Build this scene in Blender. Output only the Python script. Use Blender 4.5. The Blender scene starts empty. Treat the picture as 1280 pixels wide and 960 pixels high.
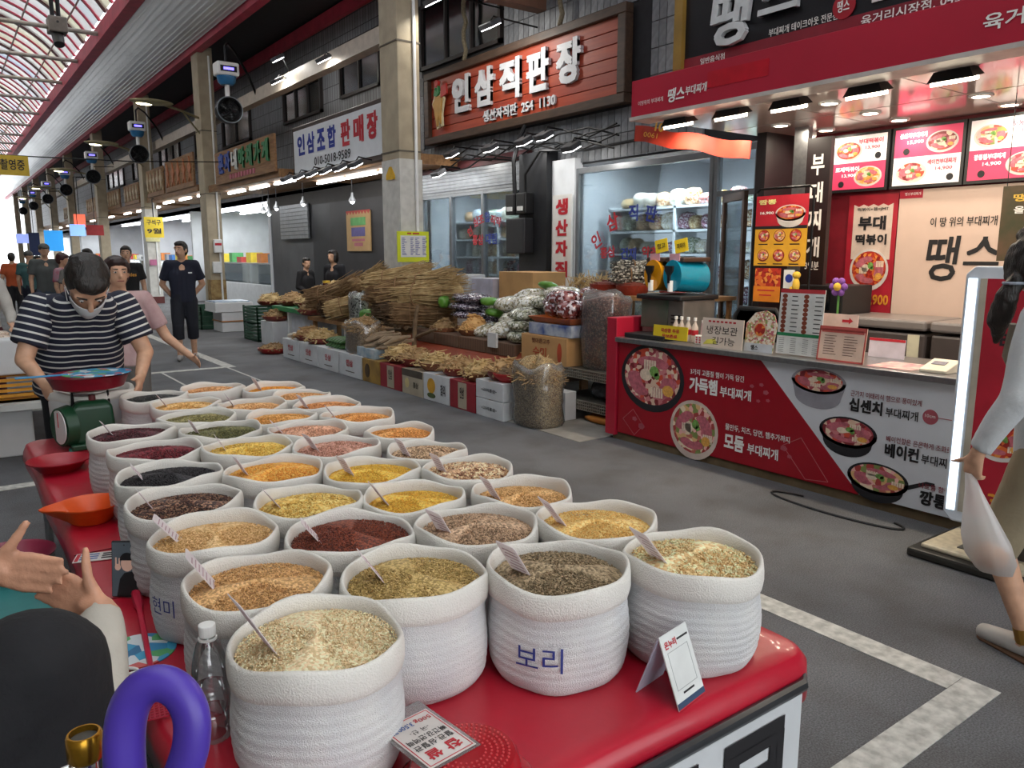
import bpy, bmesh, math, random
import numpy as np
from mathutils import Matrix, Vector, noise
random.seed(7)
rnd = random.random
def U(a, b): return a + (b - a) * random.random()
PI = math.pi
scene = bpy.context.scene
COL = scene.collection

# ---------------------------------------------------------------- camera
TH, PS = math.radians(9.539), math.radians(36.204)
Fv = Vector((math.sin(PS) * math.cos(TH), math.cos(PS) * math.cos(TH), -math.sin(TH)))
Rv = Vector((math.cos(PS), -math.sin(PS), 0))
Uv = Rv.cross(Fv)
cam = bpy.data.cameras.new('camera')
cam.lens = 970 / 1280 * 36
cam.sensor_width = 36
cam.clip_start = .05
cam_o = bpy.data.objects.new('camera', cam)
m = Matrix((Rv, Uv, -Fv)).transposed().to_4x4()
m.translation = (0, 0, 1.6)
cam_o.matrix_world = m
COL.objects.link(cam_o)
scene.camera = cam_o

# ---------------------------------------------------------------- sky, exposure
world = bpy.data.worlds.new('world')
scene.world = world
world.use_nodes = True
bg = world.node_tree.nodes['Background']
bg.inputs[0].default_value = (.93, .97, 1, 1)      # even white overcast
bg.inputs[1].default_value = 2.3
vs = scene.view_settings
vs.view_transform = 'Standard'
vs.look = 'None'
vs.exposure = .6
vs.gamma = 1
vs.use_curve_mapping = False
scene.cycles.max_bounces = 8
scene.cycles.transparent_max_bounces = 12
scene.cycles.sample_clamp_indirect = 6

# ---------------------------------------------------------------- helpers: materials
MATS = {}
def nodes(mat):
    mat.use_nodes = True
    nt = mat.node_tree
    return nt, nt.nodes, nt.links, nt.nodes['Principled BSDF']
def srgb(h):
    h = h.lstrip('#')
    c = [int(h[i:i + 2], 16) / 255 for i in (0, 2, 4)]
    return tuple(x / 12.92 if x <= .04045 else ((x + .055) / 1.055) ** 2.4 for x in c)
def mix(a, b, t): return tuple(x + (y - x) * t for x, y in zip(a, b))
def P(name, col, rough=.6, metal=0., var=.12, vs=8., bump=0., bs=120., spec=.5, coat=0., emit=0., ecol=None, alpha=1., col2=None, coord='Object', stretch=(1, 1, 1), detail=4):
    """plain procedural material: base colour broken up by noise, optional fine bump"""
    if name in MATS: return MATS[name]
    if isinstance(col, str): col = srgb(col)
    if isinstance(col2, str): col2 = srgb(col2)
    mat = bpy.data.materials.new(name)
    nt, N, L, b = nodes(mat)
    b.inputs['Roughness'].default_value = rough
    b.inputs['Metallic'].default_value = metal
    b.inputs['Specular IOR Level'].default_value = spec
    b.inputs['Coat Weight'].default_value = coat
    b.inputs['Alpha'].default_value = alpha
    tc = N.new('ShaderNodeTexCoord')
    mp = N.new('ShaderNodeMapping')
    mp.inputs['Scale'].default_value = stretch
    L.new(tc.outputs[coord], mp.inputs[0])
    if var > 0 or col2:
        nz = N.new('ShaderNodeTexNoise')
        nz.inputs['Scale'].default_value = vs
        nz.inputs['Detail'].default_value = detail
        L.new(mp.outputs[0], nz.inputs['Vector'])
        cr = N.new('ShaderNodeValToRGB')
        c2 = col2 if col2 else tuple(min(1, x * (1 + var)) for x in col)
        c1 = col if col2 else tuple(x * (1 - var) for x in col)
        cr.color_ramp.elements[0].position = .34
        cr.color_ramp.elements[1].position = .66
        cr.color_ramp.elements[0].color = (*c1, 1)
        cr.color_ramp.elements[1].color = (*c2, 1)
        L.new(nz.outputs['Fac'], cr.inputs[0])
        L.new(cr.outputs[0], b.inputs['Base Color'])
    else:
        b.inputs['Base Color'].default_value = (*col, 1)
    if bump:
        n2 = N.new('ShaderNodeTexNoise')
        n2.inputs['Scale'].default_value = bs
        n2.inputs['Detail'].default_value = 3
        L.new(mp.outputs[0], n2.inputs['Vector'])
        bp = N.new('ShaderNodeBump')
        bp.inputs['Strength'].default_value = bump
        bp.inputs['Distance'].default_value = .01
        L.new(n2.outputs['Fac'], bp.inputs['Height'])
        L.new(bp.outputs[0], b.inputs['Normal'])
    if emit:
        b.inputs['Emission Color'].default_value = (*(ecol or col), 1)
        b.inputs['Emission Strength'].default_value = emit
    MATS[name] = mat
    return mat
def speckle(name, cols, scale, rough=.7, bump=.6, coat=0., coord='Object', rand=1., dist=.003):
    """cells of several colours (grains, beans, mixed food, bag contents)"""
    if name in MATS: return MATS[name]
    mat = bpy.data.materials.new(name)
    nt, N, L, b = nodes(mat)
    b.inputs['Roughness'].default_value = rough
    b.inputs['Coat Weight'].default_value = coat
    tc = N.new('ShaderNodeTexCoord')
    v = N.new('ShaderNodeTexVoronoi')
    v.inputs['Scale'].default_value = scale
    v.inputs['Randomness'].default_value = rand
    L.new(tc.outputs[coord], v.inputs['Vector'])
    sp = N.new('ShaderNodeSeparateColor')
    L.new(v.outputs['Color'], sp.inputs[0])
    cr = N.new('ShaderNodeValToRGB')
    cr.color_ramp.interpolation = 'CONSTANT'
    cs = [srgb(c) if isinstance(c, str) else c for c in cols]
    while len(cr.color_ramp.elements) < len(cs): cr.color_ramp.elements.new(.5)
    for i, c in enumerate(cs):
        cr.color_ramp.elements[i].position = i / len(cs)
        cr.color_ramp.elements[i].color = (*c, 1)
    L.new(sp.outputs[0], cr.inputs[0])
    L.new(cr.outputs[0], b.inputs['Base Color'])
    if bump:
        bp = N.new('ShaderNodeBump')
        bp.inputs['Strength'].default_value = bump
        bp.inputs['Distance'].default_value = dist
        bp.invert = True
        L.new(v.outputs['Distance'], bp.inputs['Height'])
        L.new(bp.outputs[0], b.inputs['Normal'])
    MATS[name] = mat
    return mat
def bands(name, cols, axis, period, rough=.7, duty=.3, coord='Object', bump=0.):
    """stripes of cols[1] (a share `duty`) on cols[0] along an axis vector"""
    if name in MATS: return MATS[name]
    mat = bpy.data.materials.new(name)
    nt, N, L, b = nodes(mat)
    b.inputs['Roughness'].default_value = rough
    tc = N.new('ShaderNodeTexCoord')
    dp = N.new('ShaderNodeVectorMath'); dp.operation = 'DOT_PRODUCT'
    dp.inputs[1].default_value = Vector(axis).normalized() / period
    L.new(tc.outputs[coord], dp.inputs[0])
    fr = N.new('ShaderNodeMath'); fr.operation = 'FRACT'
    L.new(dp.outputs['Value'], fr.inputs[0])
    cr = N.new('ShaderNodeValToRGB')
    cr.color_ramp.interpolation = 'CONSTANT'
    cs = [srgb(c) if isinstance(c, str) else c for c in cols]
    cr.color_ramp.elements[0].color = (*cs[0], 1)
    cr.color_ramp.elements[1].position = 1 - duty
    cr.color_ramp.elements[1].color = (*cs[1], 1)
    L.new(fr.outputs[0], cr.inputs[0])
    L.new(cr.outputs[0], b.inputs['Base Color'])
    if bump:
        bp = N.new('ShaderNodeBump'); bp.inputs['Strength'].default_value = bump; bp.inputs['Distance'].default_value = .004
        L.new(fr.outputs[0], bp.inputs['Height']); L.new(bp.outputs[0], b.inputs['Normal'])
    MATS[name] = mat
    return mat
def glass(name, tint=(.9, .97, 1), refl=.12, rough=.02, body=0., bcol=(.9, .9, .9)):
    """thin sheet: mostly see-through, a share reflects; body adds a milky film"""
    if name in MATS: return MATS[name]
    mat = bpy.data.materials.new(name)
    nt, N, L, b = nodes(mat)
    N.remove(b)
    out = N['Material Output']
    t = N.new('ShaderNodeBsdfTransparent'); t.inputs[0].default_value = (*tint, 1)
    g = N.new('ShaderNodeBsdfGlossy'); g.inputs['Roughness'].default_value = rough
    mx = N.new('ShaderNodeMixShader')
    fr = N.new('ShaderNodeFresnel'); fr.inputs[0].default_value = 1.45
    ad = N.new('ShaderNodeMath'); ad.operation = 'MULTIPLY_ADD'; ad.inputs[1].default_value = .8; ad.inputs[2].default_value = refl * .3
    L.new(fr.outputs[0], ad.inputs[0])
    L.new(ad.outputs[0], mx.inputs[0])
    L.new(t.outputs[0], mx.inputs[1]); L.new(g.outputs[0], mx.inputs[2])
    last = mx
    if body:
        d = N.new('ShaderNodeBsdfDiffuse'); d.inputs[0].default_value = (*bcol, 1)
        tr = N.new('ShaderNodeBsdfTranslucent'); tr.inputs[0].default_value = (*bcol, 1)
        m0 = N.new('ShaderNodeMixShader'); L.new(d.outputs[0], m0.inputs[1]); L.new(tr.outputs[0], m0.inputs[2])
        m2 = N.new('ShaderNodeMixShader'); m2.inputs[0].default_value = body
        L.new(mx.outputs[0], m2.inputs[1]); L.new(m0.outputs[0], m2.inputs[2]); last = m2
    L.new(last.outputs[0], out.inputs[0])
    MATS[name] = mat
    return mat
def glow(name, col, s):
    return P(name, col, rough=.5, var=0, emit=s)

# ---------------------------------------------------------------- helpers: shapes
def perp(d):
    d = Vector(d).normalized()
    a = Vector((0, 0, 1)) if abs(d.z) < .9 else Vector((1, 0, 0))
    u = d.cross(a).normalized()
    return u, d.cross(u).normalized()
class MB:
    """collects shapes that become ONE mesh object"""
    def __init__(s): s.v = []; s.f = []
    def add(s, vs_, fs):
        o = len(s.v)
        s.v += [tuple(p) for p in vs_]
        s.f += [tuple(i + o for i in f) for f in fs]
        return s
    def bx(s, x0, x1, y0, y1, z0, z1, M=None):
        vs_ = [Vector((x, y, z)) for z in (z0, z1) for y in (y0, y1) for x in (x0, x1)]
        if M: vs_ = [M @ p for p in vs_]
        return s.add(vs_, [(0, 2, 3, 1), (4, 5, 7, 6), (0, 1, 5, 4), (2, 6, 7, 3), (0, 4, 6, 2), (1, 3, 7, 5)])
    def box(s, c, sz, M=None):
        return s.bx(c[0] - sz[0] / 2, c[0] + sz[0] / 2, c[1] - sz[1] / 2, c[1] + sz[1] / 2, c[2] - sz[2] / 2, c[2] + sz[2] / 2, M)
    def rings(s, rings, cap0=True, cap1=True, close=True):
        n = len(rings[0]); vs_ = [p for r in rings for p in r]; fs = []
        for i in range(len(rings) - 1):
            for j in range(n if close else n - 1):
                k = (j + 1) % n
                fs.append((i * n + j, i * n + k, (i + 1) * n + k, (i + 1) * n + j))
        if cap0: fs.append(tuple(range(n - 1, -1, -1)))
        if cap1: fs.append(tuple((len(rings) - 1) * n + j for j in range(n)))
        return s.add(vs_, fs)
    def tube(s, pts, r, n=8, cap=True, flat=None):
        pts = [Vector(p) for p in pts]; R = []
        rr = r if isinstance(r, (list, tuple)) else [r] * len(pts)
        u = None
        for i, p in enumerate(pts):
            d = pts[min(i + 1, len(pts) - 1)] - pts[max(i - 1, 0)]
            if d.length < 1e-9: d = Vector((0, 0, 1))
            d.normalize()
            if u is None: u, w = perp(d)
            else:
                u = (u - d * u.dot(d))
                u = u.normalized() if u.length > 1e-6 else perp(d)[0]
            w = d.cross(u)
            R.append([p + (u * math.cos(2 * PI * j / n) + w * math.sin(2 * PI * j / n) * (flat or 1)) * rr[i] for j in range(n)])
        return s.rings(R, cap, cap)
    def cyl(s, p0, p1, r0, r1=None, n=16):
        return s.tube([p0, p1], [r0, r0 if r1 is None else r1], n)
    def caps(s, p0, p1, r0, r1=None, n=12):
        """tapered capsule"""
        p0, p1 = Vector(p0), Vector(p1); r1 = r0 if r1 is None else r1
        d = p1 - p0
        d = d.normalized() if d.length > 1e-6 else Vector((0, 0, 1))
        pts = []; rr = []
        for k in range(5):
            a = PI / 2 * k / 4.5 + .08; pts.append(p0 - d * r0 * math.cos(a)); rr.append(r0 * math.sin(a))
        for k in range(5):
            a = PI / 2 * (1 - k / 4.5) - .02; a = max(a, .08); pts.append(p1 + d * r1 * math.cos(a)); rr.append(r1 * math.sin(a))
        return s.tube(pts, rr, n)
    def chain(s, pts, rs, n=12):
        for i in range(len(pts) - 1): s.caps(pts[i], pts[i + 1], rs[i], rs[i + 1], n)
        return s
    def lathe(s, prof, n=24, c=(0, 0, 0), sx=1, sy=1, fn=None, cap=True):
        R = []
        for r, z in prof:
            ring = []
            for j in range(n):
                a = 2 * PI * j / n
                q = fn(r, z, a) if fn else (r, z)
                ring.append((c[0] + q[0] * math.cos(a) * sx, c[1] + q[0] * math.sin(a) * sy, c[2] + q[1]))
            R.append(ring)
        return s.rings(R, cap, cap)
    def ell(s, c, r, n=12, m=8, M=None):
        R = []
        for i in range(m + 1):
            a = PI * i / m; sa = max(math.sin(a), .02)
            ring = [Vector((r[0] * sa * math.cos(2 * PI * j / n), r[1] * sa * math.sin(2 * PI * j / n), -r[2] * math.cos(a))) for j in range(n)]
            R.append([(M @ p if M else p) + Vector(c) for p in ring])
        return s.rings(R)
    def poly(s, pts, M, d=.002, off=0.):
        """2D outline extruded by d along the frame's normal"""
        n = len(pts)
        a = [M @ Vector((x, y, off)) for x, y in pts]; b = [M @ Vector((x, y, off + d)) for x, y in pts]
        fs = [tuple(range(n - 1, -1, -1)), tuple(range(n, 2 * n))]
        fs += [(i, (i + 1) % n, n + (i + 1) % n, n + i) for i in range(n)]
        return s.add(a + b, fs)
    def rect(s, x0, x1, y0, y1, M, d=.002, off=0.):
        return s.poly([(x0, y0), (x1, y0), (x1, y1), (x0, y1)], M, d, off)
    def disc(s, x, y, r, M, d=.002, off=0., n=28, ry=None, a0=0):
        return s.poly([(x + r * math.cos(a0 + 2 * PI * i / n), y + (ry or r) * math.sin(a0 + 2 * PI * i / n)) for i in range(n)], M, d, off)
    def xf(s, M):
        s.v = [tuple(M @ Vector(p)) for p in s.v]; return s
    def mesh(s, name):
        me = bpy.data.meshes.new(name); me.from_pydata(s.v, [], s.f); me.validate(); me.update()
        return me

# frames: local x to the viewer's right, y up, z towards the viewer
def fr_west(x, y, z):      # a surface that faces the street (-X)
    return Matrix(((0, 0, -1, x), (-1, 0, 0, y), (0, 1, 0, z), (0, 0, 0, 1)))
def fr_south(x, y, z):     # a surface that faces down the street (-Y)
    return Matrix(((1, 0, 0, x), (0, 0, -1, y), (0, 1, 0, z), (0, 0, 0, 1)))
def fr_up(x, y, z, a=0):   # lies flat, turned by a
    return Matrix.Translation((x, y, z)) @ Matrix.Rotation(a, 4, 'Z')
def fr_axes(o, xa, ya):
    xa = Vector(xa).normalized(); ya = Vector(ya); ya = (ya - xa * ya.dot(xa)).normalized(); za = xa.cross(ya)
    m_ = Matrix((xa, ya, za)).transposed().to_4x4(); m_.translation = o
    return m_

# ---------------------------------------------------------------- helpers: objects
WM = {}            # world matrix of every object built
def link(o, parent, M=None):
    COL.objects.link(o)
    M = M or Matrix.Identity(4)
    o.matrix_basis = M
    if parent is not None:
        o.parent = parent
        WM[o.name] = WM[parent.name] @ M
    else: WM[o.name] = M.copy()
    return o
def props(o, label=None, cat=None, group=None, kind=None):
    if label: o['label'] = label
    if cat: o['category'] = cat
    if group: o['group'] = group
    if kind: o['kind'] = kind
    return o
def thing(name, label, cat, loc=(0, 0, 0), rz=0., group=None, kind=None):
    o = bpy.data.objects.new(name, None); o.empty_display_size = .1
    link(o, None, Matrix.Translation(loc) @ Matrix.Rotation(rz, 4, 'Z'))
    return props(o, label, cat, group, kind)
def obj(name, mb, mat, parent=None, world=True, smooth=False, bevel=0., seg=2, M=None, kind=None, label=None, cat=None, group=None):
    """link a shape as one mesh object; with world=True its coordinates are world coordinates"""
    me = mb if isinstance(mb, bpy.types.Mesh) else mb.mesh(name)
    if bevel:
        bm = bmesh.new(); bm.from_mesh(me)
        es = [e for e in bm.edges if len(e.link_faces) == 2 and e.calc_face_angle(0) > .5]
        bmesh.ops.bevel(bm, geom=es, offset=bevel, segments=seg, affect='EDGES', profile=.5, clamp_overlap=True)
        bm.to_mesh(me); bm.free()
    if parent is not None and world and M is None:
        me.transform(WM[parent.name].inverted())
    if smooth:
        me.polygons.foreach_set('use_smooth', [True] * len(me.polygons))
        if smooth != 'all': me.set_sharp_from_angle(angle=math.radians(42))
    if not me.materials: me.materials.append(mat)
    o = bpy.data.objects.new(name, me)
    link(o, parent, M)
    if kind is None and parent is not None and name in JOINED: kind = 'stuff'
    return props(o, label, cat, group, kind)
JOINED = {'print', 'print_line', 'holes', 'small_letters', 'ingredient_print', 'noodle_print', 'ham_print', 'herb_print', 'red_print', 'dish_print', 'diamond_outline', 'caption', 'small_print'}
def solo(name, mb, mat, label, cat, group=None, base=None, **k):
    """a thing that is one mesh; origin at its base"""
    me = mb.mesh(name) if isinstance(mb, MB) else mb
    if base is None:
        co = np.empty(len(me.vertices) * 3); me.vertices.foreach_get('co', co); co = co.reshape(-1, 3)
        base = ((co[:, 0].min() + co[:, 0].max()) / 2, (co[:, 1].min() + co[:, 1].max()) / 2, co[:, 2].min())
    me.transform(Matrix.Translation(-Vector(base)))
    return obj(name, me, mat, None, M=Matrix.Translation(base), label=label, cat=cat, group=group, **k)
def struct(name, mb, mat, parent=None, **k):
    o = obj(name, mb, mat, parent, **k)
    if parent is None: o['kind'] = 'structure'
    return o
def copy_tree(o, parent=None, M=None):
    c = o.copy(); COL.objects.link(c)
    if parent is not None: c.parent = parent
    if M is not None: c.matrix_basis = M
    WM[c.name] = (WM[parent.name] if parent is not None else Matrix.Identity(4)) @ c.matrix_basis
    for ch in [q for q in KIDS.get(o.name, o.children)]: copy_tree(ch, c)
    return c
KIDS = {}
TMP = bpy.data.scenes.new('convert')
TVL = TMP.view_layers[0]
def bake(o):
    """evaluate curves and modifiers to a plain mesh in a scratch scene"""
    TMP.collection.objects.link(o)
    TVL.update()
    me = bpy.data.meshes.new_from_object(o.evaluated_get(TVL.depsgraph))
    d = o.data
    bpy.data.objects.remove(o)
    if isinstance(d, bpy.types.Mesh): bpy.data.meshes.remove(d)
    else: bpy.data.curves.remove(d)
    return me
def text_mesh(body, w=None, h=None, ext=.0, bold=0., shear=0., spacing=1.):
    c = bpy.data.curves.new('t', 'FONT')
    c.body = body; c.size = 1; c.shear = shear; c.space_character = spacing
    c.resolution_u = 2
    me = bake(bpy.data.objects.new('t', c))
    n = len(me.vertices)
    co = np.empty(n * 3); me.vertices.foreach_get('co', co); co = co.reshape(-1, 3)
    if bold > .004:      # heavier strokes: shifted copies of the outlines
        src = me; b = bold * .75
        vs0 = co.copy(); fs0 = [tuple(p.vertices) for p in src.polygons]
        allv = []; allf = []
        for lv, (sx_, sy_) in enumerate(((0, 0), (b, b), (-b, b), (b, -b), (-b, -b))):
            o_ = len(allv); allv += [(x + sx_, y + sy_, lv) for x, y, z in vs0]; allf += [tuple(i + o_ for i in f) for f in fs0]
        bpy.data.meshes.remove(src)
        me = bpy.data.meshes.new('t'); me.from_pydata(allv, [], allf)
        n = len(me.vertices)
        co = np.array(allv, float)
    lo, hi = co.min(0), co.max(0)
    sx = w / (hi[0] - lo[0]) if w else None
    sy = h / (hi[1] - lo[1]) if h else None
    sx = sx or sy; sy = sy or sx
    lev = co[:, 2].copy() if bold > .004 else 0
    lo[2] = hi[2] = 0
    co = (co - (lo + hi) / 2) * (sx, sy, 1); co[:, 2] = lev * min(.0004, .004 * (hi[1] - lo[1]) * sy)
    me.vertices.foreach_set('co', co.ravel())
    if ext:
        bm = bmesh.new(); bm.from_mesh(me)
        r = bmesh.ops.extrude_face_region(bm, geom=bm.faces[:])
        bmesh.ops.translate(bm, verts=[q for q in r['geom'] if isinstance(q, bmesh.types.BMVert)], vec=(0, 0, ext))
        bmesh.ops.recalc_face_normals(bm, faces=bm.faces[:])
        bm.to_mesh(me); bm.free()
    return me
def text(body, mat, parent, M, w=None, h=None, ext=.0, bold=.0, name='lettering', off=.002, **k):
    """lettering centred on frame M"""
    me = text_mesh(body, w, h, ext, bold, **k)
    me.transform(M @ Matrix.Translation((0, 0, off)))
    return obj(name, me, mat, parent)
def remesh(mb, voxel, smooth=4, disp=0., dscale=12., seed=0):
    me = mb.mesh('r')
    o = bpy.data.objects.new('r', me)
    md = o.modifiers.new('r', 'REMESH'); md.mode = 'VOXEL'; md.voxel_size = voxel; md.use_smooth_shade = True
    if smooth:
        s_ = o.modifiers.new('s', 'SMOOTH'); s_.iterations = smooth; s_.factor = .5
    me = bake(o)
    if disp:
        for v in me.vertices:
            q = noise.noise_vector(v.co * dscale + Vector((seed, 0, seed)))
            v.co += q * disp
    return me

# ---------------------------------------------------------------- shared materials
white = P('white paint', '#dcdcda', .5, var=.05)
whiteplastic = P('white plastic', '#e4e4e2', .4, var=.03)
black = P('black plastic', '#151517', .45, var=.1)
blackm = P('black metal', '#1c1c1e', .4, .6, var=.1)
steel = P('brushed steel', '#9a9c9e', .3, .9, var=.1, vs=30)
chrome = P('chrome', '#d8d8d8', .1, 1, var=.02)
red = P('red plastic', '#b3152e', .35, var=.08)
ink = P('black ink', '#17161a', .6, var=0)
redink = P('red ink', '#b8202e', .6, var=0)
blueink = P('blue ink', '#22348f', .6, var=0)
whiteink = P('white ink', '#e8e6e2', .6, var=0)
cardboard = P('brown cardboard', '#a5805a', .85, var=.12, vs=6, bump=.1)
kraft = P('kraft board', '#b98f5e', .85, var=.08, vs=6)
wood = P('pale wood', '#b48a5c', .6, col2='#9a7046', vs=3, stretch=(1, 8, 8))
darkwood = P('dark wood', '#4a3526', .55, col2='#38271c', vs=4, stretch=(6, 1, 6))
skin = P('skin', '#c99d80', .5, var=.1, vs=20, bump=.08, bs=200)
hairm = P('black hair', '#15120f', .45, col2='#231c18', vs=60, stretch=(1, 1, .2), bump=.5, bs=160)
# ================================================================ THE SETTING
Y0, Y1 = -12, 84
def asphalt_mat():
    mat = P('asphalt', '#595a5e', .85, col2='#727478', vs=.9, bump=.6, bs=240, detail=10)
    nt, N, L, b = nodes(mat)
    lk = b.inputs['Base Color'].links[0]; src = lk.from_socket
    tc = N.new('ShaderNodeTexCoord')
    v = N.new('ShaderNodeTexNoise'); v.inputs['Scale'].default_value = 150; v.inputs['Detail'].default_value = 2; L.new(tc.outputs['Object'], v.inputs['Vector'])
    cr = N.new('ShaderNodeValToRGB'); cr.color_ramp.elements[0].position = .35; cr.color_ramp.elements[1].position = .7
    cr.color_ramp.elements[0].color = (.62, .61, .6, 1); cr.color_ramp.elements[1].color = (1.25, 1.24, 1.22, 1)
    L.new(v.outputs['Fac'], cr.inputs[0])
    s2 = N.new('ShaderNodeTexNoise'); s2.inputs['Scale'].default_value = 3.1; s2.inputs['Detail'].default_value = 6; L.new(tc.outputs['Object'], s2.inputs['Vector'])
    c2 = N.new('ShaderNodeValToRGB'); c2.color_ramp.elements[0].position = .3; c2.color_ramp.elements[1].position = .55
    c2.color_ramp.elements[0].color = (.8, .77, .73, 1); c2.color_ramp.elements[1].color = (1, 1, 1, 1)
    L.new(s2.outputs['Fac'], c2.inputs[0])
    for k in (cr, c2):
        m_ = N.new('ShaderNodeMix'); m_.data_type = 'RGBA'; m_.blend_type = 'MULTIPLY'; m_.inputs[0].default_value = 1
        L.new(src, m_.inputs[6]); L.new(k.outputs[0], m_.inputs[7]); src = m_.outputs[2]
    L.new(src, b.inputs['Base Color'])
    return mat
asphalt = asphalt_mat()
paint = P('worn road paint', '#c9c8c2', .8, col2='#9d9c97', vs=22, bump=.3, bs=200, detail=6)
concrete = P('pale concrete', '#8d8a84', .85, var=.15, vs=5, bump=.3)
floor = struct('floor', MB().bx(-8, 12, Y0, Y1, -.2, 0), asphalt)
tn = 0
def trim(mb, mat, **k):
    global tn
    tn += 1
    return struct('trim_%d' % tn, mb, mat, **k)
for r_ in ((2.88, 3.01, 1.192, 2.3), (.4, 3.01, 1.06, 1.19), (3.16, 3.31, 11.332, 24), (-1.5, 3.31, 11.2, 11.33), (3.17, 3.2, 9.3, 11.2), (2.3, 2.33, 9.6, 11.2), (-1.5, .47, 6.18, 6.3), (-1.5, .8, 9.25, 9.38)):
    trim(MB().bx(r_[0], r_[1], r_[2], r_[3], -.05, .004), paint)
trim(MB().bx(4.3, 7.1, 4.9, 12.2, -.05, .006), concrete)

# ---- vaulted roof: red ribs, pale panes, tie rods
ribred = P('red roof steel', '#b53a50', .5, var=.15, vs=3)
ribdark = P('dark red roof steel', '#4a141f', .5, var=.1)
pole_cream = P('cream painted steel', '#a59880', .55, var=.12, vs=4, bump=.15, bs=40)
silver = P('ribbed aluminium', '#e2e4e6', .35, .2, var=.12, vs=2, stretch=(1, .15, 1))
CX, CZ, CR = 1.15, 5.54, 3.43
ceiling = struct('ceiling', MB().bx(3.93, 4.2, Y0, Y1, 7.02, 7.4).bx(-1.9, -1.63, Y0, Y1, 7.02, 7.4), ribred)
def arc(x0, x1, n, dz=0., r=CR):
    return [(CX + dx, CZ + dz + math.sqrt(max(r * r - dx * dx, 0))) for dx in [x0 + (x1 - x0) * i / n for i in range(n + 1)]]
prof = arc(2.82, 1.0, 9) + arc(1.0, -1.0, 6, .42) + arc(-1.0, -2.82, 9)
def strip(pr, y0, y1, t):
    q = MB()
    lo = [(x, z) for x, z in pr]
    hi = [(x + (x - CX) / CR * t, z + (z - CZ) / CR * t) for x, z in pr]
    R = []
    for (a, b) in zip(lo, hi): R.append([(a[0], y0, a[1]), (a[0], y1, a[1]), (b[0], y1, b[1]), (b[0], y0, b[1])])
    return q.rings(R)
rib_me = strip(prof, -.06, .06, .05).mesh('rib'); rib_me.materials.append(ribred)
rib2_me = strip(prof, -.08, .08, .09).mesh('rib'); rib2_me.materials.append(ribdark)
pane_mats = []
for i, c in enumerate(((.97, .97, .93), (.97, .95, .82), (.9, .95, .98), (.78, .88, .97), (.96, .96, .96))):
    pane_mats.append(glass('roof sheet %d' % i, tint=tuple(q * .93 for q in c), refl=.02, rough=.3, body=.16, bcol=c))
pane_me = {}
for k, pr in enumerate((arc(2.82, 1.0, 9), arc(1.0, -1.0, 6, .42), arc(-1.0, -2.82, 9))):
    for j in range(5):
        me = strip(pr, .07, .83, .01)
        me.v = [(x, y, z + .05) for x, y, z in me.v]
        me = me.mesh('pane'); me.materials.append(pane_mats[j]); pane_me[k, j] = me
nr = 0
y = Y0 + .3
while y < Y1 - 1:
    o = bpy.data.objects.new('rib', rib2_me if nr % 4 == 2 else rib_me); link(o, ceiling, Matrix.Translation((0, y, 0)))
    if y < 76:
        for k in range(3):
            o = bpy.data.objects.new('pane', pane_me[k, random.choice((0, 0, 1, 1, 2, 3, 4, 4))]); link(o, ceiling, Matrix.Translation((0, y, 0)))
    nr += 1; y += .9
tie_me = MB().cyl((-1.7, 0, 7.2), (4.0, 0, 7.2), .055, n=10).mesh('tie_rod'); tie_me.materials.append(P('tie rod grey', '#9c948c', .5, .3, var=.1))
y = 19.9
while y < 74:
    link(bpy.data.objects.new('tie_rod', tie_me), ceiling, Matrix.Translation((0, y, 0))); y += 3.6
for x in (3.55, 2.75): obj('purlin', MB().cyl((x, Y0, CZ + math.sqrt(CR ** 2 - (x - CX) ** 2) - .04), (x, Y1 - 2, CZ + math.sqrt(CR ** 2 - (x - CX) ** 2) - .04), .025, n=6), P('purlin grey', '#85786f', .5), ceiling)
for x in (2.15, .15):
    z = CZ + math.sqrt(CR ** 2 - 1)
    obj('lantern_rail', MB().bx(x - .05, x + .05, Y0, Y1 - 2, z - .05, z + .1).bx(x - .05, x + .05, Y0, Y1 - 2, z + .38, z + .5), ribred, ceiling)
# ribbed aluminium valance under the roof edge, one strip after another
NP_ = 13
pts = []
for i in range(NP_ + 1):
    t = i / NP_
    pts.append((5.5 - 1.3 * t, 6.5 + .53 * t + .16 * math.sin(PI * t) * -1))
for i in range(NP_):
    (xa, za), (xb, zb) = pts[i], pts[i + 1]
    q = MB()
    for sgn in ((1,) if i else (1,)):
        q.rings([[(xa, yy, za), (xa - .02, yy, za + .018), (xb + .012, yy, zb + .018), (xb, yy, zb), (xb, yy, zb + .05), (xa, yy, za + .05)] for yy in (Y0, Y1)])
    obj('valance_panel', q, silver, ceiling)
obj('valance_mirror', MB().rings([[(2.3 - x, yy, z) for x, z in pts] + [(2.3 - x, yy, z + .05) for x, z in pts[::-1]] for yy in (Y0, Y1)]), silver, ceiling)
darksoffit = P('dark soffit board', '#2c2c2f', .8, var=.1)
struct('ceiling.001', MB().bx(5.5, 7.5, Y0, Y1, 6.62, 6.75), darksoffit)
struct('ceiling.002', MB().bx(-6.2, -3.2, Y0, Y1, 6.62, 6.75), darksoffit)
trim(MB().bx(5.42, 5.62, Y0, Y1, 6.36, 6.62), ribred)
trim(MB().bx(7.0, 7.1, 4.5, Y1, 6.3, 6.55), ribred)
struct('wall_left', MB().bx(-6.2, -5.9, Y0, Y1, 0, 6.62), P('left shop wall', '#8f8a84', .8, var=.3, vs=1))

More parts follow.
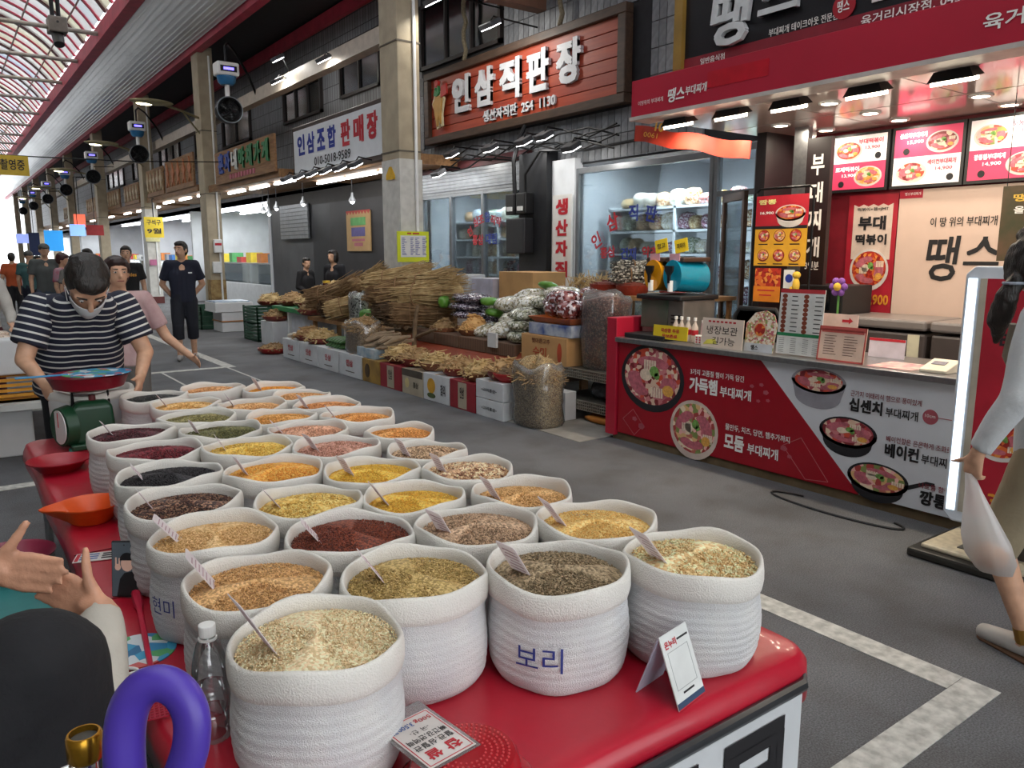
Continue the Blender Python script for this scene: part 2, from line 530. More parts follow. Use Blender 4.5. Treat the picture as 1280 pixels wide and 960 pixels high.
# ---- right-hand building: tiled upper wall over open shop fronts
tilem = P('granite tile', '#74767a', .55, var=.16, vs=14, bump=.2, bs=150)
def tilewall():
    mat = bpy.data.materials.new('tiled wall')
    nt, N, L, b = nodes(mat)
    tc = N.new('ShaderNodeTexCoord'); sp = N.new('ShaderNodeSeparateXYZ'); cb = N.new('ShaderNodeCombineXYZ')
    L.new(tc.outputs['Object'], sp.inputs[0]); L.new(sp.outputs[2], cb.inputs[0]); L.new(sp.outputs[1], cb.inputs[1])
    br = N.new('ShaderNodeTexBrick'); br.offset = 0; br.inputs['Scale'].default_value = 1
    br.inputs['Color1'].default_value = (*srgb('#6c6e72'), 1); br.inputs['Color2'].default_value = (*srgb('#7c7e82'), 1); br.inputs['Mortar'].default_value = (*srgb('#232326'), 1)
    br.inputs['Mortar Size'].default_value = .008; br.inputs['Brick Width'].default_value = .3; br.inputs['Row Height'].default_value = .12
    L.new(cb.outputs[0], br.inputs['Vector']); L.new(br.outputs[0], b.inputs['Base Color'])
    b.inputs['Roughness'].default_value = .55
    return mat
wall_r = struct('wall_right', MB().bx(7.13, 7.4, 12.4, Y1, 3.0, 6.62), tilewall())
grout = P('dark grout', '#2a2a2d', .9)
wall_t = struct('wall_right.001', MB().bx(7.13, 7.4, 4.4, 12.4, 2.78, 6.62), grout)
tile_me = MB().bx(0, .03, -.055, .055, -.145, .145).mesh('tile'); tile_me.materials.append(tilem)
tile2 = tile_me.copy(); tile2.materials[0] = P('granite tile dark', '#626468', .55, var=.16, vs=14, bump=.2, bs=150)
nt_ = 0
for j in range(40):
    for i in range(66):
        yy, zz = 4.56 + .12 * i, 2.95 + .3 * j
        if zz > 5.6 or (6.9 < yy < 12.35 and 3.4 < zz < 4.55): continue
        if yy < 5.6 and zz > 4.4 or yy < 6.1: continue
        if 9.9 < yy < 12.4 and 4.6 < zz < 5.6: continue
        if zz > 5.2 and yy < 8: continue
        link(bpy.data.objects.new('tile', tile_me if rnd() < .6 else tile2), wall_t, Matrix.Translation((7.1, yy, zz))); nt_ += 1
# upper windows
wframe = P('dark window frame', '#2b2523', .5, var=.1)
darkglass = P('dark window glass', '#0e1114', .12, var=.2, spec=.6)
def window(n, y0, y1, z0, z1, x=7.1, mull=1, par=None):
    q = MB().bx(x - .04, x + .08, y0, y1, z0, z0 + .06).bx(x - .04, x + .08, y0, y1, z1 - .06, z1).bx(x - .04, x + .08, y0, y0 + .06, z0, z1).bx(x - .04, x + .08, y1 - .06, y1, z0, z1)
    w = struct('window_%d' % n, q, wframe)
    for k in range(mull + 1):
        a = y0 + .05 + (y1 - y0 - .1) * k / (mull + 1); b_ = y0 + .05 + (y1 - y0 - .1) * (k + 1) / (mull + 1)
        obj('pane', MB().bx(x + .01, x + .03, a + .02, b_ - .02, z0 + .05, z1 - .05), darkglass, w)
        if k: obj('mullion', MB().bx(x - .03, x + .06, a - .025, a + .025, z0, z1), wframe, w)
for i, (a, b_, c, d, mm) in enumerate(((9.95, 12.35, 4.7, 5.75, 2), (13.9, 15.7, 4.75, 5.8, 1), (16.7, 19.0, 4.65, 5.4, 2), (21.5, 24, 4.6, 5.5, 1), (25, 27, 4.6, 5.5, 1), (29, 32, 4.6, 5.5, 2), (34, 37, 4.6, 5.5, 2), (39, 43, 4.6, 5.5, 2))):
    window(i + 1, a, b_, c, d, mull=mm)
# long gutter beam on brackets under the soffit, and shop shells
trim(MB().bx(5.95, 6.15, 11.0, 72, 4.86, 5.12), P('cream gutter', '#b5a99a', .5, var=.1))
shopwhite = P('shop wall white', '#c9ccd0', .6, var=.08, vs=2)
struct('wall_back', MB().bx(10, 10.2, 4.4, Y1, 0, 3.1), shopwhite)
struct('ceiling.003', MB().bx(7.13, 10.2, 4.4, Y1, 3.0, 3.1), shopwhite)
for k, yy in enumerate((4.5, 8.42, 12.5, 20.3, 28, 36, 45, 53)):
    struct('wall_side.%03d' % k if k else 'wall_side', MB().bx(7.16 if k == 1 else 7.05, 10, yy - .08, yy + .08, 0, 3.0), shopwhite)
struct('wall_front', MB().bx(7.0, 7.14, 8.14, 8.62, 0, 2.86), P('white painted pier', '#cfd2d6', .55, var=.08, vs=3))
struct('wall_front.001', MB().bx(6.9, 7.14, 8.62, 9.25, 0, 3.0), P('black pier', '#191a1e', .5, var=.2))
struct('wall_front.002', MB().bx(7.0, 7.2, 12.3, 13.2, 0, 3.0), P('brown pier', '#3b3029', .6, var=.2))

# ---- columns
colg = 'cream columns along the shop fronts'
coldat = [(10.25, 'cream steel column carrying a yellow price list, beside the root bundles'),
          (20.3, 'stained cream column with meter boxes behind the foam boxes'),
          (27.3, 'cream column with a white lower half and a pale yellow notice'),
          (36.0, None), (44.6, None), (52, None), (60, None), (68, None), (76, None)]
for yy, lab in coldat:
    c = thing('column', lab or 'bare cream column standing farther along the shop fronts', 'column', (5.68, yy + .27, 0), group=None if lab else colg)
    obj('shaft', MB().bx(5.5, 5.86, yy, yy + .54, 0, 6.5), pole_cream, c, bevel=.015)
    obj('joint_band', MB().bx(5.49, 5.87, yy - .01, yy + .55, 4.55, 4.57), P('seam', '#5b5348', .7), c)
    obj('joint_band', MB().bx(5.49, 5.87, yy - .01, yy + .55, 3.05, 3.07), P('seam', '#5b5348', .7), c)
    if yy < 30:
        obj('conduit', MB().cyl((5.76, yy - .03, .3), (5.76, yy - .03, 6.3), .025, n=8), whiteplastic, c)
    if yy == 10.25 or yy == 27.3:
        obj('white_cladding', MB().bx(5.495, 5.868, yy - .008, yy + .548, .0, 3.0 if yy > 20 else 2.95), P('white column paint', '#c9c7c0', .5, var=.1, vs=9), c)
    if yy == 27.3: obj('foot_band', MB().bx(5.47, 5.89, yy - .03, yy + .57, 0, .22), P('maroon foot', '#5c2a28', .7), c)
    if yy == 20.3:
        obj('meter_box', MB().bx(5.6, 5.8, yy - .12, yy, 1.62, 1.95), whiteplastic, c, bevel=.02)
        obj('meter_label', MB().bx(5.62, 5.78, yy - .125, yy - .1, 1.8, 1.86), redink, c)
        obj('junction_box', MB().bx(5.55, 5.76, yy - .1, yy, 1.12, 1.4), white, c, bevel=.015)
        obj('rust_patch', MB().bx(5.492, 5.87, yy - .006, yy + .3, .0, .95), P('rusty paint', '#a9905f', .8, col2='#7a5a34', vs=9), c)
ty = thing('price_list', 'yellow bordered price list taped to the cream column', 'poster', (5.66, 10.2, 1.48))
fs = fr_south(5.66, 10.2, 1.7)
obj('backing', MB().rect(-.26, .26, -.22, .22, fs, .02), P('yellow laminate', '#d6df2c', .4, var=.05), ty)
obj('sheet', MB().rect(-.21, .21, -.15, .16, fs, .004, .02), white, ty)
q = MB()
for r_ in range(13):
    for cx in (-.19, -.05, .03, .15): q.rect(cx, cx + U(.03, .08), .12 - r_ * .02, .128 - r_ * .02, fs, .001, .024)
obj('print', q, blueink, ty)
obj('print', MB().rect(-.1, -.03, .18, .2, fs, .001, .021).rect(-.01, .1, .18, .2, fs, .001, .021), redink, ty)
for zz, nm in ((2.85, 'arrow'),):
    solo('arrow_sign', MB().poly([(-.12, -.02), (-.02, .1), (.02, .1), (.12, -.02), (.12, -.08), (-.12, -.08)], fr_west(5.49, 10.5, 2.75), .02), P('yellow sign', '#d9a81c', .5), 'small yellow arrow plate on the cream column', 'sign')

# ---- mist fans and street lamps on the columns
blueglow = glow('blue display', (.12, .1, .9), 3)
fanblue = P('blue plastic', '#2c6fa0', .4)
def fan(yy, lab, group=None, par=True):
    x = 5.05
    t = thing('misting_fan', lab, 'fan', (x, yy, 4.2), group=group)
    q = MB().tube([(5.98, yy + 1.0, 5.0), (5.8, yy + .9, 5.35), (5.4, yy + .5, 5.72), (5.15, yy + .15, 5.78), (5.05, yy, 5.68), (5.05, yy, 5.3)], .025, 8)
    obj('bracket_arm', q, blackm, t, smooth=True)
    cb_ = obj('control_box', MB().bx(x - .22, x + .22, yy - .17, yy + .17, 5.1, 5.36), whiteplastic, t, bevel=.04, seg=3)
    obj('display', MB().bx(x - .16, x + .16, yy - .18, yy - .16, 5.17, 5.28), black, cb_)
    obj('display_light', MB().bx(x - .1, x + .1, yy - .185, yy - .17, 5.2, 5.25), blueglow, cb_)
    obj('tank', MB().lathe([(.12, 4.94), (.17, 4.99), (.19, 5.1)], 20, (x, yy, 0)), fanblue, t, smooth=True)
    obj('neck', MB().cyl((x, yy, 4.7), (x, yy, 4.95), .045), whiteplastic, t)
    sh = MB(); R = []
    for r, d in ((.22, -.1), (.24, -.12), (.255, -.09), (.255, .09), (.15, .15), (.02, .16)):
        R.append([(x + r * math.cos(2 * PI * j / 24), yy + d, 4.45 + r * math.sin(2 * PI * j / 24)) for j in range(24)])
    fh = obj('fan_housing', sh.rings(R, False, True), black, t, smooth=True)
    g = MB()
    for r in (.06, .11, .16, .21):
        g.tube([(x + r * math.cos(2 * PI * j / 20), yy - .11, 4.45 + r * math.sin(2 * PI * j / 20)) for j in range(21)], .006, 4)
    for k in range(8):
        a = PI * k / 8; g.cyl((x + .23 * math.cos(a), yy - .11, 4.45 + .23 * math.sin(a)), (x - .23 * math.cos(a), yy - .11, 4.45 - .23 * math.sin(a)), .004, n=4)
    obj('grille', g, blackm, fh)
    b = MB()
    for k in range(5):
        a = 2 * PI * k / 5
        b.ell((x + .11 * math.cos(a), yy - .02, 4.45 + .11 * math.sin(a)), (.1, .01, .045), 10, 6, Matrix.Rotation(-a, 3, 'Y') @ Matrix.Rotation(.4, 3, 'X'))
    b.cyl((x, yy - .08, 4.45), (x, yy + .12, 4.45), .045)
    obj('fan_blades', b, P('fan blade grey', '#2a2c30', .3), fh, smooth=True)
    obj('rim', MB().tube([(x + .25 * math.cos(2 * PI * j / 28), yy - .11, 4.45 + .25 * math.sin(2 * PI * j / 28)) for j in range(29)], .012, 6), P('rim grey', '#6d757c', .4), fh)
fan(16.6, 'white misting fan with lit display on a curved arm near the white ginseng sign')
fan(25.3, 'white misting fan hanging between the second and third columns')
for yy in (33.6, 41.2, 48.5, 56, 63): fan(yy, 'small distant misting fan hanging farther down the arcade', 'distant misting fans')
lampglow = glow('warm lamp', (1, .9, .55), 9)
tubeglow = glow('white lamp', (.95, .98, 1), 9)
lamphead = P('lamp shell', '#8d8463', .4, .3)
for i, (yy, zz) in enumerate(((19.8, 4.96), (26.6, 4.8), (35.3, 4.75), (43.9, 4.65), (51.3, 4.6))):
    t = thing('street_lamp', ('leaf shaped arcade lamp with yellow light beside the second column' if i == 0 else 'leaf shaped lamp on a thin arm farther along the arcade'), 'lamp', (4.5, yy, zz), group=None if i == 0 else 'distant arcade lamps')
    obj('arm', MB().tube([(5.55, yy + .7, zz - .1), (5.0, yy + .4, zz), (4.6, yy + .1, zz + .03)], .03, 8).tube([(5.55, yy + .7, zz - .5), (5.1, yy + .45, zz - .05)], .02, 6), lamphead, t, smooth=True)
    obj('shade', MB().ell((4.3, yy, zz + .05), (.48, .2, .07), 18, 8), lamphead, t, smooth=True)
    obj('lens', MB().ell((4.15, yy, zz - .005), (.18, .1, .03), 12, 6), lampglow, t, smooth=True)
# roof monitor box on the nearest tie rod and the filming notice on its wire
t = thing('projector', 'grey boxed projector with black lens hanging from a roof tie rod', 'projector', (3.0, 23.45, 6.9))
obj('hanger', MB().cyl((2.93, 23.5, 7.4), (2.93, 23.5, 8.5), .05).cyl((3.07, 23.5, 7.4), (3.07, 23.5, 8.5), .05), blackm, t)
obj('case', MB().bx(2.8, 3.22, 23.2, 23.7, 7.05, 7.42), P('grey case', '#6c655f', .6), t, bevel=.03)
obj('lens', MB().cyl((3.0, 23.45, 7.1), (3.0, 23.25, 6.75), .15, .12, 20), black, t)
obj('lens_cap', MB().cyl((3.0, 23.19, 7.28), (3.0, 23.21, 7.28), .03), black, t)
t = thing('wire_banner', 'yellow filming notice hanging on a wire across the arcade', 'banner', (1.2, 19, 3.16))
fs = fr_south(.95, 19, 3.35)
obj('sheet', MB().rect(-.75, .75, -.19, .2, fs, .01), P('banner yellow', '#cfae33', .6, var=.08), t)
text('촬영중', ink, t, fs @ Matrix.Translation((.47, .02, .012)), w=.42, h=.21, bold=.02)
obj('wire', MB().tube([(-3, 19.05, 3.75), (.2, 19.02, 3.56), (1.7, 19, 3.55), (3.6, 19.0, 3.58), (5.6, 19, 3.7)], .012, 5), blackm, t)
# ================================================================ SIGNS AND SHOP FRONTS
def area(loc, size, power, col=(1, 1, 1), rot=(0, 0, 0), sy=None, name='lamp_light', parent=None):
    l = bpy.data.lights.new(name, 'AREA'); l.shape = 'RECTANGLE'; l.size = size; l.size_y = sy or size; l.energy = power * LP; l.color = col
    o = bpy.data.objects.new(name, l)
    Ml = Matrix.Translation(loc) @ Matrix.Rotation(rot[2], 4, 'Z') @ Matrix.Rotation(rot[1], 4, 'Y') @ Matrix.Rotation(rot[0], 4, 'X')
    if parent is not None: Ml = WM[parent.name].inverted() @ Ml
    return link(o, parent, Ml)

LP = .62
ORD = ('first', 'second', 'third', 'fourth', 'fifth', 'sixth', 'seventh', 'eighth')
# ---- red plank ginseng sign
t = thing('plank_sign', 'red wooden plank sign with raised white letters on the tiled wall', 'sign', (6.98, 9.6, 3.42))
fw = fr_west(6.98, 9.6, 4.0)        # 4.9 m wide, 1.1 m high
obj('back_board', MB().rect(-2.28, 2.34, -.5, .5, fw, .02, -.1), darkwood, t)
pmat = [P('red stained plank %d' % i, c, .5, col2=c2, vs=2.5, stretch=(1, .5, 9)) for i, (c, c2) in enumerate((('#96331c', '#a8401f'), ('#9d3a20', '#8a2c19'), ('#a2401f', '#91331d')))]
for i in range(6):
    obj('plank', MB().rect(-2.28, 2.28, -.47 + i * .157, -.47 + i * .157 + .15, fw, .03, -.06), pmat[i % 3], t, bevel=.005, seg=1)
for a in ((-2.42, 2.42, -.58, -.46), (-2.42, 2.42, .46, .58), (-2.42, -2.28, -.46, .46), (2.28, 2.42, -.46, .46)):
    obj('frame_rail', MB().rect(*a, fw, .14, -.1), darkwood, t, bevel=.01, seg=1)
wl = P('white raised letter', '#c9cbd0', .5, var=.04)
for i, ch in enumerate('인삼직판장'):
    text(ch, wl, t, fw @ Matrix.Translation((-1.3 + i * .66, .1 , 0)), w=.5, h=.56, ext=.05, bold=.055, off=-.03, name='letter')
text('생산자직판  254  1130', wl, t, fw @ Matrix.Translation((.18, -.33, 0)), w=1.75, h=.17, ext=.03, bold=.03, off=-.03)
em = thing('root_emblem', 'ginseng root shaped cut-out emblem on the red plank sign', 'emblem', (6.95, 11.6, 3.6))
fe = fr_west(6.95, 11.55, 4.02)
obj('root_outline', MB().poly([(-.05, -.38), (.02, -.36), (.04, -.2), (.09, -.36), (.13, -.34), (.12, -.15), (.16, .0), (.2, .08), (.14, .16), (.05, .22), (-.08, .22), (-.14, .12), (-.2, .04), (-.16, -.02), (-.12, -.1), (-.08, -.2)], fe, .03, -.02), P('emblem outline', '#d8cfa8', .6), em)
obj('root_body', MB().poly([(-.03, -.34), (.01, -.33), (.02, -.17), (.09, -.31), (.1, -.15), (.13, .0), (.15, .08), (.1, .13), (-.06, .16), (-.1, .08), (-.15, .03), (-.1, -.08)], fe, .04, -.01), P('emblem tan', '#b98b3c', .6), em)
obj('leaf_crown', MB().poly([(-.1, .16), (-.05, .28), (0, .2), (.03, .3), (.07, .18), (0, .13)], fe, .05, -.01), P('emblem green', '#2f7d46', .6), em)
obj('berries', MB().disc(-.01, .34, .055, fe, .05, -.01, 12).poly([(.1, .1), (.3, .14), (.28, .3), (.12, .27)], fe, .03, 0), P('emblem red', '#b22c26', .6), em)
rope = P('straw rope', '#6f6552', .9, var=.3, vs=40, bump=.6)
for yy, zz in ((10.76, 4.58), (8.42, 4.58)):
    solo('rope', MB().tube([(6.96 + .02 * math.sin(k * 2), yy + .02 * math.cos(k * 2.3), zz + k * .14) for k in range(14)], .035, 7), rope, 'thick straw rope hanging down to the red plank sign', 'rope', 'straw ropes over the plank sign', smooth=True)
trim(MB().bx(6.2, 7.1, 8.9, 9.1, 4.9, 5.35), P('brown beam', '#6b4a3a', .6))
fl = P('flood housing', '#55565a', .5, .4)
def flood(x, y, z, lab, group=None, tilt=-.5, w=.22, power=0, warm=False, to=None):
    t = thing('flood_light', lab, 'lamp', (x, y, z), group=group)
    M = Matrix.Translation((x, y, z)) @ Matrix.Rotation(tilt, 4, 'Y')
    obj('housing', MB().bx(-.09, .09, -w / 2, w / 2, -.02, .05, M), fl, t, bevel=.008, seg=1)
    obj('lens', MB().bx(-.075, .075, -w / 2 + .015, w / 2 - .015, -.03, -.018, M), lampglow if warm else tubeglow, t)
    obj('bracket', MB().tube([(x, y, z + .04), (x + .05, y, z + .12)] + [(p_[0], p_[1], p_[2]) for p_ in ([to] if to else [(x + .45, y, z + .2)])], .012, 5), blackm, t)
    if power: area((x - .03, y, z - .08), .2, power, (1, .95, .85), (0, tilt, 0), parent=t)
for i, (yy, zz) in enumerate(((10.6, 3.12), (9.55, 3.1), (8.75, 3.1), (8.3, 3.12), (7.75, 2.92), (11.0, 2.86))):
    flood(6.6, yy, zz, 'small flood light beneath the red plank sign, %s' % ('under the emblem end', 'under the middle letters', 'beside the dark pier', 'over the white pier', 'over the wide shop window', 'over the shutter box')[i], 'flood lights under the plank sign', power=4 if i % 2 == 0 else 0, to=(7.12, yy, zz + .1))
for (x, yy, zz) in ((5.75, 15.6, 5.35), (5.75, 15.7, 4.95), (5.8, 13.5, 4.95), (6.3, 9.1, 4.62), (5.9, 9.9, 5.05)):
    flood(x, yy, zz, 'bright flood light on a bracket above the shop signs', 'flood lights above the signs', w=.3, power=14, to=(6.05, yy, 5.0) if yy > 11 else (7.12, yy, zz + .1))
for i in range(6): flood(5.45, 11.6 + i * .6, 2.98, 'flood light on the rail beneath the white ginseng sign', 'flood lights under the white sign', power=6 if i % 3 == 1 else 0, to=(5.76, 11.6 + i * .6, 3.06))

# ---- white ginseng sign
t = thing('box_sign', 'white sign with blue and red Korean letters hung behind the first column', 'sign', (5.75, 13, 3.08))
fw = fr_west(5.75, 13.02, 3.5)
obj('frame', MB().rect(-1.95, 1.9, -.46, .46, fw, .14, -.12), P('sign brown frame', '#3a2d28', .5), t, bevel=.01, seg=1)
obj('face', MB().rect(-1.86, 1.82, -.38, .38, fw, .01, .02), P('sign face', '#d6d9dc', .4, var=.03), t)
for i, ch in enumerate('인삼조합'): text(ch, blueink, t, fw @ Matrix.Translation((-1.48 + i * .47, .1, .032)), w=.36, h=.37, bold=.05, name='letter')
for i, ch in enumerate('판매장'): text(ch, redink, t, fw @ Matrix.Translation((.5 + i * .5, .09, .032)), w=.38, h=.42, bold=.06, name='letter')
text('010-5018-9589', ink, t, fw @ Matrix.Translation((-.1, -.25, .032)), w=1.55, h=.15, bold=.015)
# ---- awnings with wood boards
woodboard = P('awning board', '#96704a', .6, col2='#7a5738', vs=3, stretch=(8, 1, 8))
def awning(y0, y1, zb, lab, x0=5.6, group=None, pw=70):
    t = thing('shop_awning', lab, 'awning', (6.3, (y0 + y1) / 2, zb), group=group)
    n = max(3, int((y1 - y0) / .6))
    for k in range(5):
        xa = x0 + (7.1 - x0) * k / 5
        obj('soffit_board', MB().bx(xa, xa + (7.1 - x0) / 5 - .012, y0, y1, zb, zb + .04), woodboard, t)
    obj('fascia_board', MB().bx(x0 - .04, x0, y0, y1, zb - .02, zb + .14), woodboard, t)
    obj('end_board', MB().bx(x0, 7.1, y0 - .03, y0, zb - .02, zb + .14), woodboard, t)
    for k in range(3):
        yy = y0 + (y1 - y0) * (k + .5) / 3
        obj('tube_light', MB().bx(x0 + .35, x0 + .41, yy - .6, yy + .6, zb - .06, zb - .02), tubeglow, t)
    area((x0 + .4, (y0 + y1) / 2, zb - .1), .4, pw, (.95, .98, 1), sy=(y1 - y0) * .8, parent=t)
    return t
awning(11.1, 15.2, 3.02, 'plain timber awning behind the white ginseng sign', 5.9, pw=16)
awning(15.3, 20.2, 3.1, 'timber awning carrying the carved vegetable shop board', pw=30)
awning(21.2, 27.2, 3.2, 'timber awning between the second and third columns')
for k in range(4): awning(28.2 + 8.6 * k, 35.6 + 8.6 * k, 3.2, 'timber awning farther down the arcade', 5.9, 'distant awnings')
t = thing('carved_sign', 'wooden board sign with blue, white and green carved letters', 'sign', (5.55, 17.3, 3.25))
fw = fr_west(5.55, 17.35, 3.55)
for k in range(4): obj('plank', MB().rect(-2.0, 2.0, -.36 + .18 * k, -.36 + .18 * k + .175, fw, .05, 0), woodboard, t)
for i, ch in enumerate('훈자네야채가게'):
    text(ch, (P('carved blue', '#2c4a9a', .5), P('carved white', '#d5d6d2', .5), P('carved green', '#2f7a4b', .5))[0 if i < 2 else 1 if i < 3 else 2], t, fw @ Matrix.Translation((-1.45 + i * .5, .08, .05)), w=.4, h=.44, ext=.03, bold=.05, name='letter')
q = MB()
for i in range(9): q.rect(-.9 + i * .2, -.9 + i * .2 + .13, -.3, -.2, fw, .01, .05)
obj('small_letters', q, P('carved pink', '#b0566a', .5), t)
def board(y, z, w, h, x, lab, mat, fig=None, group=None):
    t = thing('carved_board', lab, 'sign', (x, y, z - h / 2), group=group)
    f_ = fr_west(x, y, z)
    n = max(2, int(h / .2))
    for k in range(n): obj('plank', MB().rect(-w / 2, w / 2, -h / 2 + h * k / n, -h / 2 + h * (k + 1) / n - .006, f_, .05, 0), mat, t)
    if fig:
        for k in range(5):
            q = MB(); cx = -w / 2 + w * (k + .5) / 5
            q.poly([(cx - .12, -h * .35), (cx - .05, -h * .1), (cx - .16, h * .1), (cx - .05, h * .2), (cx, h * .4), (cx + .07, h * .2), (cx + .16, h * .05), (cx + .06, -h * .1), (cx + .14, -h * .35), (cx, -h * .2)], f_, .03, .05)
            obj('carved_figure', q, fig, t)
board(22.9, 3.75, 3.0, .85, 5.58, 'brown board with orange carved root figures over the second awning', woodboard, P('carved orange', '#b0714d', .6))
board(25.8, 3.72, 2.2, .8, 5.58, 'brown board crowded with pale carved roots near the third column', woodboard, P('carved pale', '#b8a78c', .6))
for k, yy in enumerate((31, 34.5, 40, 48)): board(yy, 3.69, 2.6, .7, 5.88, 'small brown carved board farther along the arcade', woodboard, P('carved pale', '#b8a78c', .6), 'distant carved boards')

# ---- shop A and B: glazed fronts, shelves, dried goods inside
shopglass = glass('shop glass', (.86, .93, .96), .25)
alu = P('aluminium frame', '#8a8d91', .35, .7, var=.08)
def glazing(n, y0, y1, z0, z1, posts, transom=None, x=7.06):
    q = MB().bx(x - .03, x + .05, y0, y1, z0, z0 + .07).bx(x - .03, x + .05, y0, y1, z1 - .07, z1)
    w = struct('window_%d' % n, q, alu)
    ys = sorted([y0] + posts + [y1])
    for yy in ys: obj('mullion', MB().bx(x - .035, x + .055, yy - .03, yy + .03, z0, z1), alu, w)
    if transom: obj('transom', MB().bx(x - .03, x + .05, y0, y1, transom - .03, transom + .03), alu, w)
    for a, b_ in zip(ys[:-1], ys[1:]):
        for c, d in (((z0, transom), (transom, z1)) if transom else ((z0, z1),)):
            obj('pane', MB().bx(x + .0, x + .008, a + .03, b_ - .03, c + .03, d - .03), shopglass, w)
    return w
glazing(11, 5.85, 8.12, .1, 2.72, [])
glazing(12, 9.28, 12.3, .1, 2.6, [11.35, 10.4])
dglaz = glazing(13, 4.62, 5.8, .1, 2.75, [5.25], 2.25)
t = thing('shop_door', 'open brown framed glass door beside the dried goods window', 'door', (7.0, 5.45, 0))
q = MB()
for r_ in ((0, .06, 0, 2.2), (.64, .7, 0, 2.2), (0, .7, 2.12, 2.2), (0, .7, 0, .12)): q.rect(*r_, fr_axes((6.98, 5.6, .02), (-.55, -.83, 0), (0, 0, 1)), .04)
obj('door_frame', q, P('brown frame', '#5a463c', .45), t)
obj('door_pane', MB().rect(.06, .64, .12, 2.12, fr_axes((6.98, 5.6, .02), (-.55, -.83, 0), (0, 0, 1)), .006, .015), shopglass, t)
struct('door_1', MB().bx(7.04, 7.16, 11.4, 12.3, 2.6, 2.98).bx(7.02, 7.18, 9.28, 12.4, 2.58, 2.63), P('roller shutter box', '#8a8d90', .45, .5))
sh = struct('door_2', MB().bx(7.0, 7.15, 9.2, 12.4, 2.95, 3.08), P('maroon lintel', '#4c1d22', .6))
for k in range(6): obj('shutter_slat', MB().bx(7.02, 7.05, 9.28, 12.3, 2.62 + k * .055, 2.67 + k * .055), P('shutter grey', '#86898d', .4, .6), sh)
shelfm = P('white shelf', '#d5dadd', .4, var=.04)
bagmats = [speckle('bag %d' % i, c, 60, .25, .5, .6) for i, c in enumerate((
    ('#e6e3d8', '#d0c6ae', '#f0eee8'), ('#8d4a42', '#a3605a', '#d8d0d2'), ('#a8a38e', '#c9c2aa', '#e6e2d6'), ('#7d8a72', '#a2ab90', '#dde2d8'),
    ('#8a5d3c', '#b98c5e', '#d3c3a6'), ('#a9b6bd', '#d6dde0', '#8b979f'), ('#6d3450', '#86506a', '#cbbec8'), ('#c4a678', '#dcc9a0', '#a58554')))]
def pillow(mb, c, sx, sy, sz, rz=0., tilt=0., seed=0, n=12):
    """a slumped filled bag"""
    M = Matrix.Translation(c) @ Matrix.Rotation(rz, 4, 'Z') @ Matrix.Rotation(tilt, 4, 'Y')
    R = []
    for i in range(9):
        a = PI * i / 8; sa = max(math.sin(a), .03) ** .6
        ring = []
        for j in range(n):
            b_ = 2 * PI * j / n
            cx = abs(math.cos(b_)) ** .7 * math.copysign(1, math.cos(b_)); cy = abs(math.sin(b_)) ** .7 * math.copysign(1, math.sin(b_))
            w = 1 + .12 * noise.noise(Vector((cx * 2 + seed, cy * 2, i * .6 + seed)))
            ring.append(M @ Vector((sx / 2 * sa * cx * w, sy / 2 * sa * cy * w, -sz / 2 * math.cos(a) * w)))
        R.append(ring)
    return mb.rings(R)
def shop_shelf(x, y0, y1, zs, lab, seed, jars=False):
    random.seed(seed)
    t = thing('display_shelf', lab, 'shelf', (x, (y0 + y1) / 2, 0))
    for yy in (y0, (y0 + y1) / 2, y1): obj('upright', MB().bx(x - .02, x + .4, yy - .02, yy + .02, 0, zs[-1] + .03), shelfm, t)
    for z_ in zs: obj('shelf_board', MB().bx(x - .02, x + .4, y0, y1, z_ - .03, z_), shelfm, t)
    for li, z_ in enumerate(zs):
        yy = y0 + .12
        while yy < y1 - .1:
            w = U(.14, .26); h = U(.14, .24)
            if jars and li < 4:
                q = MB().lathe([(.07, 0), (.085, .01), (.085, h), (.06, h + .03), (.06, h + .06)], 14, (x + .15, yy, z_))
                o = solo('jar', q, random.choice(bagmats), 'glass jar of dried roots on the shop shelf', 'jar', 'jars on the shop shelves', smooth=True); w = .19
            else:
                q = pillow(MB(), (x + .15, yy, z_ + h / 2 - .005), .26, w, h, 0, 0, rnd() * 9, 10)
                o = solo('dried_goods_bag', q, random.choice(bagmats), 'clear bag of dried goods on the shop shelf', 'bag', 'bags on the shop shelves', smooth='all')
            yy += w + .02
    return t
shop_shelf(7.62, 5.7, 8.1, (.7, 1.0, 1.3, 1.6, 1.9, 2.2), 'white shelf of dried goods behind the wide shop window', 3)
shop_shelf(7.65, 9.5, 12.2, (.6, .95, 1.25, 1.55, 1.85, 2.15), 'white shelf of jars behind the sliding shop window', 5, True)
for (yy, z0) in ((6.9, 2.93), (10.7, 2.93)):
    t = thing('ceiling_light', 'white fluorescent fitting on the %s shop ceiling' % ('nearer glazed' if yy < 8 else 'farther glazed'), 'lamp', (8, yy, z0))
    for dx in (-.53, -.42):
        obj('tube', MB().bx(8 + dx - .03, 8 + dx + .03, yy - .9, yy + .9, z0 - .02, z0 + .02), tubeglow, t)
    obj('fitting', MB().bx(7.42, 7.66, yy - .95, yy + .95, z0 + .02, z0 + .07), white, t)
    area((7.5, yy, z0 - .06), .14, 210, (.88, .95, 1), sy=2.0, parent=t)
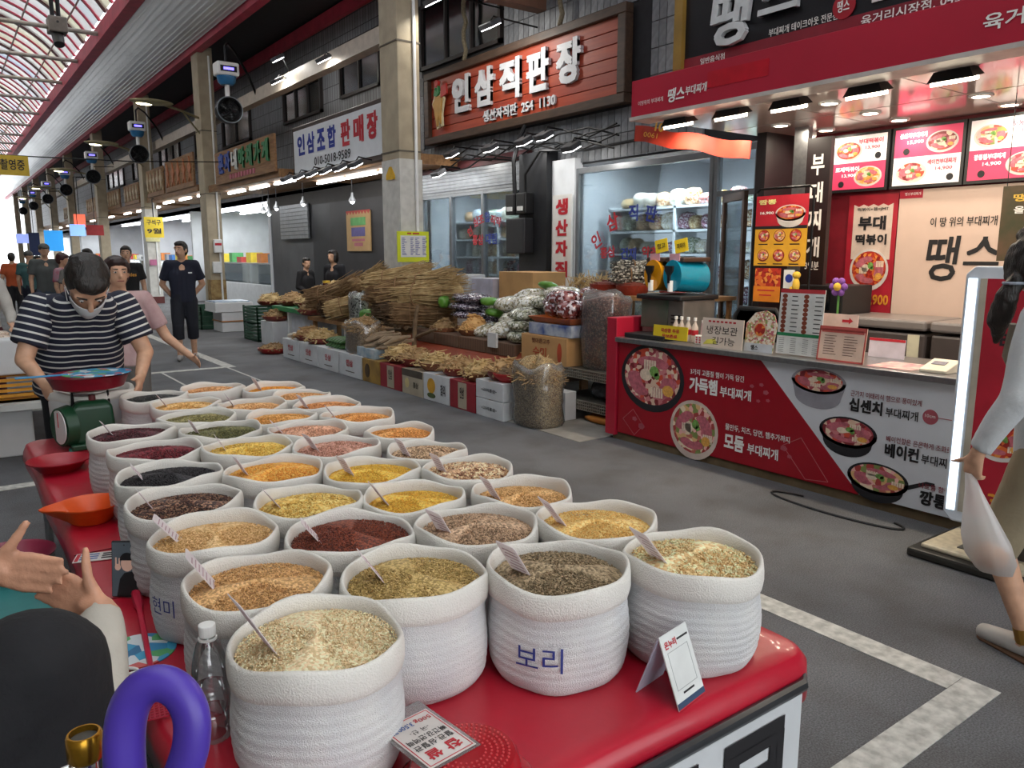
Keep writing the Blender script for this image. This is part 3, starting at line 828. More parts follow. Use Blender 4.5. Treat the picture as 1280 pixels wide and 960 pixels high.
# window lettering
def glass_text(items, x):
    for body, y, z, h, mt, rot in items:
        me = text_mesh(body, None, h, 0, .03)
        me.transform(fr_west(x, y, z) @ Matrix.Rotation(rot, 4, 'Z'))
        wn = 'wide' if y < 8.5 else 'sliding'
        solo('window_lettering', me, mt, '%s painted letters on the %s shop window' % ('red' if mt is redink else 'blue', wn), 'lettering', 'painted letters on the %s shop window' % wn)
glass_text((('인', 7.72, 1.77, .2, redink, .5), ('삼', 7.42, 2.0, .22, redink, .25), ('직', 7.05, 2.1, .2, blueink, 0), ('판', 6.75, 2.08, .2, blueink, -.2), ('홍삼', 7.5, 1.62, .15, redink, .1), ('건재', 7.12, 1.6, .15, blueink, 0), ('약초', 6.75, 1.62, .14, redink, 0),
            ('인', 10.75, 1.95, .15, redink, .5), ('삼조', 10.5, 2.12, .16, redink, .2), ('합', 10.25, 2.17, .16, blueink, 0), ('직약', 10.02, 2.1, .15, redink, -.2), ('홍삼', 10.52, 1.82, .17, redink, 0), ('대림', 10.15, 1.83, .17, blueink, 0)), 7.025)
t = thing('pier_sign', 'tall white sign with red letters on the pier between shops', 'sign', (6.98, 8.35, .95))
fw = fr_west(6.98, 8.34, 1.67)
obj('panel', MB().rect(-.2, .2, -.72, .72, fw, .03, 0), P('panel white', '#d9d7d3', .5, var=.03), t)
for i, ch in enumerate('생산자직판'): text(ch, redink, t, fw @ Matrix.Translation((0, .56 - i * .28, .032)), w=.26, h=.22, bold=.06, name='letter')
t = thing('meter_cabinet', 'black electric meter boxes on the dark pier', 'meter box', (6.85, 9.1, 1.6))
obj('upper_box', MB().bx(6.74, 6.9, 8.9, 9.12, 2.15, 2.45).bx(6.74, 6.9, 9.16, 9.38, 2.15, 2.45), black, t, bevel=.02)
obj('lower_box', MB().bx(6.72, 6.9, 8.9, 9.34, 1.6, 2.1), P('dark box', '#222327', .5), t, bevel=.02)
obj('tag', MB().bx(6.71, 6.74, 8.95, 9.05, 2.2, 2.26).bx(6.71, 6.74, 9.2, 9.3, 2.2, 2.26), whiteplastic, t)
obj('cable', MB().tube([(6.82, 9.0, 2.45), (6.8, 8.98, 2.7), (6.85, 8.7, 3.0), (6.9, 7.8, 2.92), (6.9, 6.6, 2.95)], .02, 6).tube([(6.82, 9.25, 2.45), (6.8, 9.25, 2.9), (6.85, 9.2, 3.2), (6.95, 9.18, 3.4)], .03, 6), blackm, t, smooth=True)
for k in range(5):
    q = MB().tube([(6.9 + .05 * math.sin(i * 1.3 + k), 12.2 - i * .55, 2.98 + .1 * math.sin(i * 1.9 + k * 2) + .05 * k) for i in range(10)], .012, 5)
    solo('cable', q, blackm, 'loose black cable looped along the tiled wall under the red plank sign', 'cable', 'cables on the tiled wall', smooth=True)

# ---- open shop behind the root bundles (between first and second columns)
trim(MB().bx(7.05, 7.15, 13.2, 20.2, 2.7, 3.0), P('dark lintel', '#26221f', .7))
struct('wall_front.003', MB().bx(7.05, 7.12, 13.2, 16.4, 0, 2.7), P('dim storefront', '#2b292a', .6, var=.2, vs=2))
struct('wall_front.004', MB().bx(7.05, 7.12, 16.4, 17.4, 0, 2.7), P('black pier', '#191a1e', .5))
struct('wall_front.005', MB().bx(7.07, 7.12, 17.4, 20.2, 0, 2.7), P('grey storefront', '#434446', .5, var=.2, vs=2))
rs = thing('roller_shutter', 'half lowered grey roller shutter behind the root sellers', 'shutter', (7.0, 18.4, 1.9))
for k in range(9): obj('slat', MB().bx(6.98, 7.02, 17.5, 19.3, 1.95 + k * .09, 2.03 + k * .09), P('shutter grey', '#86898d', .4, .6), rs)
t = thing('cloth_banner', 'brown cloth banner with green and purple patches behind the root heap', 'banner', (7.04, 14.9, 1.66))
fw = fr_west(7.04, 14.92, 2.05)
obj('cloth', MB().rect(-.56, .56, -.4, .4, fw, .02), P('banner brown', '#a98a5e', .8, var=.06), t)
obj('green_patch', MB().rect(-.35, .35, .12, .28, fw, .004, .02), P('banner green', '#5f9a5c', .8), t)
obj('purple_patch', MB().rect(-.32, .32, -.1, .08, fw, .004, .02), P('banner purple', '#5a5483', .8), t)
obj('stripe_edge', MB().poly([(-.56 + i * .07, .4 - (.06 if i % 2 else 0)) for i in range(17)] + [(.56, .42), (-.56, .42)], fw, .004, .02), P('banner red', '#a3433c', .8), t)
obj('print', MB().rect(-.3, .3, -.2, -.15, fw, .004, .02).rect(-.2, .2, -.3, -.23, fw, .004, .02), P('banner pink', '#a3606a', .8), t)
for k, (yy, zz) in enumerate(((13.6, 2.55), (16.0, 2.62), (17.6, 2.6), (18.1, 2.5), (18.5, 2.58))):
    t = thing('bulb_lamp', 'bell shaped bulb hanging on a cord under the timber awning', 'lamp', (6.3, yy, zz), group='hanging bulbs')
    obj('cord', MB().cyl((6.3, yy, zz + .15), (6.3, yy, 3.06), .008, n=5), blackm, t)
    obj('shade', MB().lathe([(.07, 0), (.06, .04), (.025, .1), (.02, .16)], 14, (6.3, yy, zz)), P('lamp grey', '#8a8c8e', .4, .4), t, smooth=True)
    obj('bulb', MB().ell((6.3, yy, zz - .01), (.04, .04, .035), 10, 6), tubeglow, t, smooth=True)
# ---- bright shops farther on: counters, shelving, signs, lights
random.seed(21)
cmats = [P('far %d' % i, c, .5) for i, c in enumerate(('#b23a3a', '#d8c23c', '#3a6fb2', '#4f9a5c', '#d9d9d6', '#8a8f96', '#c77a3c'))]
for k, y0 in enumerate((20.6, 28.3, 36.3, 45.3, 53.3)):
    ln = 7.2
    t = thing('display_counter', 'white glazed refrigerated counter inside the %s bright shop' % ('first', 'second', 'third', 'fourth', 'fifth')[k], 'counter', (7.5, y0 + ln / 2, 0))
    obj('base', MB().bx(7.2, 8.0, y0 + .3, y0 + ln - .4, 0, .75), P('counter white', '#c6cacd', .4, var=.06), t, bevel=.02)
    obj('glass_hood', MB().bx(7.25, 7.27, y0 + .3, y0 + ln - .4, .75, 1.3), shopglass, t)
    obj('hood_top', MB().bx(7.25, 7.9, y0 + .3, y0 + ln - .4, 1.3, 1.34), steel, t)
    for i in range(7):
        yy = y0 + .6 + i * .9
        solo('packaged_box', MB().bx(7.4, 7.75, yy, yy + U(.3, .6), 1.34, 1.34 + U(.12, .3)), random.choice(cmats), 'coloured packaged box on the counter of a distant shop', 'box', 'boxes on distant counters')
    t = thing('ceiling_light', 'long fluorescent fitting inside the %s bright shop' % ('first', 'second', 'third', 'fourth', 'fifth')[k], 'lamp', (8, y0 + 3.5, 2.9))
    for x in (7.5, 8.4): obj('tube', MB().bx(x, x + .08, y0 + .6, y0 + ln - .8, 2.9, 2.95), tubeglow, t)
    area((8, y0 + ln / 2, 2.85), 1.0, 120, (.93, .97, 1), sy=6, parent=t)
    if k < 3:
        bs_ = thing('back_shelf', 'steel back shelves inside the %s bright shop' % ('first', 'second', 'third')[k], 'shelf', (9.75, y0 + 3.5, 0))
        for zz in (.9, 1.35, 1.8): obj('shelf_board', MB().bx(9.55, 9.98, y0 + .3, y0 + ln - .4, zz - .03, zz), steel, bs_)
        for yy in (y0 + .3, y0 + 3.5, y0 + ln - .4): obj('upright', MB().bx(9.55, 9.6, yy - .02, yy + .02, 0, 1.8), steel, bs_)
    for i in range(4):
        for j in range(4 if k < 3 else 0):
            for zz in (.9, 1.35, 1.8):
                if i < 4: solo('packaged_box', MB().bx(9.6, 9.9, y0 + .5 + i * 1.6 + j * .38, y0 + .82 + i * 1.6 + j * .38, zz, zz + U(.2, .4)), random.choice(cmats), 'packaged box on the back shelves of a distant shop', 'box', 'boxes on distant back shelves')
        solo('shop_notice', MB().bx(9.93, 9.97, y0 + .8 + i * 1.6, y0 + 1.9 + i * 1.6, 1.3 + U(0, .3), 2.3), random.choice(cmats), 'coloured notice on the back wall of a distant shop', 'poster', 'notices in distant shops')
def plate(x, y, z, w, h, mat, lab, body=None, tm=None, cat='sign', emit=False, face='w', bw=None):
    t = thing('hanging_sign', lab, cat, (x, y, z - h / 2))
    f_ = fr_west(x, y, z) if face == 'w' else fr_south(x, y, z)
    if face == 's' and y > 25 and x < 5.55 or y == 26.2: obj('hanger', MB().cyl((x, y, z + h / 2), (x, y, 3.25 if y < 28 else 4.9), .015, n=6).cyl((x, y, 3.25 if y < 28 else 4.9), (6.0, y, 3.25 if y < 28 else 4.95), .015, n=6), blackm, t)
    obj('plate', MB().rect(-w / 2, w / 2, -h / 2, h / 2, f_, .03, -.015), mat, t)
    for i, b_ in enumerate(body or ()):
        text(b_, tm, t, f_ @ Matrix.Translation((0, h * (.24 - .42 * i), .016)), w=(bw or .75) * w, h=h * .27, bold=.03)
    return t
yel = P('yellow card', '#d9bd22', .5, var=.04)
plate(5.5, 26.2, 2.4, .55, .62, yel, 'yellow handwritten card hanging before the second bright shop', ('구석구', '9월'), ink, face='s')
plate(5.66, 27.24, 2.28, .42, .6, P('pale yellow card', '#d5cf9a', .5), 'pale yellow notice on the third column', None, face='s')
plate(5.62, 27.23, 1.32, .2, .18, P('pink box', '#b86a8e', .5), 'small pink meter box on the third column', None, face='s')
plate(5.3, 39.8, 3.05, .45, .55, glow('lit red sign', (.9, .15, .08), .7), 'small lit red sign above the arcade', None, face='s')
plate(5.15, 39.5, 2.62, .6, .5, glow('lit blue sign', (.25, .45, .95), .7), 'lit blue and white sign below the red one', None, face='s')
plate(5.0, 47, 2.25, .85, 1.05, glow('lit cyan sign', (.03, .3, .75), .6), 'tall bright blue sign far down the arcade', None, face='s')
plate(3.9, 50, 2.4, .7, .5, glow('lit lilac sign', (.3, .38, .8), .6), 'lilac lit sign far down the arcade', None, face='s')
plate(4.3, 49, 2.1, .5, 1.2, P('navy board', '#232a4c', .5), 'dark navy board standing among distant stalls', None, face='s')
plate(5.1, 34.5, 2.5, .6, .4, P('red awning cloth', '#a02a2c', .6), 'short red awning cloth between distant columns', None, face='s')
# ================================================================ STEW SHOP ON THE RIGHT
shopred = P('shop red', '#a81530', .42, var=.06, vs=2)
shopwine = P('counter red print', '#96001a', .4, var=.04)
printwhite = P('print white', '#c9ccd2', .45, var=.02)
blacksign = P('sign black', '#141318', .35, var=.1)
panblack = P('print pan black', '#1b1b20', .5)
pangrey = P('print pan grey', '#8c8a92', .5)
foodm = [speckle('food %d' % i, c, s, .5, 0) for i, (c, s) in enumerate((
    (('#a3404a', '#c77a7c', '#d8b8a0', '#7a2228', '#c94a32', '#e0c9b0'), 26), (('#b86a5a', '#d9b07a', '#e6d2b4', '#a33d3a', '#7d8a4c', '#e8b0a8'), 26),
    (('#b5331f', '#d0642c', '#8f1f18', '#d98a3c', '#a82a1c'), 40), (('#cf8a3c', '#e0a95a', '#b8632a', '#dcc08a'), 40)))]
pinkp = P('print ham', '#b4606c', .5, var=.25, vs=40)
palep = P('print pale', '#dcc8b2', .5, var=.15, vs=40)
greenp = P('print green', '#6f9a4c', .5, var=.3, vs=60)
eggp = P('print yellow', '#d9a04a', .5, var=.15, vs=60)
W0 = lambda x: fr_west(x, 0, 0)                # local x = -Y, y = Z
def food(par, F, cx, cy, rx, ry, pan=panblack, seed=0, side=0., k=0, off=0., handle=None):
    random.seed(seed)
    q = MB().disc(cx, cy, rx, F, .001, off, 30, ry)
    if side: q.poly([(cx + rx * math.cos(a), cy + ry * math.sin(a)) for a in [PI + PI * i / 14 for i in range(15)]] + [(cx + rx * .85 * math.cos(a), cy - side + ry * math.sin(a)) for a in [2 * PI - PI * i / 14 for i in range(15)]], F, .001, off)
    if handle: q.poly([(cx + rx * .9, cy + .0), (cx + rx * 1.5, cy + ry * .55), (cx + rx * 1.75, cy + ry * .55), (cx + rx * 1.75, cy + ry * .35), (cx + rx * 1.5, cy + ry * .3), (cx + rx, cy - ry * .2)], F, .001, off)
    obj('pan_print', q, pan, par)
    fx, fy = rx * .88, ry * .84
    obj('food_print', MB().disc(cx, cy + ry * .05, fx, F, .001, off + .001, 26, fy), foodm[k], par)
    q = MB()
    for g in range(3):
        a0 = g * 2.1 + seed; n = 6
        for i in range(n):
            a = a0 + i * .2
            q.disc(cx + fx * .62 * math.cos(a), cy + fy * .62 * math.sin(a), fx * .27, F, .0005 , off + .002 + i * .0002, 10, fy * .16, 0)
    obj('ham_print', q, pinkp, par)
    q = MB()
    for g in range(2):
        a = 1.1 + g * 2.6 + seed
        for i in range(5): q.rect(cx + fx * (.55 * math.cos(a)) + i * fx * .09, cx + fx * .55 * math.cos(a) + i * fx * .09 + fx * .07, cy + fy * .5 * math.sin(a) - fy * .15, cy + fy * .5 * math.sin(a) + fy * .2, F, .0005, off + .0032)
    q.disc(cx - fx * .2, cy + fy * .1, fx * .22, F, .0005, off + .0032, 14, fy * .22)
    obj('noodle_print', q, palep, par)
    obj('herb_print', MB().disc(cx + fx * .1, cy + fy * .25, fx * .17, F, .0005, off + .004, 8, fy * .2).disc(cx + fx * .2, cy + fy * .1, fx * .1, F, .0005, off + .004, 7), greenp, par)
    obj('corn_print', MB().disc(cx + fx * .6, cy - fy * .35, fx * .2, F, .0005, off + .0042, 9, fy * .2), eggp, par)

# ---- counter
t = counter = thing('shop_counter', 'long shop counter with red and white printed front and steel top', 'counter', (5.0, 2.2, 0))
F = W0(4.65)
obj('carcass', MB().bx(4.66, 5.3, -.6, 4.8, .06, .85), P('counter carcass', '#5c2026', .6), t)
obj('base_board', MB().bx(4.66, 5.25, -.6, 4.86, 0, .08), P('dirty base board', '#6e5c42', .8, col2='#54452f', vs=6), t)
pA = obj('front_panel', MB().poly([(-4.79, .07), (-2.56, .07), (-3.36, .86), (-4.79, .86)], F, .008, 0), shopwine, t, label='red half of the printed front')
pB = obj('front_panel', MB().poly([(-2.56, .07), (.6, .07), (.6, .86), (-3.36, .86)], F, .008, 0), printwhite, t, label='white half of the printed front')
obj('end_panel', MB().bx(4.62, 5.3, 4.8, 4.92, .04, 1.06), shopred, t, bevel=.004, seg=1)
obj('steel_top', MB().bx(4.6, 5.34, -.6, 4.8, .86, .9), steel, t, bevel=.006)
o8 = .009
food(pA, F, -4.4, .59, .35, .28, panblack, 1, 0, 0, o8)
food(pA, F, -3.94, .24, .24, .235, P('print pot white', '#c9b8ac', .5), 2, 0, 1, o8)
food(pB, F, -2.9, .765, .2, .085, pangrey, 3, .1, 0, o8)
food(pB, F, -2.67, .46, .2, .1, panblack, 4, .06, 0, o8)
food(pB, F, -2.45, .2, .2, .1, panblack, 5, .05, 1, o8, handle=True)
Ft = F @ Matrix.Translation((0, 0, o8))
text('3가지 고품질 햄이 가득 담긴', whiteink, pA, Ft @ Matrix.Translation((-3.74, .70, 0)), w=.5, h=.045, bold=.015)
text('가득햄', whiteink, pA, Ft @ Matrix.Translation((-3.86, .6, 0)), w=.27, h=.12, bold=.05)
text('부대찌개', whiteink, pA, Ft @ Matrix.Translation((-3.56, .585, 0)), w=.28, h=.08, bold=.03)
text('물만두, 치즈, 당면, 햄추가까지', whiteink, pA, Ft @ Matrix.Translation((-3.36, .325, 0)), w=.55, h=.05, bold=.015)
text('모둠', whiteink, pA, Ft @ Matrix.Translation((-3.55, .215, 0)), w=.18, h=.12, bold=.05)
text('부대찌개', whiteink, pA, Ft @ Matrix.Translation((-3.3, .2, 0)), w=.26, h=.08, bold=.03)
dr = P('print dark red', '#7c2230', .5, var=0)
text('근가지 이태리식 햄으로 풍미있게', dr, pB, Ft @ Matrix.Translation((-2.44, .72, 0)), w=.45, h=.038, bold=.01)
text('십센치', ink, pB, Ft @ Matrix.Translation((-2.56, .648, 0)), w=.22, h=.088, bold=.05)
text('부대찌개', ink, pB, Ft @ Matrix.Translation((-2.33, .636, 0)), w=.2, h=.06, bold=.02)
text('베이컨향은 은은하게 조화로운', dr, pB, Ft @ Matrix.Translation((-2.2, .472, 0)), w=.42, h=.038, bold=.01)
text('베이컨', ink, pB, Ft @ Matrix.Translation((-2.31, .4, 0)), w=.21, h=.09, bold=.05)
text('부대찌개', ink, pB, Ft @ Matrix.Translation((-2.09, .39, 0)), w=.2, h=.06, bold=.02)
text('나트륨 함량', dr, pB, Ft @ Matrix.Translation((-2.1, .227, 0)), w=.18, h=.036, bold=.01)
text('깡통햄', ink, pB, Ft @ Matrix.Translation((-2.06, .155, 0)), w=.24, h=.09, bold=.05)
obj('round_badge', MB().disc(-2.16, .648, .045, F, .001, o8).rect(-2.12, -2.02, .648, .652, F, .001, o8), P('print rose', '#a5505c', .5), pB)
text('10cm', whiteink, pB, Ft @ Matrix.Translation((-2.16, .655, .001)), w=.06, h=.02)
q = MB()
for cx, cy, r in ((-3.42, .66, .02), (-3.34, .68, .02), (-3.3, .63, .025), (-3.36, .56, .018), (-3.28, .575, .018), (-3.13, .33, .025), (-3.13, .26, .03), (-3.08, .21, .02), (-4.58, .22, .03), (-4.5, .17, .04)): q.disc(cx, cy, r, F, .001, o8, 5, r * .7)
obj('ingredient_print', q, P('print pink', '#a8525e', .5), pA)
def outline(mb, pts, w):
    for a, b_ in zip(pts, pts[1:] + pts[:1]):
        d = Vector(b_) - Vector(a); n_ = Vector((-d.y, d.x)).normalized() * w
        mb.poly([(a[0] - n_.x, a[1] - n_.y), (b_[0] - n_.x, b_[1] - n_.y), (b_[0] + n_.x, b_[1] + n_.y), (a[0] + n_.x, a[1] + n_.y)], F, .001, o8)
q = MB(); outline(q, [(-4.72, .2), (-4.6, .3), (-4.48, .18), (-4.58, .08)], .002); outline(q, [(-3.14, .28), (-3.0, .36), (-2.78, .1), (-2.95, .08)], .002)
obj('diamond_outline', q, P('print line', '#b0656a', .5), pA)
# ---- shell of the shop
struct('wall_right.002', MB().bx(6.56, 6.7, -3, 4.45, 0, 2.9), P('shop back red', '#7d1423', .5))
glossc = P('gloss ceiling panel', '#c5b5ad', .1, var=.04, vs=1, spec=.7)
cl = struct('ceiling.004', MB().bx(4.77, 6.6, -3, 4.6, 2.68, 2.8), P('ceiling core', '#9a8c86', .6))
for i in range(6):
    for j in range(2):
        obj('panel', MB().bx(4.77 + j * .92, 5.67 + j * .92, 4.6 - (i + 1) * 1.0 + .01, 4.6 - i * 1.0, 2.655, 2.685), glossc, cl)
struct('wall_side.010', MB().bx(6.0, 7.0, 4.4, 4.5, 0, 2.68), P('shop side black', '#1d191b', .4))
struct('wall_side.011', MB().bx(4.7, 7.0, -3.2, -3, 0, 2.8), shopwhite)
# ---- fascia and upper sign
t = thing('shop_fascia', 'long red fascia with white brush lettering over the stew counter', 'sign', (4.6, 2, 2.63))
obj('box', MB().bx(4.55, 4.75, -3, 4.62, 2.66, 2.935), shopred, t, bevel=.004, seg=1)
obj('lower_trim', MB().bx(4.54, 4.76, -3, 4.63, 2.635, 2.662), P('trim white', '#b9b2ac', .4), t)
obj('patch', MB().rect(-3.86, -3.35, 2.76, 2.87, W0(4.55), .003), P('patch red', '#b30f24', .35), t)
Ff = W0(4.548)
text('이땅위의 부대찌개', whiteink, t, Ff @ Matrix.Translation((-4.41, 2.755, 0)), w=.26, h=.035)
text('땡스', whiteink, t, Ff @ Matrix.Translation((-4.15, 2.765, 0)), w=.16, h=.1, bold=.03, shear=.15)
text('부대찌개', whiteink, t, Ff @ Matrix.Translation((-3.96, 2.775, 0)), w=.2, h=.065, bold=.02, shear=.1)
text('육거리시장점', whiteink, t, Ff @ Matrix.Translation((-1.72, 2.79, 0)), w=.62, h=.085, bold=.02)
t = thing('upper_sign', 'black upper shop sign with raised white brush letters and red base strip', 'sign', (4.75, 1.5, 2.94))
obj('panel', MB().bx(4.66, 4.86, -3, 4.18, 3.03, 4.2), blacksign, t)
obj('red_strip', MB().bx(4.655, 4.86, -3, 4.18, 2.935, 3.03), P('strip red', '#7c1526', .45), t)
obj('side_post', MB().bx(4.62, 4.9, 4.18, 4.26, 2.935, 4.2), P('ochre post', '#8a6b2a', .5), t)
Fu = W0(4.655)
for ch, yy, zz, w, h in (('땡', 3.74, 3.22, .34, .36), ('스', 3.36, 3.3, .3, .26), ('부', 3.05, 3.36, .3, .32), ('대', 2.75, 3.4, .3, .32), ('찌', 2.45, 3.42, .3, .32), ('개', 2.15, 3.44, .3, .32)):
    text(ch, P('sign letter', '#c3c6c8', .4), t, Fu @ Matrix.Translation((-yy, zz, 0)), w=w, h=h, ext=.04, bold=.03, shear=.12, name='letter')
text('부대찌개 테이크아웃 전문점', whiteink, t, Fu @ Matrix.Translation((-3.19, 3.058, 0)), w=.5, h=.05, bold=.01)
text('일반음식점', whiteink, t, Fu @ Matrix.Translation((-3.91, 2.983, .003)), w=.22, h=.045, bold=.01)
text('육거리시장점. 043-224', whiteink, t, Fu @ Matrix.Translation((-2.42, 2.985, .003)), w=.72, h=.06, bold=.015)
obj('round_emblem', MB().disc(-2.9, 3.1, .075, Fu, .006), P('emblem red2', '#a01a28', .4), t)
text('땡스', whiteink, t, Fu @ Matrix.Translation((-2.9, 3.1, .008)), w=.08, h=.07, bold=.02)
obj('label_frame', MB().rect(-2.72, -2.0, 3.075, 3.3, Fu, .006), P('label white', '#cfc8c4', .5), t)
obj('label_fill', MB().rect(-2.7, -2.0, 3.09, 3.3, Fu, .008), shopred, t)
# hanging orange banner below the fascia's far end
t = thing('cloth_banner', 'wrinkled orange red cloth banner tied under the fascia', 'banner', (4.95, 4.4, 2.35))
q = MB(); R = []
n = 30
for i in range(n + 1):
    s_ = i / n; x = 4.93 + .012 * math.sin(s_ * 25); yy = 4.95 - 1.2 * s_; zt = 2.68 - .27 * s_ + .01 * math.sin(s_ * 14)
    R.append([(x, yy, zt), (x + .01, yy, zt), (x + .012 * math.sin(s_ * 31), yy, zt - .13), (x - .01 + .012 * math.sin(s_ * 31), yy, zt - .13)])
obj('cloth', q.rings(R), P('banner orange', '#a32c18', .7, var=.15, vs=9), t, smooth=True)
text('0061', P('banner yellow ink', '#d9a53a', .6), t, fr_axes((4.88, 4.72, 2.57), (0, -1, -.22), (0, 0, 1)), w=.16, h=.04)
text('10', P('banner yellow ink', '#d9a53a', .6), t, fr_axes((4.88, 4.62, 2.62), (0, -1, -.22), (0, 0, 1)), w=.1, h=.07, bold=.04)
# ---- lights of the shop
warmglow = glow('warm white tube', (1, .88, .68), 14)
for i, (x, yy) in enumerate(((4.78, 4.32), (4.81, 3.84), (4.85, 3.38), (4.85, 2.82), (4.87, 2.3), (4.87, 1.6), (4.87, .9))):
    t = thing('track_light', '%s black flood lamp under the red fascia counted from the orange banner' % ORD[i], 'lamp', (x, yy, 2.56), group='flood lamps under the red fascia')
    M = Matrix.Translation((x, yy, 2.6)) @ Matrix.Rotation(-.25, 4, 'Y')
    obj('housing', MB().rings([[M @ Vector((a * .07, b_ * .13, 0)) for a, b_ in ((-1, -1), (1, -1), (1, 1), (-1, 1))], [M @ Vector((a * .045, b_ * .1, .055)) for a, b_ in ((-1, -1), (1, -1), (1, 1), (-1, 1))]]), black, t)
    obj('tube', MB().bx(-.05, .02, -.12, .12, -.022, .0, M), warmglow, t)
    obj('mount', MB().bx(x - .03, x + .03, yy - .04, yy + .04, 2.64, 2.68), black, t)
    area((x - .02, yy, 2.55), .06, 8, (1, .86, .66), (0, -.1, 0), sy=.22, parent=t)
for i, (x, yy) in enumerate(((5.77, 4.1), (5.21, 3.31), (5.82, 3.35), (6.3, 4.02), (6.3, 3.38), (5.8, 2.56), (6.3, 2.58), (5.8, 1.7), (6.3, 1.7))):
    t = thing('downlight', 'round recessed downlight glowing in the glossy shop ceiling', 'lamp', (x, yy, 2.64), group='downlights in the shop ceiling')
    obj('lens', MB().cyl((x, yy, 2.645), (x, yy, 2.656), .055, n=24), warmglow, t)
    obj('ring', MB().lathe([(.055, 0), (.075, .002), (.078, .012), (.055, .012)], 24, (x, yy, 2.643), cap=False), white, t, smooth=True)
    area((x, yy, 2.63), .1, 5, (1, .88, .72), parent=t)
t = thing('security_camera', 'small white dome camera at the ceiling corner', 'camera', (6.35, 4.2, 2.58))
obj('base', MB().cyl((6.35, 4.2, 2.62), (6.35, 4.2, 2.66), .05), whiteplastic, t)
obj('dome', MB().ell((6.35, 4.2, 2.6), (.045, .045, .05), 16, 8), whiteplastic, t, smooth=True)
obj('lens', MB().ell((6.325, 4.175, 2.58), (.02, .02, .02), 10, 6), black, t, smooth=True)
# ---- menu screens
scr = [glow('screen white', (.80, .72, .70), .2), glow('screen red', (.55, .04, .10), .3)]
for k, (y0, y1, rows) in enumerate(((4.07, 3.56, (('부대떡볶이', '13,900', 0, 2), ('로제떡볶이', '13,900', 1, 3))), (3.51, 2.96, (('십센치부대찌개', '15,900', 1, 0), ('베이컨부대찌개', '14,900', 0, 0))), (2.92, 2.36, (('모둠부대찌개', '15,900', 0, 1), ('깡통햄부대찌개', '14,900', 1, 0))))):
    t = thing('menu_screen', 'lit menu screen showing %s' % ('two bowls of rice cakes', 'two ham stews on a red and white split', 'a ham platter beside the third panel')[k], 'screen', (6.5, (y0 + y1) / 2, 2.12))
    F = W0(6.49)
    obj('bezel', MB().rect(-y0 - .015, -y1 + .015, 2.13, 2.62, F, .05, -.05), black, t)
    for r_, (nm, pr, kind, fk) in enumerate(rows):
        z0 = 2.375 - r_ * .222; z1 = z0 + .222
        t0 = t; t = obj('screen_half', MB().rect(-y0 + .01, -y1 - .01, z0, z1, F, .002, 0), scr[kind], t0)
        tm = glow('lit white print', (.8, .8, .8), .4) if kind else glow('lit red print', (.6, .05, .08), .4)
        flip = (k + r_) % 2
        fx = -y0 + .16 if not flip else -y1 - .16
        tx = -y1 - .15 if not flip else -y0 + .16
        text(nm, tm, t, F @ Matrix.Translation((tx, z0 + .17, .003)), w=.22, h=.042, bold=.04)
        text(pr, tm, t, F @ Matrix.Translation((tx + .02, z0 + .115, .003)), w=.13, h=.03, bold=.02)
        obj('badge', MB().disc(tx - .05 + .12 * (1 - flip), z0 + .045, .027, F, .001, .003, 16), ink, t)
        food(t, F, fx, z0 + .1, .125, .085, P('print plate', '#c9c2bd', .5), 10 + k * 2 + r_, 0, fk, .003); t = t0
# ---- posters on the back wall
t = thing('wall_poster', 'tall red edged poster with a pan of spicy rice cakes', 'poster', (6.55, 3.68, 1.05))
F = W0(6.55)
obj('sheet', MB().rect(-3.9, -3.46, 1.0, 2.1, F, .01), P('poster red', '#a11a2c', .5), t)
obj('white_field', MB().poly([(-3.85, 1.55), (-3.85, 2.02)] + [(-3.85 + .35 * i / 8, 2.02 - (.02 if i % 2 else 0)) for i in range(1, 8)] + [(-3.5, 2.02), (-3.5, 1.55)], F, .002, .01), P('poster cream', '#cdb9ac', .5), t)
text('떡볶이+햄=JMT', ink, t, F @ Matrix.Translation((-3.675, 1.975, .013)), w=.28, h=.035, bold=.02)
text('부대', ink, t, F @ Matrix.Translation((-3.675, 1.86, .013)), w=.25, h=.12, bold=.06)
text('떡볶이', ink, t, F @ Matrix.Translation((-3.675, 1.72, .013)), w=.28, h=.09, bold=.05)
food(t, F, -3.675, 1.46, .175, .18, P('print plate', '#c9c2bd', .5), 31, 0, 2, .013)
text('13,900', P('poster gold', '#cf8a2c', .5), t, F @ Matrix.Translation((-3.6, 1.2, .011)), w=.24, h=.1, bold=.03)
t = thing('wall_banner', 'wide cream wall banner with black brush lettering', 'banner', (6.55, 2.8, .95))
F = W0(6.545)
obj('sheet', MB().rect(-3.45, -1.2, .95, 2.12, F, .008), P('banner cream', '#cdb4a6', .5, var=.02), t)
text('이 땅 위의 부대찌개', ink, t, F @ Matrix.Translation((-2.93, 1.85, .009)), w=.5, h=.075, bold=.012)
for ch, yy, zz, w, h in (('땡', 3.06, 1.56, .26, .36), ('스', 2.77, 1.62, .26, .22), ('부', 2.48, 1.58, .24, .28), ('대', 2.2, 1.6, .24, .28)):
    text(ch, ink, t, F @ Matrix.Translation((-yy, zz, .009)), w=w, h=h, bold=.02, shear=.1, name='letter')
text('부대찌개', ink, t, F @ Matrix.Translation((-2.6, 1.36, .009)), w=.34, h=.06, bold=.015)
obj('corner_tag', MB().rect(-3.45, -3.26, 2.05, 2.12, F, .002, .008), shopred, t)
text('땡스부대찌개', whiteink, t, F @ Matrix.Translation((-3.34, 2.085, .011)), w=.13, h=.025)
t = thing('photo_poster', 'dark green photo poster with yellow title hanging in the shop', 'poster', (5.9, 2.25, 1.55))
F = W0(5.9)
obj('sheet', MB().rect(-2.4, -1.95, 1.55, 2.05, F, .008), P('poster green', '#3a3a22', .6, col2='#5a4330', vs=6), t)
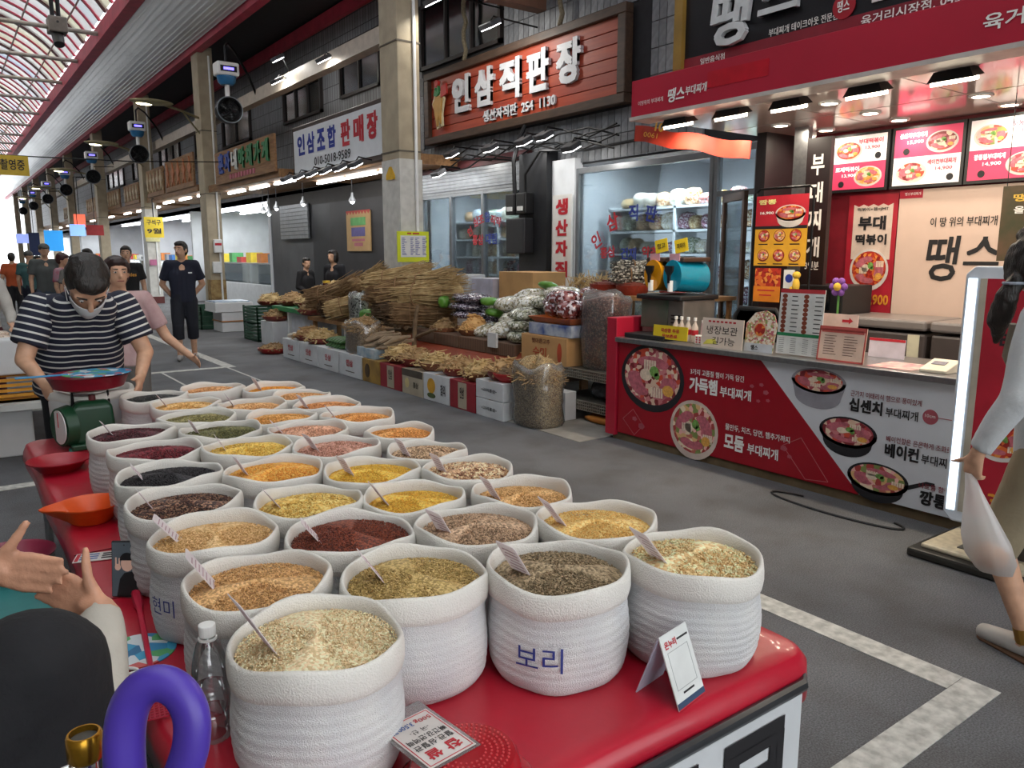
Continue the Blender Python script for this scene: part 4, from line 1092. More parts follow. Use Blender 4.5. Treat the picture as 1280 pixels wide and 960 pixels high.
text('땡스', P('poster yellow', '#d9b24a', .5), t, F @ Matrix.Translation((-2.25, 1.97, .009)), w=.16, h=.05, bold=.03)
text('올여름', whiteink, t, F @ Matrix.Translation((-2.22, 1.89, .009)), w=.2, h=.05, bold=.03)
for yy in (2.38, 1.97): obj('hanging_cord', MB().cyl((5.9, yy, 2.05), (5.9, yy, 2.66), .003, n=4), blackm, t)
t = thing('pillar_sign', 'dark vertical sign with white letters at the shop corner', 'sign', (6.02, 3.88, 1.2))
F = W0(6.0)
obj('panel', MB().rect(-3.99, -3.77, 1.2, 2.55, F, .05, -.05), P('sign brown black', '#201416', .4), t)
obj('post', MB().bx(6.0, 6.06, 3.99, 4.12, 0, 2.66), steel, t)
for i, ch in enumerate('부대찌개'): text(ch, whiteink, t, F @ Matrix.Translation((-3.88, 2.33 - i * .225, .001)), w=.12, h=.17, bold=.03, name='letter')
text('3인분', whiteink, t, F @ Matrix.Translation((-3.88, 1.5, .001)), w=.13, h=.07, bold=.01)
# ---- hanging yellow menu on its stand
t = thing('menu_stand', 'black wire stand holding a red and yellow menu poster', 'menu stand', (5.62, 3.93, .9))
F = W0(5.6)
obj('wire_frame', MB().tube([(5.63, 4.2, .9), (5.63, 4.2, 2.1), (5.63, 4.16, 2.13), (5.63, 3.7, 2.13), (5.63, 3.66, 2.1), (5.63, 3.66, .9)], .01, 6), blackm, t)
obj('red_half', MB().rect(-4.17, -3.68, 1.82, 2.07, F, .004), P('menu red', '#b02030', .5), t)
obj('yellow_half', MB().rect(-4.17, -3.68, 1.5, 1.82, F, .004), P('menu yellow', '#cf9a2a', .5), t)
obj('divider', MB().rect(-4.17, -3.68, 1.8, 1.825, F, .001, .004), ink, t)
food(t, F, -3.84, 1.925, .14, .065, P('print plate', '#c9c2bd', .5), 41, .05, 2, .005)
text('짬뽕', P('print lime', '#d9d08a', .5), t, F @ Matrix.Translation((-4.06, 2.02, .005)), w=.17, h=.04, bold=.04)
text('16,900', whiteink, t, F @ Matrix.Translation((-4.06, 1.93, .005)), w=.13, h=.025, bold=.02)
for i in range(6): food(t, F, -4.08 + (i % 3) * .15, 1.745 - (i // 3) * .16, .055, .05, P('print bowl', '#7a2a1c', .5), 50 + i, 0, 2 + i % 2, .005)
q = MB()
for i in range(6): q.rect(-4.13 + (i % 3) * .15, -4.04 + (i % 3) * .15, 1.672 - (i // 3) * .16, 1.68 - (i // 3) * .16, F, .001, .005)
obj('print_line', q, ink, t)
obj('photo_card', MB().rect(-4.15, -3.9, 1.33, 1.48, F, .003), foodm[2], t)
obj('orange_card', MB().rect(-4.16, -3.9, 1.2, 1.33, F, .003), P('card orange', '#d07a22', .5), t)
obj('print_line', MB().rect(-4.12, -3.95, 1.29, 1.3, F, .001, .003).rect(-4.1, -3.98, 1.25, 1.26, F, .001, .003), redink, t)
obj('badge_card', MB().rect(-3.87, -3.77, 1.32, 1.47, F, .003), white, t)
obj('badge_ring', MB().disc(-3.82, 1.4, .035, F, .001, .003, 16), blueink, t)
# ---- freezers
frz = P('freezer brown', '#4a4240', .4, var=.05); frzt = P('freezer lid', '#77706d', .35, var=.05)
for k, (y0, y1, lab) in enumerate(((2.86, 3.95, 'brown chest freezer with an energy label under the cream banner'), (1.7, 2.82, 'brown chest freezer with an orange card on its front'))):
    t = thing('chest_freezer', lab, 'freezer', (6.2, (y0 + y1) / 2, 0))
    obj('body', MB().bx(5.95, 6.5, y0, y1, .05, 1.0), frz, t, bevel=.02)
    obj('lid', MB().bx(5.93, 6.52, y0 - .005, y1 + .005, 1.02, 1.1), frzt, t, bevel=.02)
    obj('feet', MB().bx(6.0, 6.45, y0 + .05, y1 - .05, 0, .06), black, t)
    Ff = W0(5.948)
    if k == 0: obj('energy_label', MB().rect(-2.99, -2.9, .78, .99, Ff, .002), P('label cream', '#c9c2a8', .5), t)
    else:
        obj('orange_card', MB().rect(-2.52, -2.36, .76, .96, Ff, .002), P('card orange', '#d07a22', .5), t)
        obj('print_line', MB().rect(-2.49, -2.4, .9, .915, Ff, .001, .002).rect(-2.49, -2.42, .85, .865, Ff, .001, .002).rect(-2.47, -2.4, .8, .815, Ff, .001, .002), ink, t)
t = thing('microwave', 'black microwave oven on the back counter beside the freezer', 'microwave', (6.1, 4.1, 1.1))
obj('case', MB().bx(5.95, 6.4, 3.55, 3.95, 1.1, 1.34), black, t, bevel=.01)
obj('door_window', MB().bx(5.94, 5.952, 3.66, 3.92, 1.14, 1.3), darkglass, t)
# ---- things on the counter
CT = .9
t = thing('drink_machine', 'two tank slush drink machine with yellow and blue drinks', 'drink machine', (5.0, 4.52, CT))
obj('base', MB().bx(4.88, 5.28, 4.3, 4.76, CT, 1.22), P('machine grey', '#7f7a75', .35, .6), t, bevel=.01)
obj('front_sheet', MB().bx(4.87, 4.885, 4.46, 4.76, .98, 1.22), P('machine front print', '#5c5a50', .4, col2='#3d5242', vs=5), t)
obj('vent', MB().bx(4.87, 4.885, 4.32, 4.42, 1.0, 1.01).bx(4.87, 4.885, 4.32, 4.42, 1.03, 1.04).bx(4.87, 4.885, 4.32, 4.42, 1.06, 1.07).bx(4.87, 4.885, 4.32, 4.42, 1.09, 1.1), black, t)
obj('deck', MB().bx(4.82, 5.3, 4.28, 4.78, 1.22, 1.26), black, t, bevel=.01)
for yy, c, nm in ((4.65, '#c98a14', 'yellow'), (4.43, '#0f7f9c', 'blue')):
    tk = obj('tank', MB().rings([[(x, yy + .1 * math.cos(a), 1.4 + .13 * math.sin(a) + (0.02 if x < 5 else 0)) for a in [2 * PI * j / 20 for j in range(20)]] for x in (4.88, 4.9, 5.2, 5.24)]), P('drink ' + nm, c, .12, var=.08, coat=.6), t, smooth=True)
    obj('lid', MB().bx(4.9, 5.24, yy - .1, yy + .1, 1.53, 1.57), P('lid brown', '#38271f', .4), t, bevel=.01)
    obj('spout', MB().cyl((4.86, yy, 1.29), (4.86, yy, 1.38), .022), whiteplastic, t)
    obj('spout_handle', MB().rings([[(4.85, yy + s * w, z_) for s in (-1, 1)] + [(4.83, yy + s * w, z_) for s in (1, -1)] for w, z_ in ((.01, 1.36), (.012, 1.42), (.04, 1.46), (.045, 1.5))]), black, t)
    obj('lid_tag', MB().bx(4.895, 4.9, yy - .06, yy + .05, 1.54, 1.6), P('tag pink', '#b88a96', .5), t)
    obj('flavour_card', MB().rect(-.07, .07, -.05, .06, fr_axes((4.98, yy, 1.66), (0, -1, .18), (0, .18, 1)), .003), yel, t)
    text('망고' if nm == 'yellow' else '파파야', ink, t, fr_axes((4.977, yy, 1.665), (0, -1, .18), (0, .18, 1)), w=.09, h=.045, bold=.02)
obj('drip_tray', MB().bx(4.66, 4.87, 4.3, 4.75, CT, .94), black, t, bevel=.008)
def easel(nm, lab, y0, y1, z0, z1, mat, fill, cat='card', x=4.74, lean=.07, border=None):
    t = thing(nm, lab, cat, (x, (y0 + y1) / 2, CT))
    F = fr_axes((x, (y0 + y1) / 2, z0), (0, -1, 0), (lean, 0, 1))
    w, h = abs(y1 - y0) / 2, z1 - z0
    obj('sheet', MB().rect(-w, w, 0, h, F, .006), mat, t)
    obj('back_stand', MB().rect(-w * .5, w * .5, 0, h * .6, fr_axes((x + .02, (y0 + y1) / 2, z0), (0, -1, 0), (.35, 0, 1)), .004), P('acrylic', '#b9b9b4', .3), t)
    if border: q = MB(); [q.rect(*a, F, .001, .006) for a in ((-w, w, 0, .012), (-w, w, h - .03, h), (-w, -w + .01, 0, h), (w - .01, w, 0, h))]; obj('border', q, border, t)
    fill(t, F @ Matrix.Translation((0, 0, .0065)), w, h)
    return t
def f_hand(t, F, w, h):
    text('냉장보관', P('thin ink', '#2c2a2c', .6), t, F @ Matrix.Translation((0, h * .6, 0)), w=w * 1.5, h=h * .28)
    text('길가능', P('thin ink', '#2c2a2c', .6), t, F @ Matrix.Translation((w * .1, h * .24, 0)), w=w * 1.1, h=h * .26)
    q = MB()
    for i in range(7): q.rect(-w * .7 + i * w * .2, -w * .57 + i * w * .2, h * .86, h * .92, F, .0005)
    obj('red_print', q, redink, t)
    obj('yellow_tag', MB().poly([(-w * .9, h * .08), (-w * .2, h * .14), (-w * .3, h * .3), (-w * .7, h * .25)], F, .001, .001), P('tag lemon', '#d9cf5a', .5), t)
def f_yellow(t, F, w, h):
    text('국산콩 두유', redink, t, F @ Matrix.Translation((0, h * .65, 0)), w=w * 1.1, h=h * .3, bold=.04)
    text('무보존료', redink, t, F @ Matrix.Translation((0, h * .25, 0)), w=w * .9, h=h * .25, bold=.04)
def f_menu(t, F, w, h):
    obj('header', MB().rect(-w, 0, h * .94, h, F, .0005).rect(0, w, h * .94, h, F, .0005), P('head red', '#b5333a', .5), t)
    obj('green_band', MB().rect(-w, w, h * .28, h * .33, F, .0005), P('head green', '#1f7a4c', .5), t)
    q = MB(); b_ = MB()
    for r_ in range(9):
        zz = h * .89 - r_ * h * .066
        for cx in (-w * .45, w * .6): q.rect(cx, cx + w * U(.25, .35), zz - .004, zz + .002, F, .0005)
        b_.disc(-w * .78, zz, w * .12, F, .0005, 0, 12, w * .09); b_.disc(w * .2, zz, w * .12, F, .0005, 0, 12, w * .09)
    for r_ in range(8):
        for cx in (-w * .9, -w * .35, w * .2, w * .65): q.rect(cx, cx + w * .25, h * .24 - r_ * h * .03, h * .245 - r_ * h * .03, F, .0005)
    obj('print_line', q, ink, t); obj('dish_print', b_, P('dish brown', '#7a3a26', .5), t)
def f_menu2(t, F, w, h):
    obj('header', MB().rect(-w * .9, w * .9, h * .82, h * .92, F, .0005), P('head coral', '#b5504a', .5), t)
    q = MB()
    for r_ in range(8):
        for cx in (-w * .75, w * .1): q.rect(cx, cx + w * U(.4, .6), h * .72 - r_ * h * .075, h * .735 - r_ * h * .075, F, .0005)
    obj('print_line', q, P('print brown', '#5a3a36', .5), t)
creamc = P('card cream', '#d3c3b4', .5, var=.02)
easel('price_card', 'yellow price card with red writing before the bottles', 4.43, 4.07, .92, 1.03, yel, f_yellow, x=4.68)
easel('hand_lettered_card', 'cream hand lettered card on the steel counter', 3.93, 3.55, .9, 1.12, creamc, f_hand, x=4.68)
easel('menu_board', 'tall white menu card with a green band on the counter', 3.29, 2.95, .91, 1.36, P('card white', '#cfd0cc', .5), f_menu, x=4.72, lean=.06)
easel('menu_board', 'small coral bordered menu card in a clear holder', 2.96, 2.63, .9, 1.13, P('card peach', '#d6b9a6', .5), f_menu2, x=4.7, lean=.12, border=P('head coral', '#b5504a', .5))
easel('notice_card', 'pale pink notice with a red arrow behind the coral menu', 3.06, 2.78, 1.02, 1.2, P('card pink', '#d8bdb2', .5), lambda t, F, w, h: obj('arrow', MB().poly([(w * .2, h * .7), (w * .55, h * .7), (w * .55, h * .64), (w * .75, h * .76), (w * .55, h * .88), (w * .55, h * .8), (w * .2, h * .8)], F, .0005), redink, t), x=4.86)
easel('notice_card', 'flat red headed price sheet lying at the counter back', 2.85, 2.6, .9, 1.03, P('card lilac', '#c8bcc4', .5), lambda t, F, w, h: obj('header', MB().rect(-w, w, h * .86, h, F, .0005), redink, t), x=5.15)
t = thing('dish_card', 'rounded photo card of a noodle salad on the counter', 'card', (4.72, 3.42, CT))
F = fr_axes((4.72, 3.43, .9), (0, -1, 0), (.08, 0, 1))
obj('photo', MB().poly([(-.13, .0), (.11, .0), (.13, .2), (.1, .27), (.03, .3), (-.06, .28), (-.13, .2)], F, .006), speckle('salad print', ('#d8cdb8', '#c9a07a', '#b5606a', '#8a9a5a', '#e0d8c8'), 70, .5, 0), t)
obj('sauce_bowl', MB().disc(-.01, .16, .055, F, .001, .006, 20), P('bowl print', '#d0b08a', .5), t)
obj('sauce', MB().disc(-.01, .16, .045, F, .001, .007, 20), foodm[2], t)
obj('caption_strip', MB().rect(-.13, .11, 0, .06, F, .001, .006), P('caption grey', '#b9bec4', .5), t)
text('땡스', ink, t, F @ Matrix.Translation((-.04, .03, .0075)), w=.06, h=.035, bold=.03)
for i, (yy, c) in enumerate(((4.3, '#c9b8a8'), (4.24, '#c9b8a8'), (4.17, '#c9b8a8'), (4.1, '#c9b8a8'))):
    t = thing('drink_bottle', 'small clear bottle with red label behind the yellow card', 'bottle', (4.8, yy, CT), group='bottles on the steel counter')
    obj('bottle', MB().lathe([(.02, 0), (.027, .005), (.027, .12), (.01, .16), (.01, .175)], 14, (4.8, yy, CT)), P('bottle glass', '#c5b8ae', .15, var=.05), t, smooth=True)
    obj('cap', MB().cyl((4.8, yy, CT + .175), (4.8, yy, CT + .2), .013), whiteplastic, t)
    obj('label', MB().lathe([(.0275, .06), (.0278, .062), (.0278, .1), (.0275, .102)], 14, (4.8, yy, CT), cap=False), redink, t)
t = thing('straw_holder', 'perforated white basket packed with straws', 'straw holder', (4.8, 3.98, CT))
obj('basket', MB().bx(4.74, 4.86, 3.92, 4.05, CT, CT + .07), whiteplastic, t, bevel=.006)
q = MB()
for i in range(4):
    for j in range(3): q.bx(4.737, 4.741, 3.93 + i * .03, 3.945 + i * .03, CT + .012 + j * .018, CT + .022 + j * .018)
obj('holes', q, redink, t)
random.seed(3)
for i in range(16):
    a, b_ = 4.76 + U(0, .08), 3.935 + U(0, .1)
    obj('straw', MB().cyl((a, b_, CT + .01), (a + U(-.02, .02), b_ + U(-.02, .02), CT + U(.15, .19)), .004, n=6), random.choice((P('straw white', '#d8d2d0', .4), P('straw pink', '#c9a5a8', .4))), t)
solo('sauce_cup', MB().lathe([(.025, 0), (.035, .1), (.03, .1), (.022, .01)], 16, (4.85, 3.86, CT)), P('cup clear', '#c0b6ae', .15), 'clear plastic cup beside the straw basket', 'cup', smooth=True)
t = thing('card_reader', 'cream card payment terminal near the counter end', 'card reader', (4.8, 2.2, CT))
obj('body', MB().rings([[(4.7, 2.28, CT), (4.7, 2.12, CT), (4.88, 2.12, CT), (4.88, 2.28, CT)], [(4.7, 2.28, CT + .02), (4.7, 2.12, CT + .02), (4.88, 2.12, CT + .07), (4.88, 2.28, CT + .07)]]), P('terminal cream', '#cfc4b0', .4), t, bevel=.006)
obj('screen', MB().rect(-.04, .04, 0, .05, fr_axes((4.78, 2.21, CT + .0435), (0, -1, 0), (1, 0, .28)), .003), P('lcd', '#6a6f78', .2), t)
obj('cable', MB().tube([(4.88, 2.15, CT + .01), (4.95, 2.1, CT + .05), (4.98, 2.02, CT + .01), (4.9, 1.95, CT + .01)], .006, 6), black, t, smooth=True)
solo('paper_sheet', MB().bx(4.68, 5.0, 2.32, 2.6, CT, CT + .003), P('paper print', '#d0b8ac', .5, col2='#b8707a', vs=14), 'printed sheet lying flat before the card terminal', 'paper')
t = thing('flower_toy', 'purple plush flower with a yellow smiling centre behind the menu card', 'toy', (5.3, 3.25, 1.2))
for i in range(6):
    a = 2 * PI * i / 6; obj('petal', MB().ell((5.3, 3.2 - .045 * math.cos(a), 1.36 + .045 * math.sin(a)), (.018, .028, .028), 10, 6), P('plush purple', '#7a4a94', .9), t, smooth=True)
obj('centre', MB().ell((5.285, 3.2, 1.36), (.02, .03, .03), 12, 8), P('plush yellow', '#d0a83a', .9), t, smooth=True)
obj('stalk', MB().cyl((5.31, 3.2, .9), (5.31, 3.2, 1.33), .008), P('plush green', '#4c7a3a', .9), t)
t = thing('flower_toy', 'small yellow plush figure hanging on the menu stand', 'toy', (5.55, 3.72, 1.3))
obj('body', MB().ell((5.55, 3.72, 1.35), (.03, .03, .06), 10, 8).ell((5.55, 3.72, 1.43), (.03, .035, .03), 10, 8).ell((5.55, 3.76, 1.3), (.02, .02, .04), 8, 6), P('plush yellow', '#d0a83a', .9), t, smooth=True)
t = thing('office_chair', 'black mesh backed chair behind the counter', 'chair', (5.45, 4.0, 0))
obj('backrest', MB().tube([(5.4, 4.2, .75), (5.42, 4.2, 1.08), (5.42, 4.15, 1.15), (5.42, 3.8, 1.15), (5.42, 3.75, 1.08), (5.4, 3.75, .75)], .02, 8), black, t, smooth=True)
obj('mesh', MB().bx(5.42, 5.42, 3.77, 4.18, .75, 1.13), P('mesh black', '#1c1c1e', .8), t)
obj('seat', MB().bx(5.4, 5.85, 3.75, 4.2, .45, .53), black, t, bevel=.03)
obj('column', MB().cyl((5.63, 3.97, .08), (5.63, 3.97, .46), .03), chrome, t)
for i in range(5):
    a = 2 * PI * i / 5; obj('leg', MB().tube([(5.63, 3.97, .1), (5.63 + .26 * math.cos(a), 3.97 + .26 * math.sin(a), .05)], [.025, .018], 8).ell((5.63 + .26 * math.cos(a), 3.97 + .26 * math.sin(a), .03), (.03, .03, .03), 8, 6), black, t)
# floor hatch ring line before the counter, lit standing sign
solo('floor_cable', MB().tube([(4.42 + .1 * math.cos(a), 2.6 + .45 * math.sin(a), .008) for a in [PI * .2 + 1.5 * PI * i / 30 for i in range(31)]], .007, 5), black, 'thin black cable loop on the ground before the counter', 'cable')
t = thing('light_box', 'standing light box sign with white glowing edge and red poster', 'sign', (4.25, 1.62, 0))
LB = fr_axes((4.1, 1.7, .24), (.12, -.99, 0), (.01, 0, 1))
obj('base_plate', MB().bx(4.05, 4.6, 1.35, 1.95, 0, .05), P('base black', '#26241f', .5), t, bevel=.015)
obj('base_top', MB().bx(4.1, 4.55, 1.4, 1.9, .05, .075), P('base cream', '#b9ae96', .4, var=.15, vs=30), t, bevel=.01)
obj('base_pad', MB().bx(4.18, 4.45, 1.48, 1.75, .075, .08), P('pad grey', '#4c4a48', .5), t)
obj('foot', MB().bx(4.25, 4.4, 1.45, 1.75, .07, .3), P('foot dark', '#4c463f', .5), t)
q = MB().poly([(x + (.05 * sx), y_) for x, sx, y_ in ()] or [(-.1, .04), (-.06, 0), (.66, 0), (.7, .04), (.7, 1.26), (.66, 1.3), (-.06, 1.3), (-.1, 1.26)], LB, .1, -.1)
obj('case', q, P('case white', '#c9cfd6', .35), t, bevel=.01)
obj('edge_light', MB().rect(-.085, -.045, .06, 1.24, LB, .004, .0).rect(-.104, -.1, .05, 1.25, LB, .001, -.08), glow('edge glow', (.75, .88, 1), 1.1), t)
obj('side_frame', MB().rect(-.03, .0, .06, 1.24, LB, .006, 0), P('frame sand', '#a8a090', .4), t)
obj('poster', MB().rect(.0, .64, .06, 1.24, LB, .003, .001), P('poster crimson', '#a31a2c', .45), t)
text('13', P('poster gold', '#cf8a2c', .5), t, LB @ Matrix.Translation((.1, .15, .005)), w=.09, h=.07, bold=.03)
text('B', ink, t, LB @ Matrix.Translation((.1, .95, .005)), w=.04, h=.06, bold=.03)
food(t, LB, .13, .45, .12, .1, P('print plate', '#c9c2bd', .5), 77, 0, 2, .005)
# ================================================================ DRIED ROOT STALL
random.seed(11)
rootm = [P('dried root %d' % i, c, .8, col2=c2, vs=9) for i, (c, c2) in enumerate((('#957650', '#b5966a'), ('#7d6344', '#a08258'), ('#66523d', '#836b4f'), ('#b0945f', '#ccb284')))]
rbowl = P('red brown bowl', '#7a2f26', .4); wicker = P('wicker', '#7a4a2e', .7, var=.3, vs=60, bump=.5)
clearbag = glass('clear plastic', (.93, .95, .96), .3, .12, .12, (.85, .85, .85))
def stick(mb, c, d, L, r, bend=.15, n=5):
    d = Vector(d).normalized(); c = Vector(c); u, w = perp(d); b = (u * U(-1, 1) + w * U(-1, 1)) * L * bend
    mb.tube([c - d * L / 2, c + b * .6, c + d * L / 2 + b * .2], [r * .7, r, r * .35], n)
def heap(mb, cx, cy, z0, rx, ry, h, n, L, r, flat=.35):
    for i in range(n):
        a = U(0, 2 * PI); k = math.sqrt(rnd()); z = z0 + h * (1 - k * k) * U(.55, 1)
        stick(mb, (cx + rx * k * math.cos(a), cy + ry * k * math.sin(a), z + r), (U(-1, 1), U(-1, 1), U(-flat, flat)), L * U(.6, 1.2), r * U(.6, 1.3))
    return mb
def basket(nm, lab, cx, cy, z0, r, mat, rmat, L=.16, rr=.011, n=150, h=.16, group=None, sy=1.):
    t = thing(nm, lab, 'basket', (cx, cy, z0), group=group)
    obj('bowl', MB().lathe([(r * .7, 0), (r * .95, .05), (r, .09), (r * .95, .09), (r * .8, .05)], 24, (cx, cy, z0), 1, sy), mat, t, smooth=True)
    mb = MB().lathe([(r * .9, .06), (r * .7, .06 + h * .5), (r * .3, .06 + h * .8), (.01, .06 + h * .85)], 14, (cx, cy, z0), 1, sy)
    heap(mb, cx, cy, z0 + .05, r * .95, r * .95 * sy, h, n, L, rr)
    obj('roots', mb, rmat, t, kind='stuff')
    return t
def carton(lab, x0, x1, y0, y1, z0, z1, mat, group=None, faces=(), nm='carton', lid=True):
    t = thing(nm, lab, 'box', ((x0 + x1) / 2, (y0 + y1) / 2, z0), group=group)
    obj('body', MB().bx(x0, x1, y0, y1, z0, z1), mat, t, bevel=.004, seg=1)
    if lid: obj('flap_seam', MB().bx(x0 + .002, x1 - .002, (y0 + y1) / 2 - .015, (y0 + y1) / 2 + .015, z1 - .001, z1 + .002), P('tape tan', '#b08d5a', .4), t)
    F = W0(x0 - .001)
    for f_ in faces: f_(t, F, y0, y1, z0, z1)
    return t
def pr(mat, a, b, c, d):      # printed rectangle in shares of the face
    return lambda t, F, y0, y1, z0, z1: obj('print', MB().rect(-(y1 + (y0 - y1) * a), -(y1 + (y0 - y1) * b), z0 + (z1 - z0) * c, z0 + (z1 - z0) * d, F, .001), mat, t)
def tx(body, mat, cx, cz, w, h):
    return lambda t, F, y0, y1, z0, z1: text(body, mat, t, F @ Matrix.Translation((-(y1 + (y0 - y1) * cx), z0 + (z1 - z0) * cz, .001)), w=w, h=h, bold=.02)
def dd(mat, cx, cz, rx, rz):
    return lambda t, F, y0, y1, z0, z1: obj('print', MB().disc(-(y1 + (y0 - y1) * cx), z0 + (z1 - z0) * cz, rx, F, .0012, .0008, 18, rz), mat, t)
cred = P('carton red', '#8a1f2a', .6, var=.06); cwhite = P('carton white', '#c4c6c8', .6, var=.05); cbeige = P('carton beige', '#a79c88', .6, var=.06); cochre = P('carton ochre', '#a37f38', .6, col2='#7f6230', vs=5)
carton('ochre carton with a dark oval print in the floor row of boxes', 4.25, 4.62, 8.56, 9.04, 0, .29, cochre, faces=(dd(P('oval brown', '#4a3722', .6), .3, .5, .07, .09),))
carton('red ginseng carton with a cream label next to the ochre carton', 4.25, 4.62, 8.0, 8.54, 0, .29, cred, faces=(pr(cbeige, .34, .66, .05, .95), tx('인삼', ink, .5, .6, .09, .12)))
carton('beige carton with a dark top edge and pale plum print', 4.25, 4.62, 7.5, 7.98, 0, .29, cbeige, faces=(pr(P('carton dark', '#4a4238', .6), 0, 1, .72, 1), dd(P('plum pale', '#c0b07c', .6), .25, .45, .05, .06), tx('홍삼', P('grey ink', '#4c463c', .6), .68, .42, .13, .07)))
carton('white carton with a yellow melon print', 4.25, 4.62, 6.94, 7.48, 0, .3, cwhite, faces=(dd(P('melon yellow', '#c9962a', .6), .32, .56, .085, .085), dd(P('melon leaf', '#4a5a34', .6), .32, .2, .09, .03), tx('참외', ink, .78, .5, .1, .12)))
carton('red ginseng carton with a pale centre label beside the white boxes', 4.25, 4.62, 6.44, 6.92, 0, .3, cred, faces=(pr(cbeige, .34, .68, .05, .95), tx('인삼', ink, .5, .6, .08, .12)))
carton('upper white carton of the pair beside the bag of dried stems', 4.25, 4.62, 5.95, 6.42, .185, .365, cwhite, faces=(tx('•고려홍삼•', ink, .5, .5, .26, .035),))
carton('lower white carton of the pair beside the bag of dried stems', 4.25, 4.62, 5.95, 6.42, 0, .18, cwhite, faces=(tx('•고려홍삼•', ink, .5, .5, .26, .035),))
for i in range(4): carton('%s white carton with red ginseng lettering counted from the ochre carton' % ORD[i], 4.25, 4.68, 9.08 + i * .71, 9.76 + i * .71, 0, .3, cwhite, 'white ginseng cartons', faces=(tx('인삼', redink, .5, .6, .2, .09), pr(P('grey ink', '#4c463c', .6), .3, .7, .2, .24)))
for i, yy in enumerate((6.2, 6.62, 7.08, 7.55, 8.0, 8.4)):
    basket('root_basket', '%s basket of pale dried ginseng roots counted from the white carton pair' % ORD[i], 4.47, yy, .3 if i else .37, .21, wicker if i % 2 else rbowl, rootm[i % 2 * 3], n=170, h=.15, group='ginseng baskets on the cartons')
t = thing('red_net_bowl', 'red plastic bowl of small brown roots on the white cartons', 'basket', (4.4, 5.98, .37))
obj('bowl', MB().lathe([(.1, 0), (.17, .06), (.18, .09), (.17, .09), (.12, .04)], 20, (4.42, 6.06, .366)), P('red net', '#c0282c', .5, var=.1), t, smooth=True)
obj('roots', heap(MB().lathe([(.16, .06), (.1, .13), (.01, .15)], 12, (4.42, 6.06, .366)), 4.42, 6.06, .42, .15, .15, .1, 90, .07, .013), rootm[2], t, kind='stuff')
# bag of dried stems on the floor
def sackbag(lab, cx, cy, z0, rx, ry, h, mat, stems, smat, top=.2, cat='bag', nm='stem_bag', L=.3, film=clearbag):
    t = thing(nm, lab, cat, (cx, cy, z0))
    def wob(r, z, a):
        n_ = noise.noise(Vector((math.cos(a) * 2.2, math.sin(a) * 2.2, z * 7 + cx)))
        n2_ = noise.noise(Vector((math.cos(a) * 5, math.sin(a) * 5, z * 22 + cy)))
        return (r * (1 + .11 * n_ + .04 * n2_ - .06 * math.cos(4 * a)), z + (.07 * noise.noise(Vector((math.cos(a) * 1.6 + cy, math.sin(a) * 1.6, cx))) if z > h * .9 else 0))
    obj('contents', MB().lathe([(.85, 0), (.95, .05), (.97, h * .25), (.95, h * .4), (.98, h * .5), (.95, h * .65), (.97, h * .78), (.9, h), (.5, h + top * .5), (.05, h + top * .6)], 22, (cx, cy, z0 + .005), rx, ry, wob), mat, t, smooth='all')
    obj('film', MB().lathe([(.9, 0), (1, .05), (1.02, h * .25), (1.0, h * .4), (1.03, h * .5), (1.0, h * .65), (1.03, h * .78), (.99, h * .9), (1.0, h + .03), (.93, h + .07), (.91, h + .065), (.96, h + .02)], 22, (cx, cy, z0), rx, ry, wob, cap=False), film, t, smooth='all')
    if stems: obj('stems', heap(MB(), cx, cy, z0 + h * .85, rx * .85, ry * .85, top, stems, L, .006, .45), smat, t, kind='stuff')
    return t
sackbag('clear bag of dried straw coloured stems standing on the ground', 4.45, 5.66, 0, .2, .27, .5, speckle('stem mass', ('#8a7450', '#a58c62', '#6a5638', '#b59c70'), 120, .6, .6), 520, rootm[0], .2, L=.2)
sackbag('tall clear bag of dark red dried peppers on the lattice shelf', 5.15, 5.5, .5, .2, .25, .66, speckle('pepper mass', ('#4a1f1a', '#6a2e22', '#3a1814', '#7d4030', '#a87a68'), 80, .3, .8, .3), 0, None, .06)
# lattice shelf
t = thing('lattice_shelf', 'low metal shelf with lattice edges beside the red counter end', 'shelf', (5.2, 5.45, 0))
lat = P('lattice metal', '#5c5850', .5, .5)
for zz in (.2, .5):
    obj('shelf_board', MB().bx(4.9, 5.6, 4.98, 6.0, zz - .02, zz), lat, t)
    q = MB()
    for i in range(34): q.bx(4.885, 4.9, 4.98 + i * .03, 4.992 + i * .03, zz - .09, zz)
    for k in range(4): q.bx(4.883, 4.9, 4.98, 6.0, zz - .09 + k * .028, zz - .08 + k * .028)
    obj('lattice_edge', q, P('lattice pale', '#8a857a', .5, .4), t)
for x in (4.92, 5.58):
    for yy in (5.0, 5.98): obj('leg', MB().bx(x - .015, x + .015, yy - .015, yy + .015, 0, .5), lat, t)
solo('plastic_bag', pillow(MB(), (5.15, 5.4, .31), .35, .38, .22, .3, 0, 4, 14), P('black plastic film', '#3a3d42', .2, var=.3, vs=20, bump=.8, bs=30), 'knotted grey black plastic bag on the lower lattice shelf', 'bag', smooth='all')
carton('small white carton on the ground under the lattice shelf', 4.75, 4.89, 5.62, 6.0, 0, .28, cwhite)
solo('orange_cloth', pillow(MB(), (5.0, 5.3, .04), .25, .5, .08, 0, 0, 2, 14), P('orange cloth', '#b8742c', .8, bump=.5, bs=30), 'crumpled orange cloth on the ground under the shelf', 'cloth', smooth='all')
carton('big brown carton with red printed letters on the lattice shelf end', 4.88, 5.4, 5.76 , 6.5, .5, .78, kraft, faces=(tx('햇마른고추', P('carton ink', '#6a3a22', .7), .45, .8, .3, .05), tx('수미', P('carton red ink', '#b0482c', .7), .42, .4, .22, .1), dd(P('carton red ink', '#b0482c', .7), .85, .45, .035, .1)))
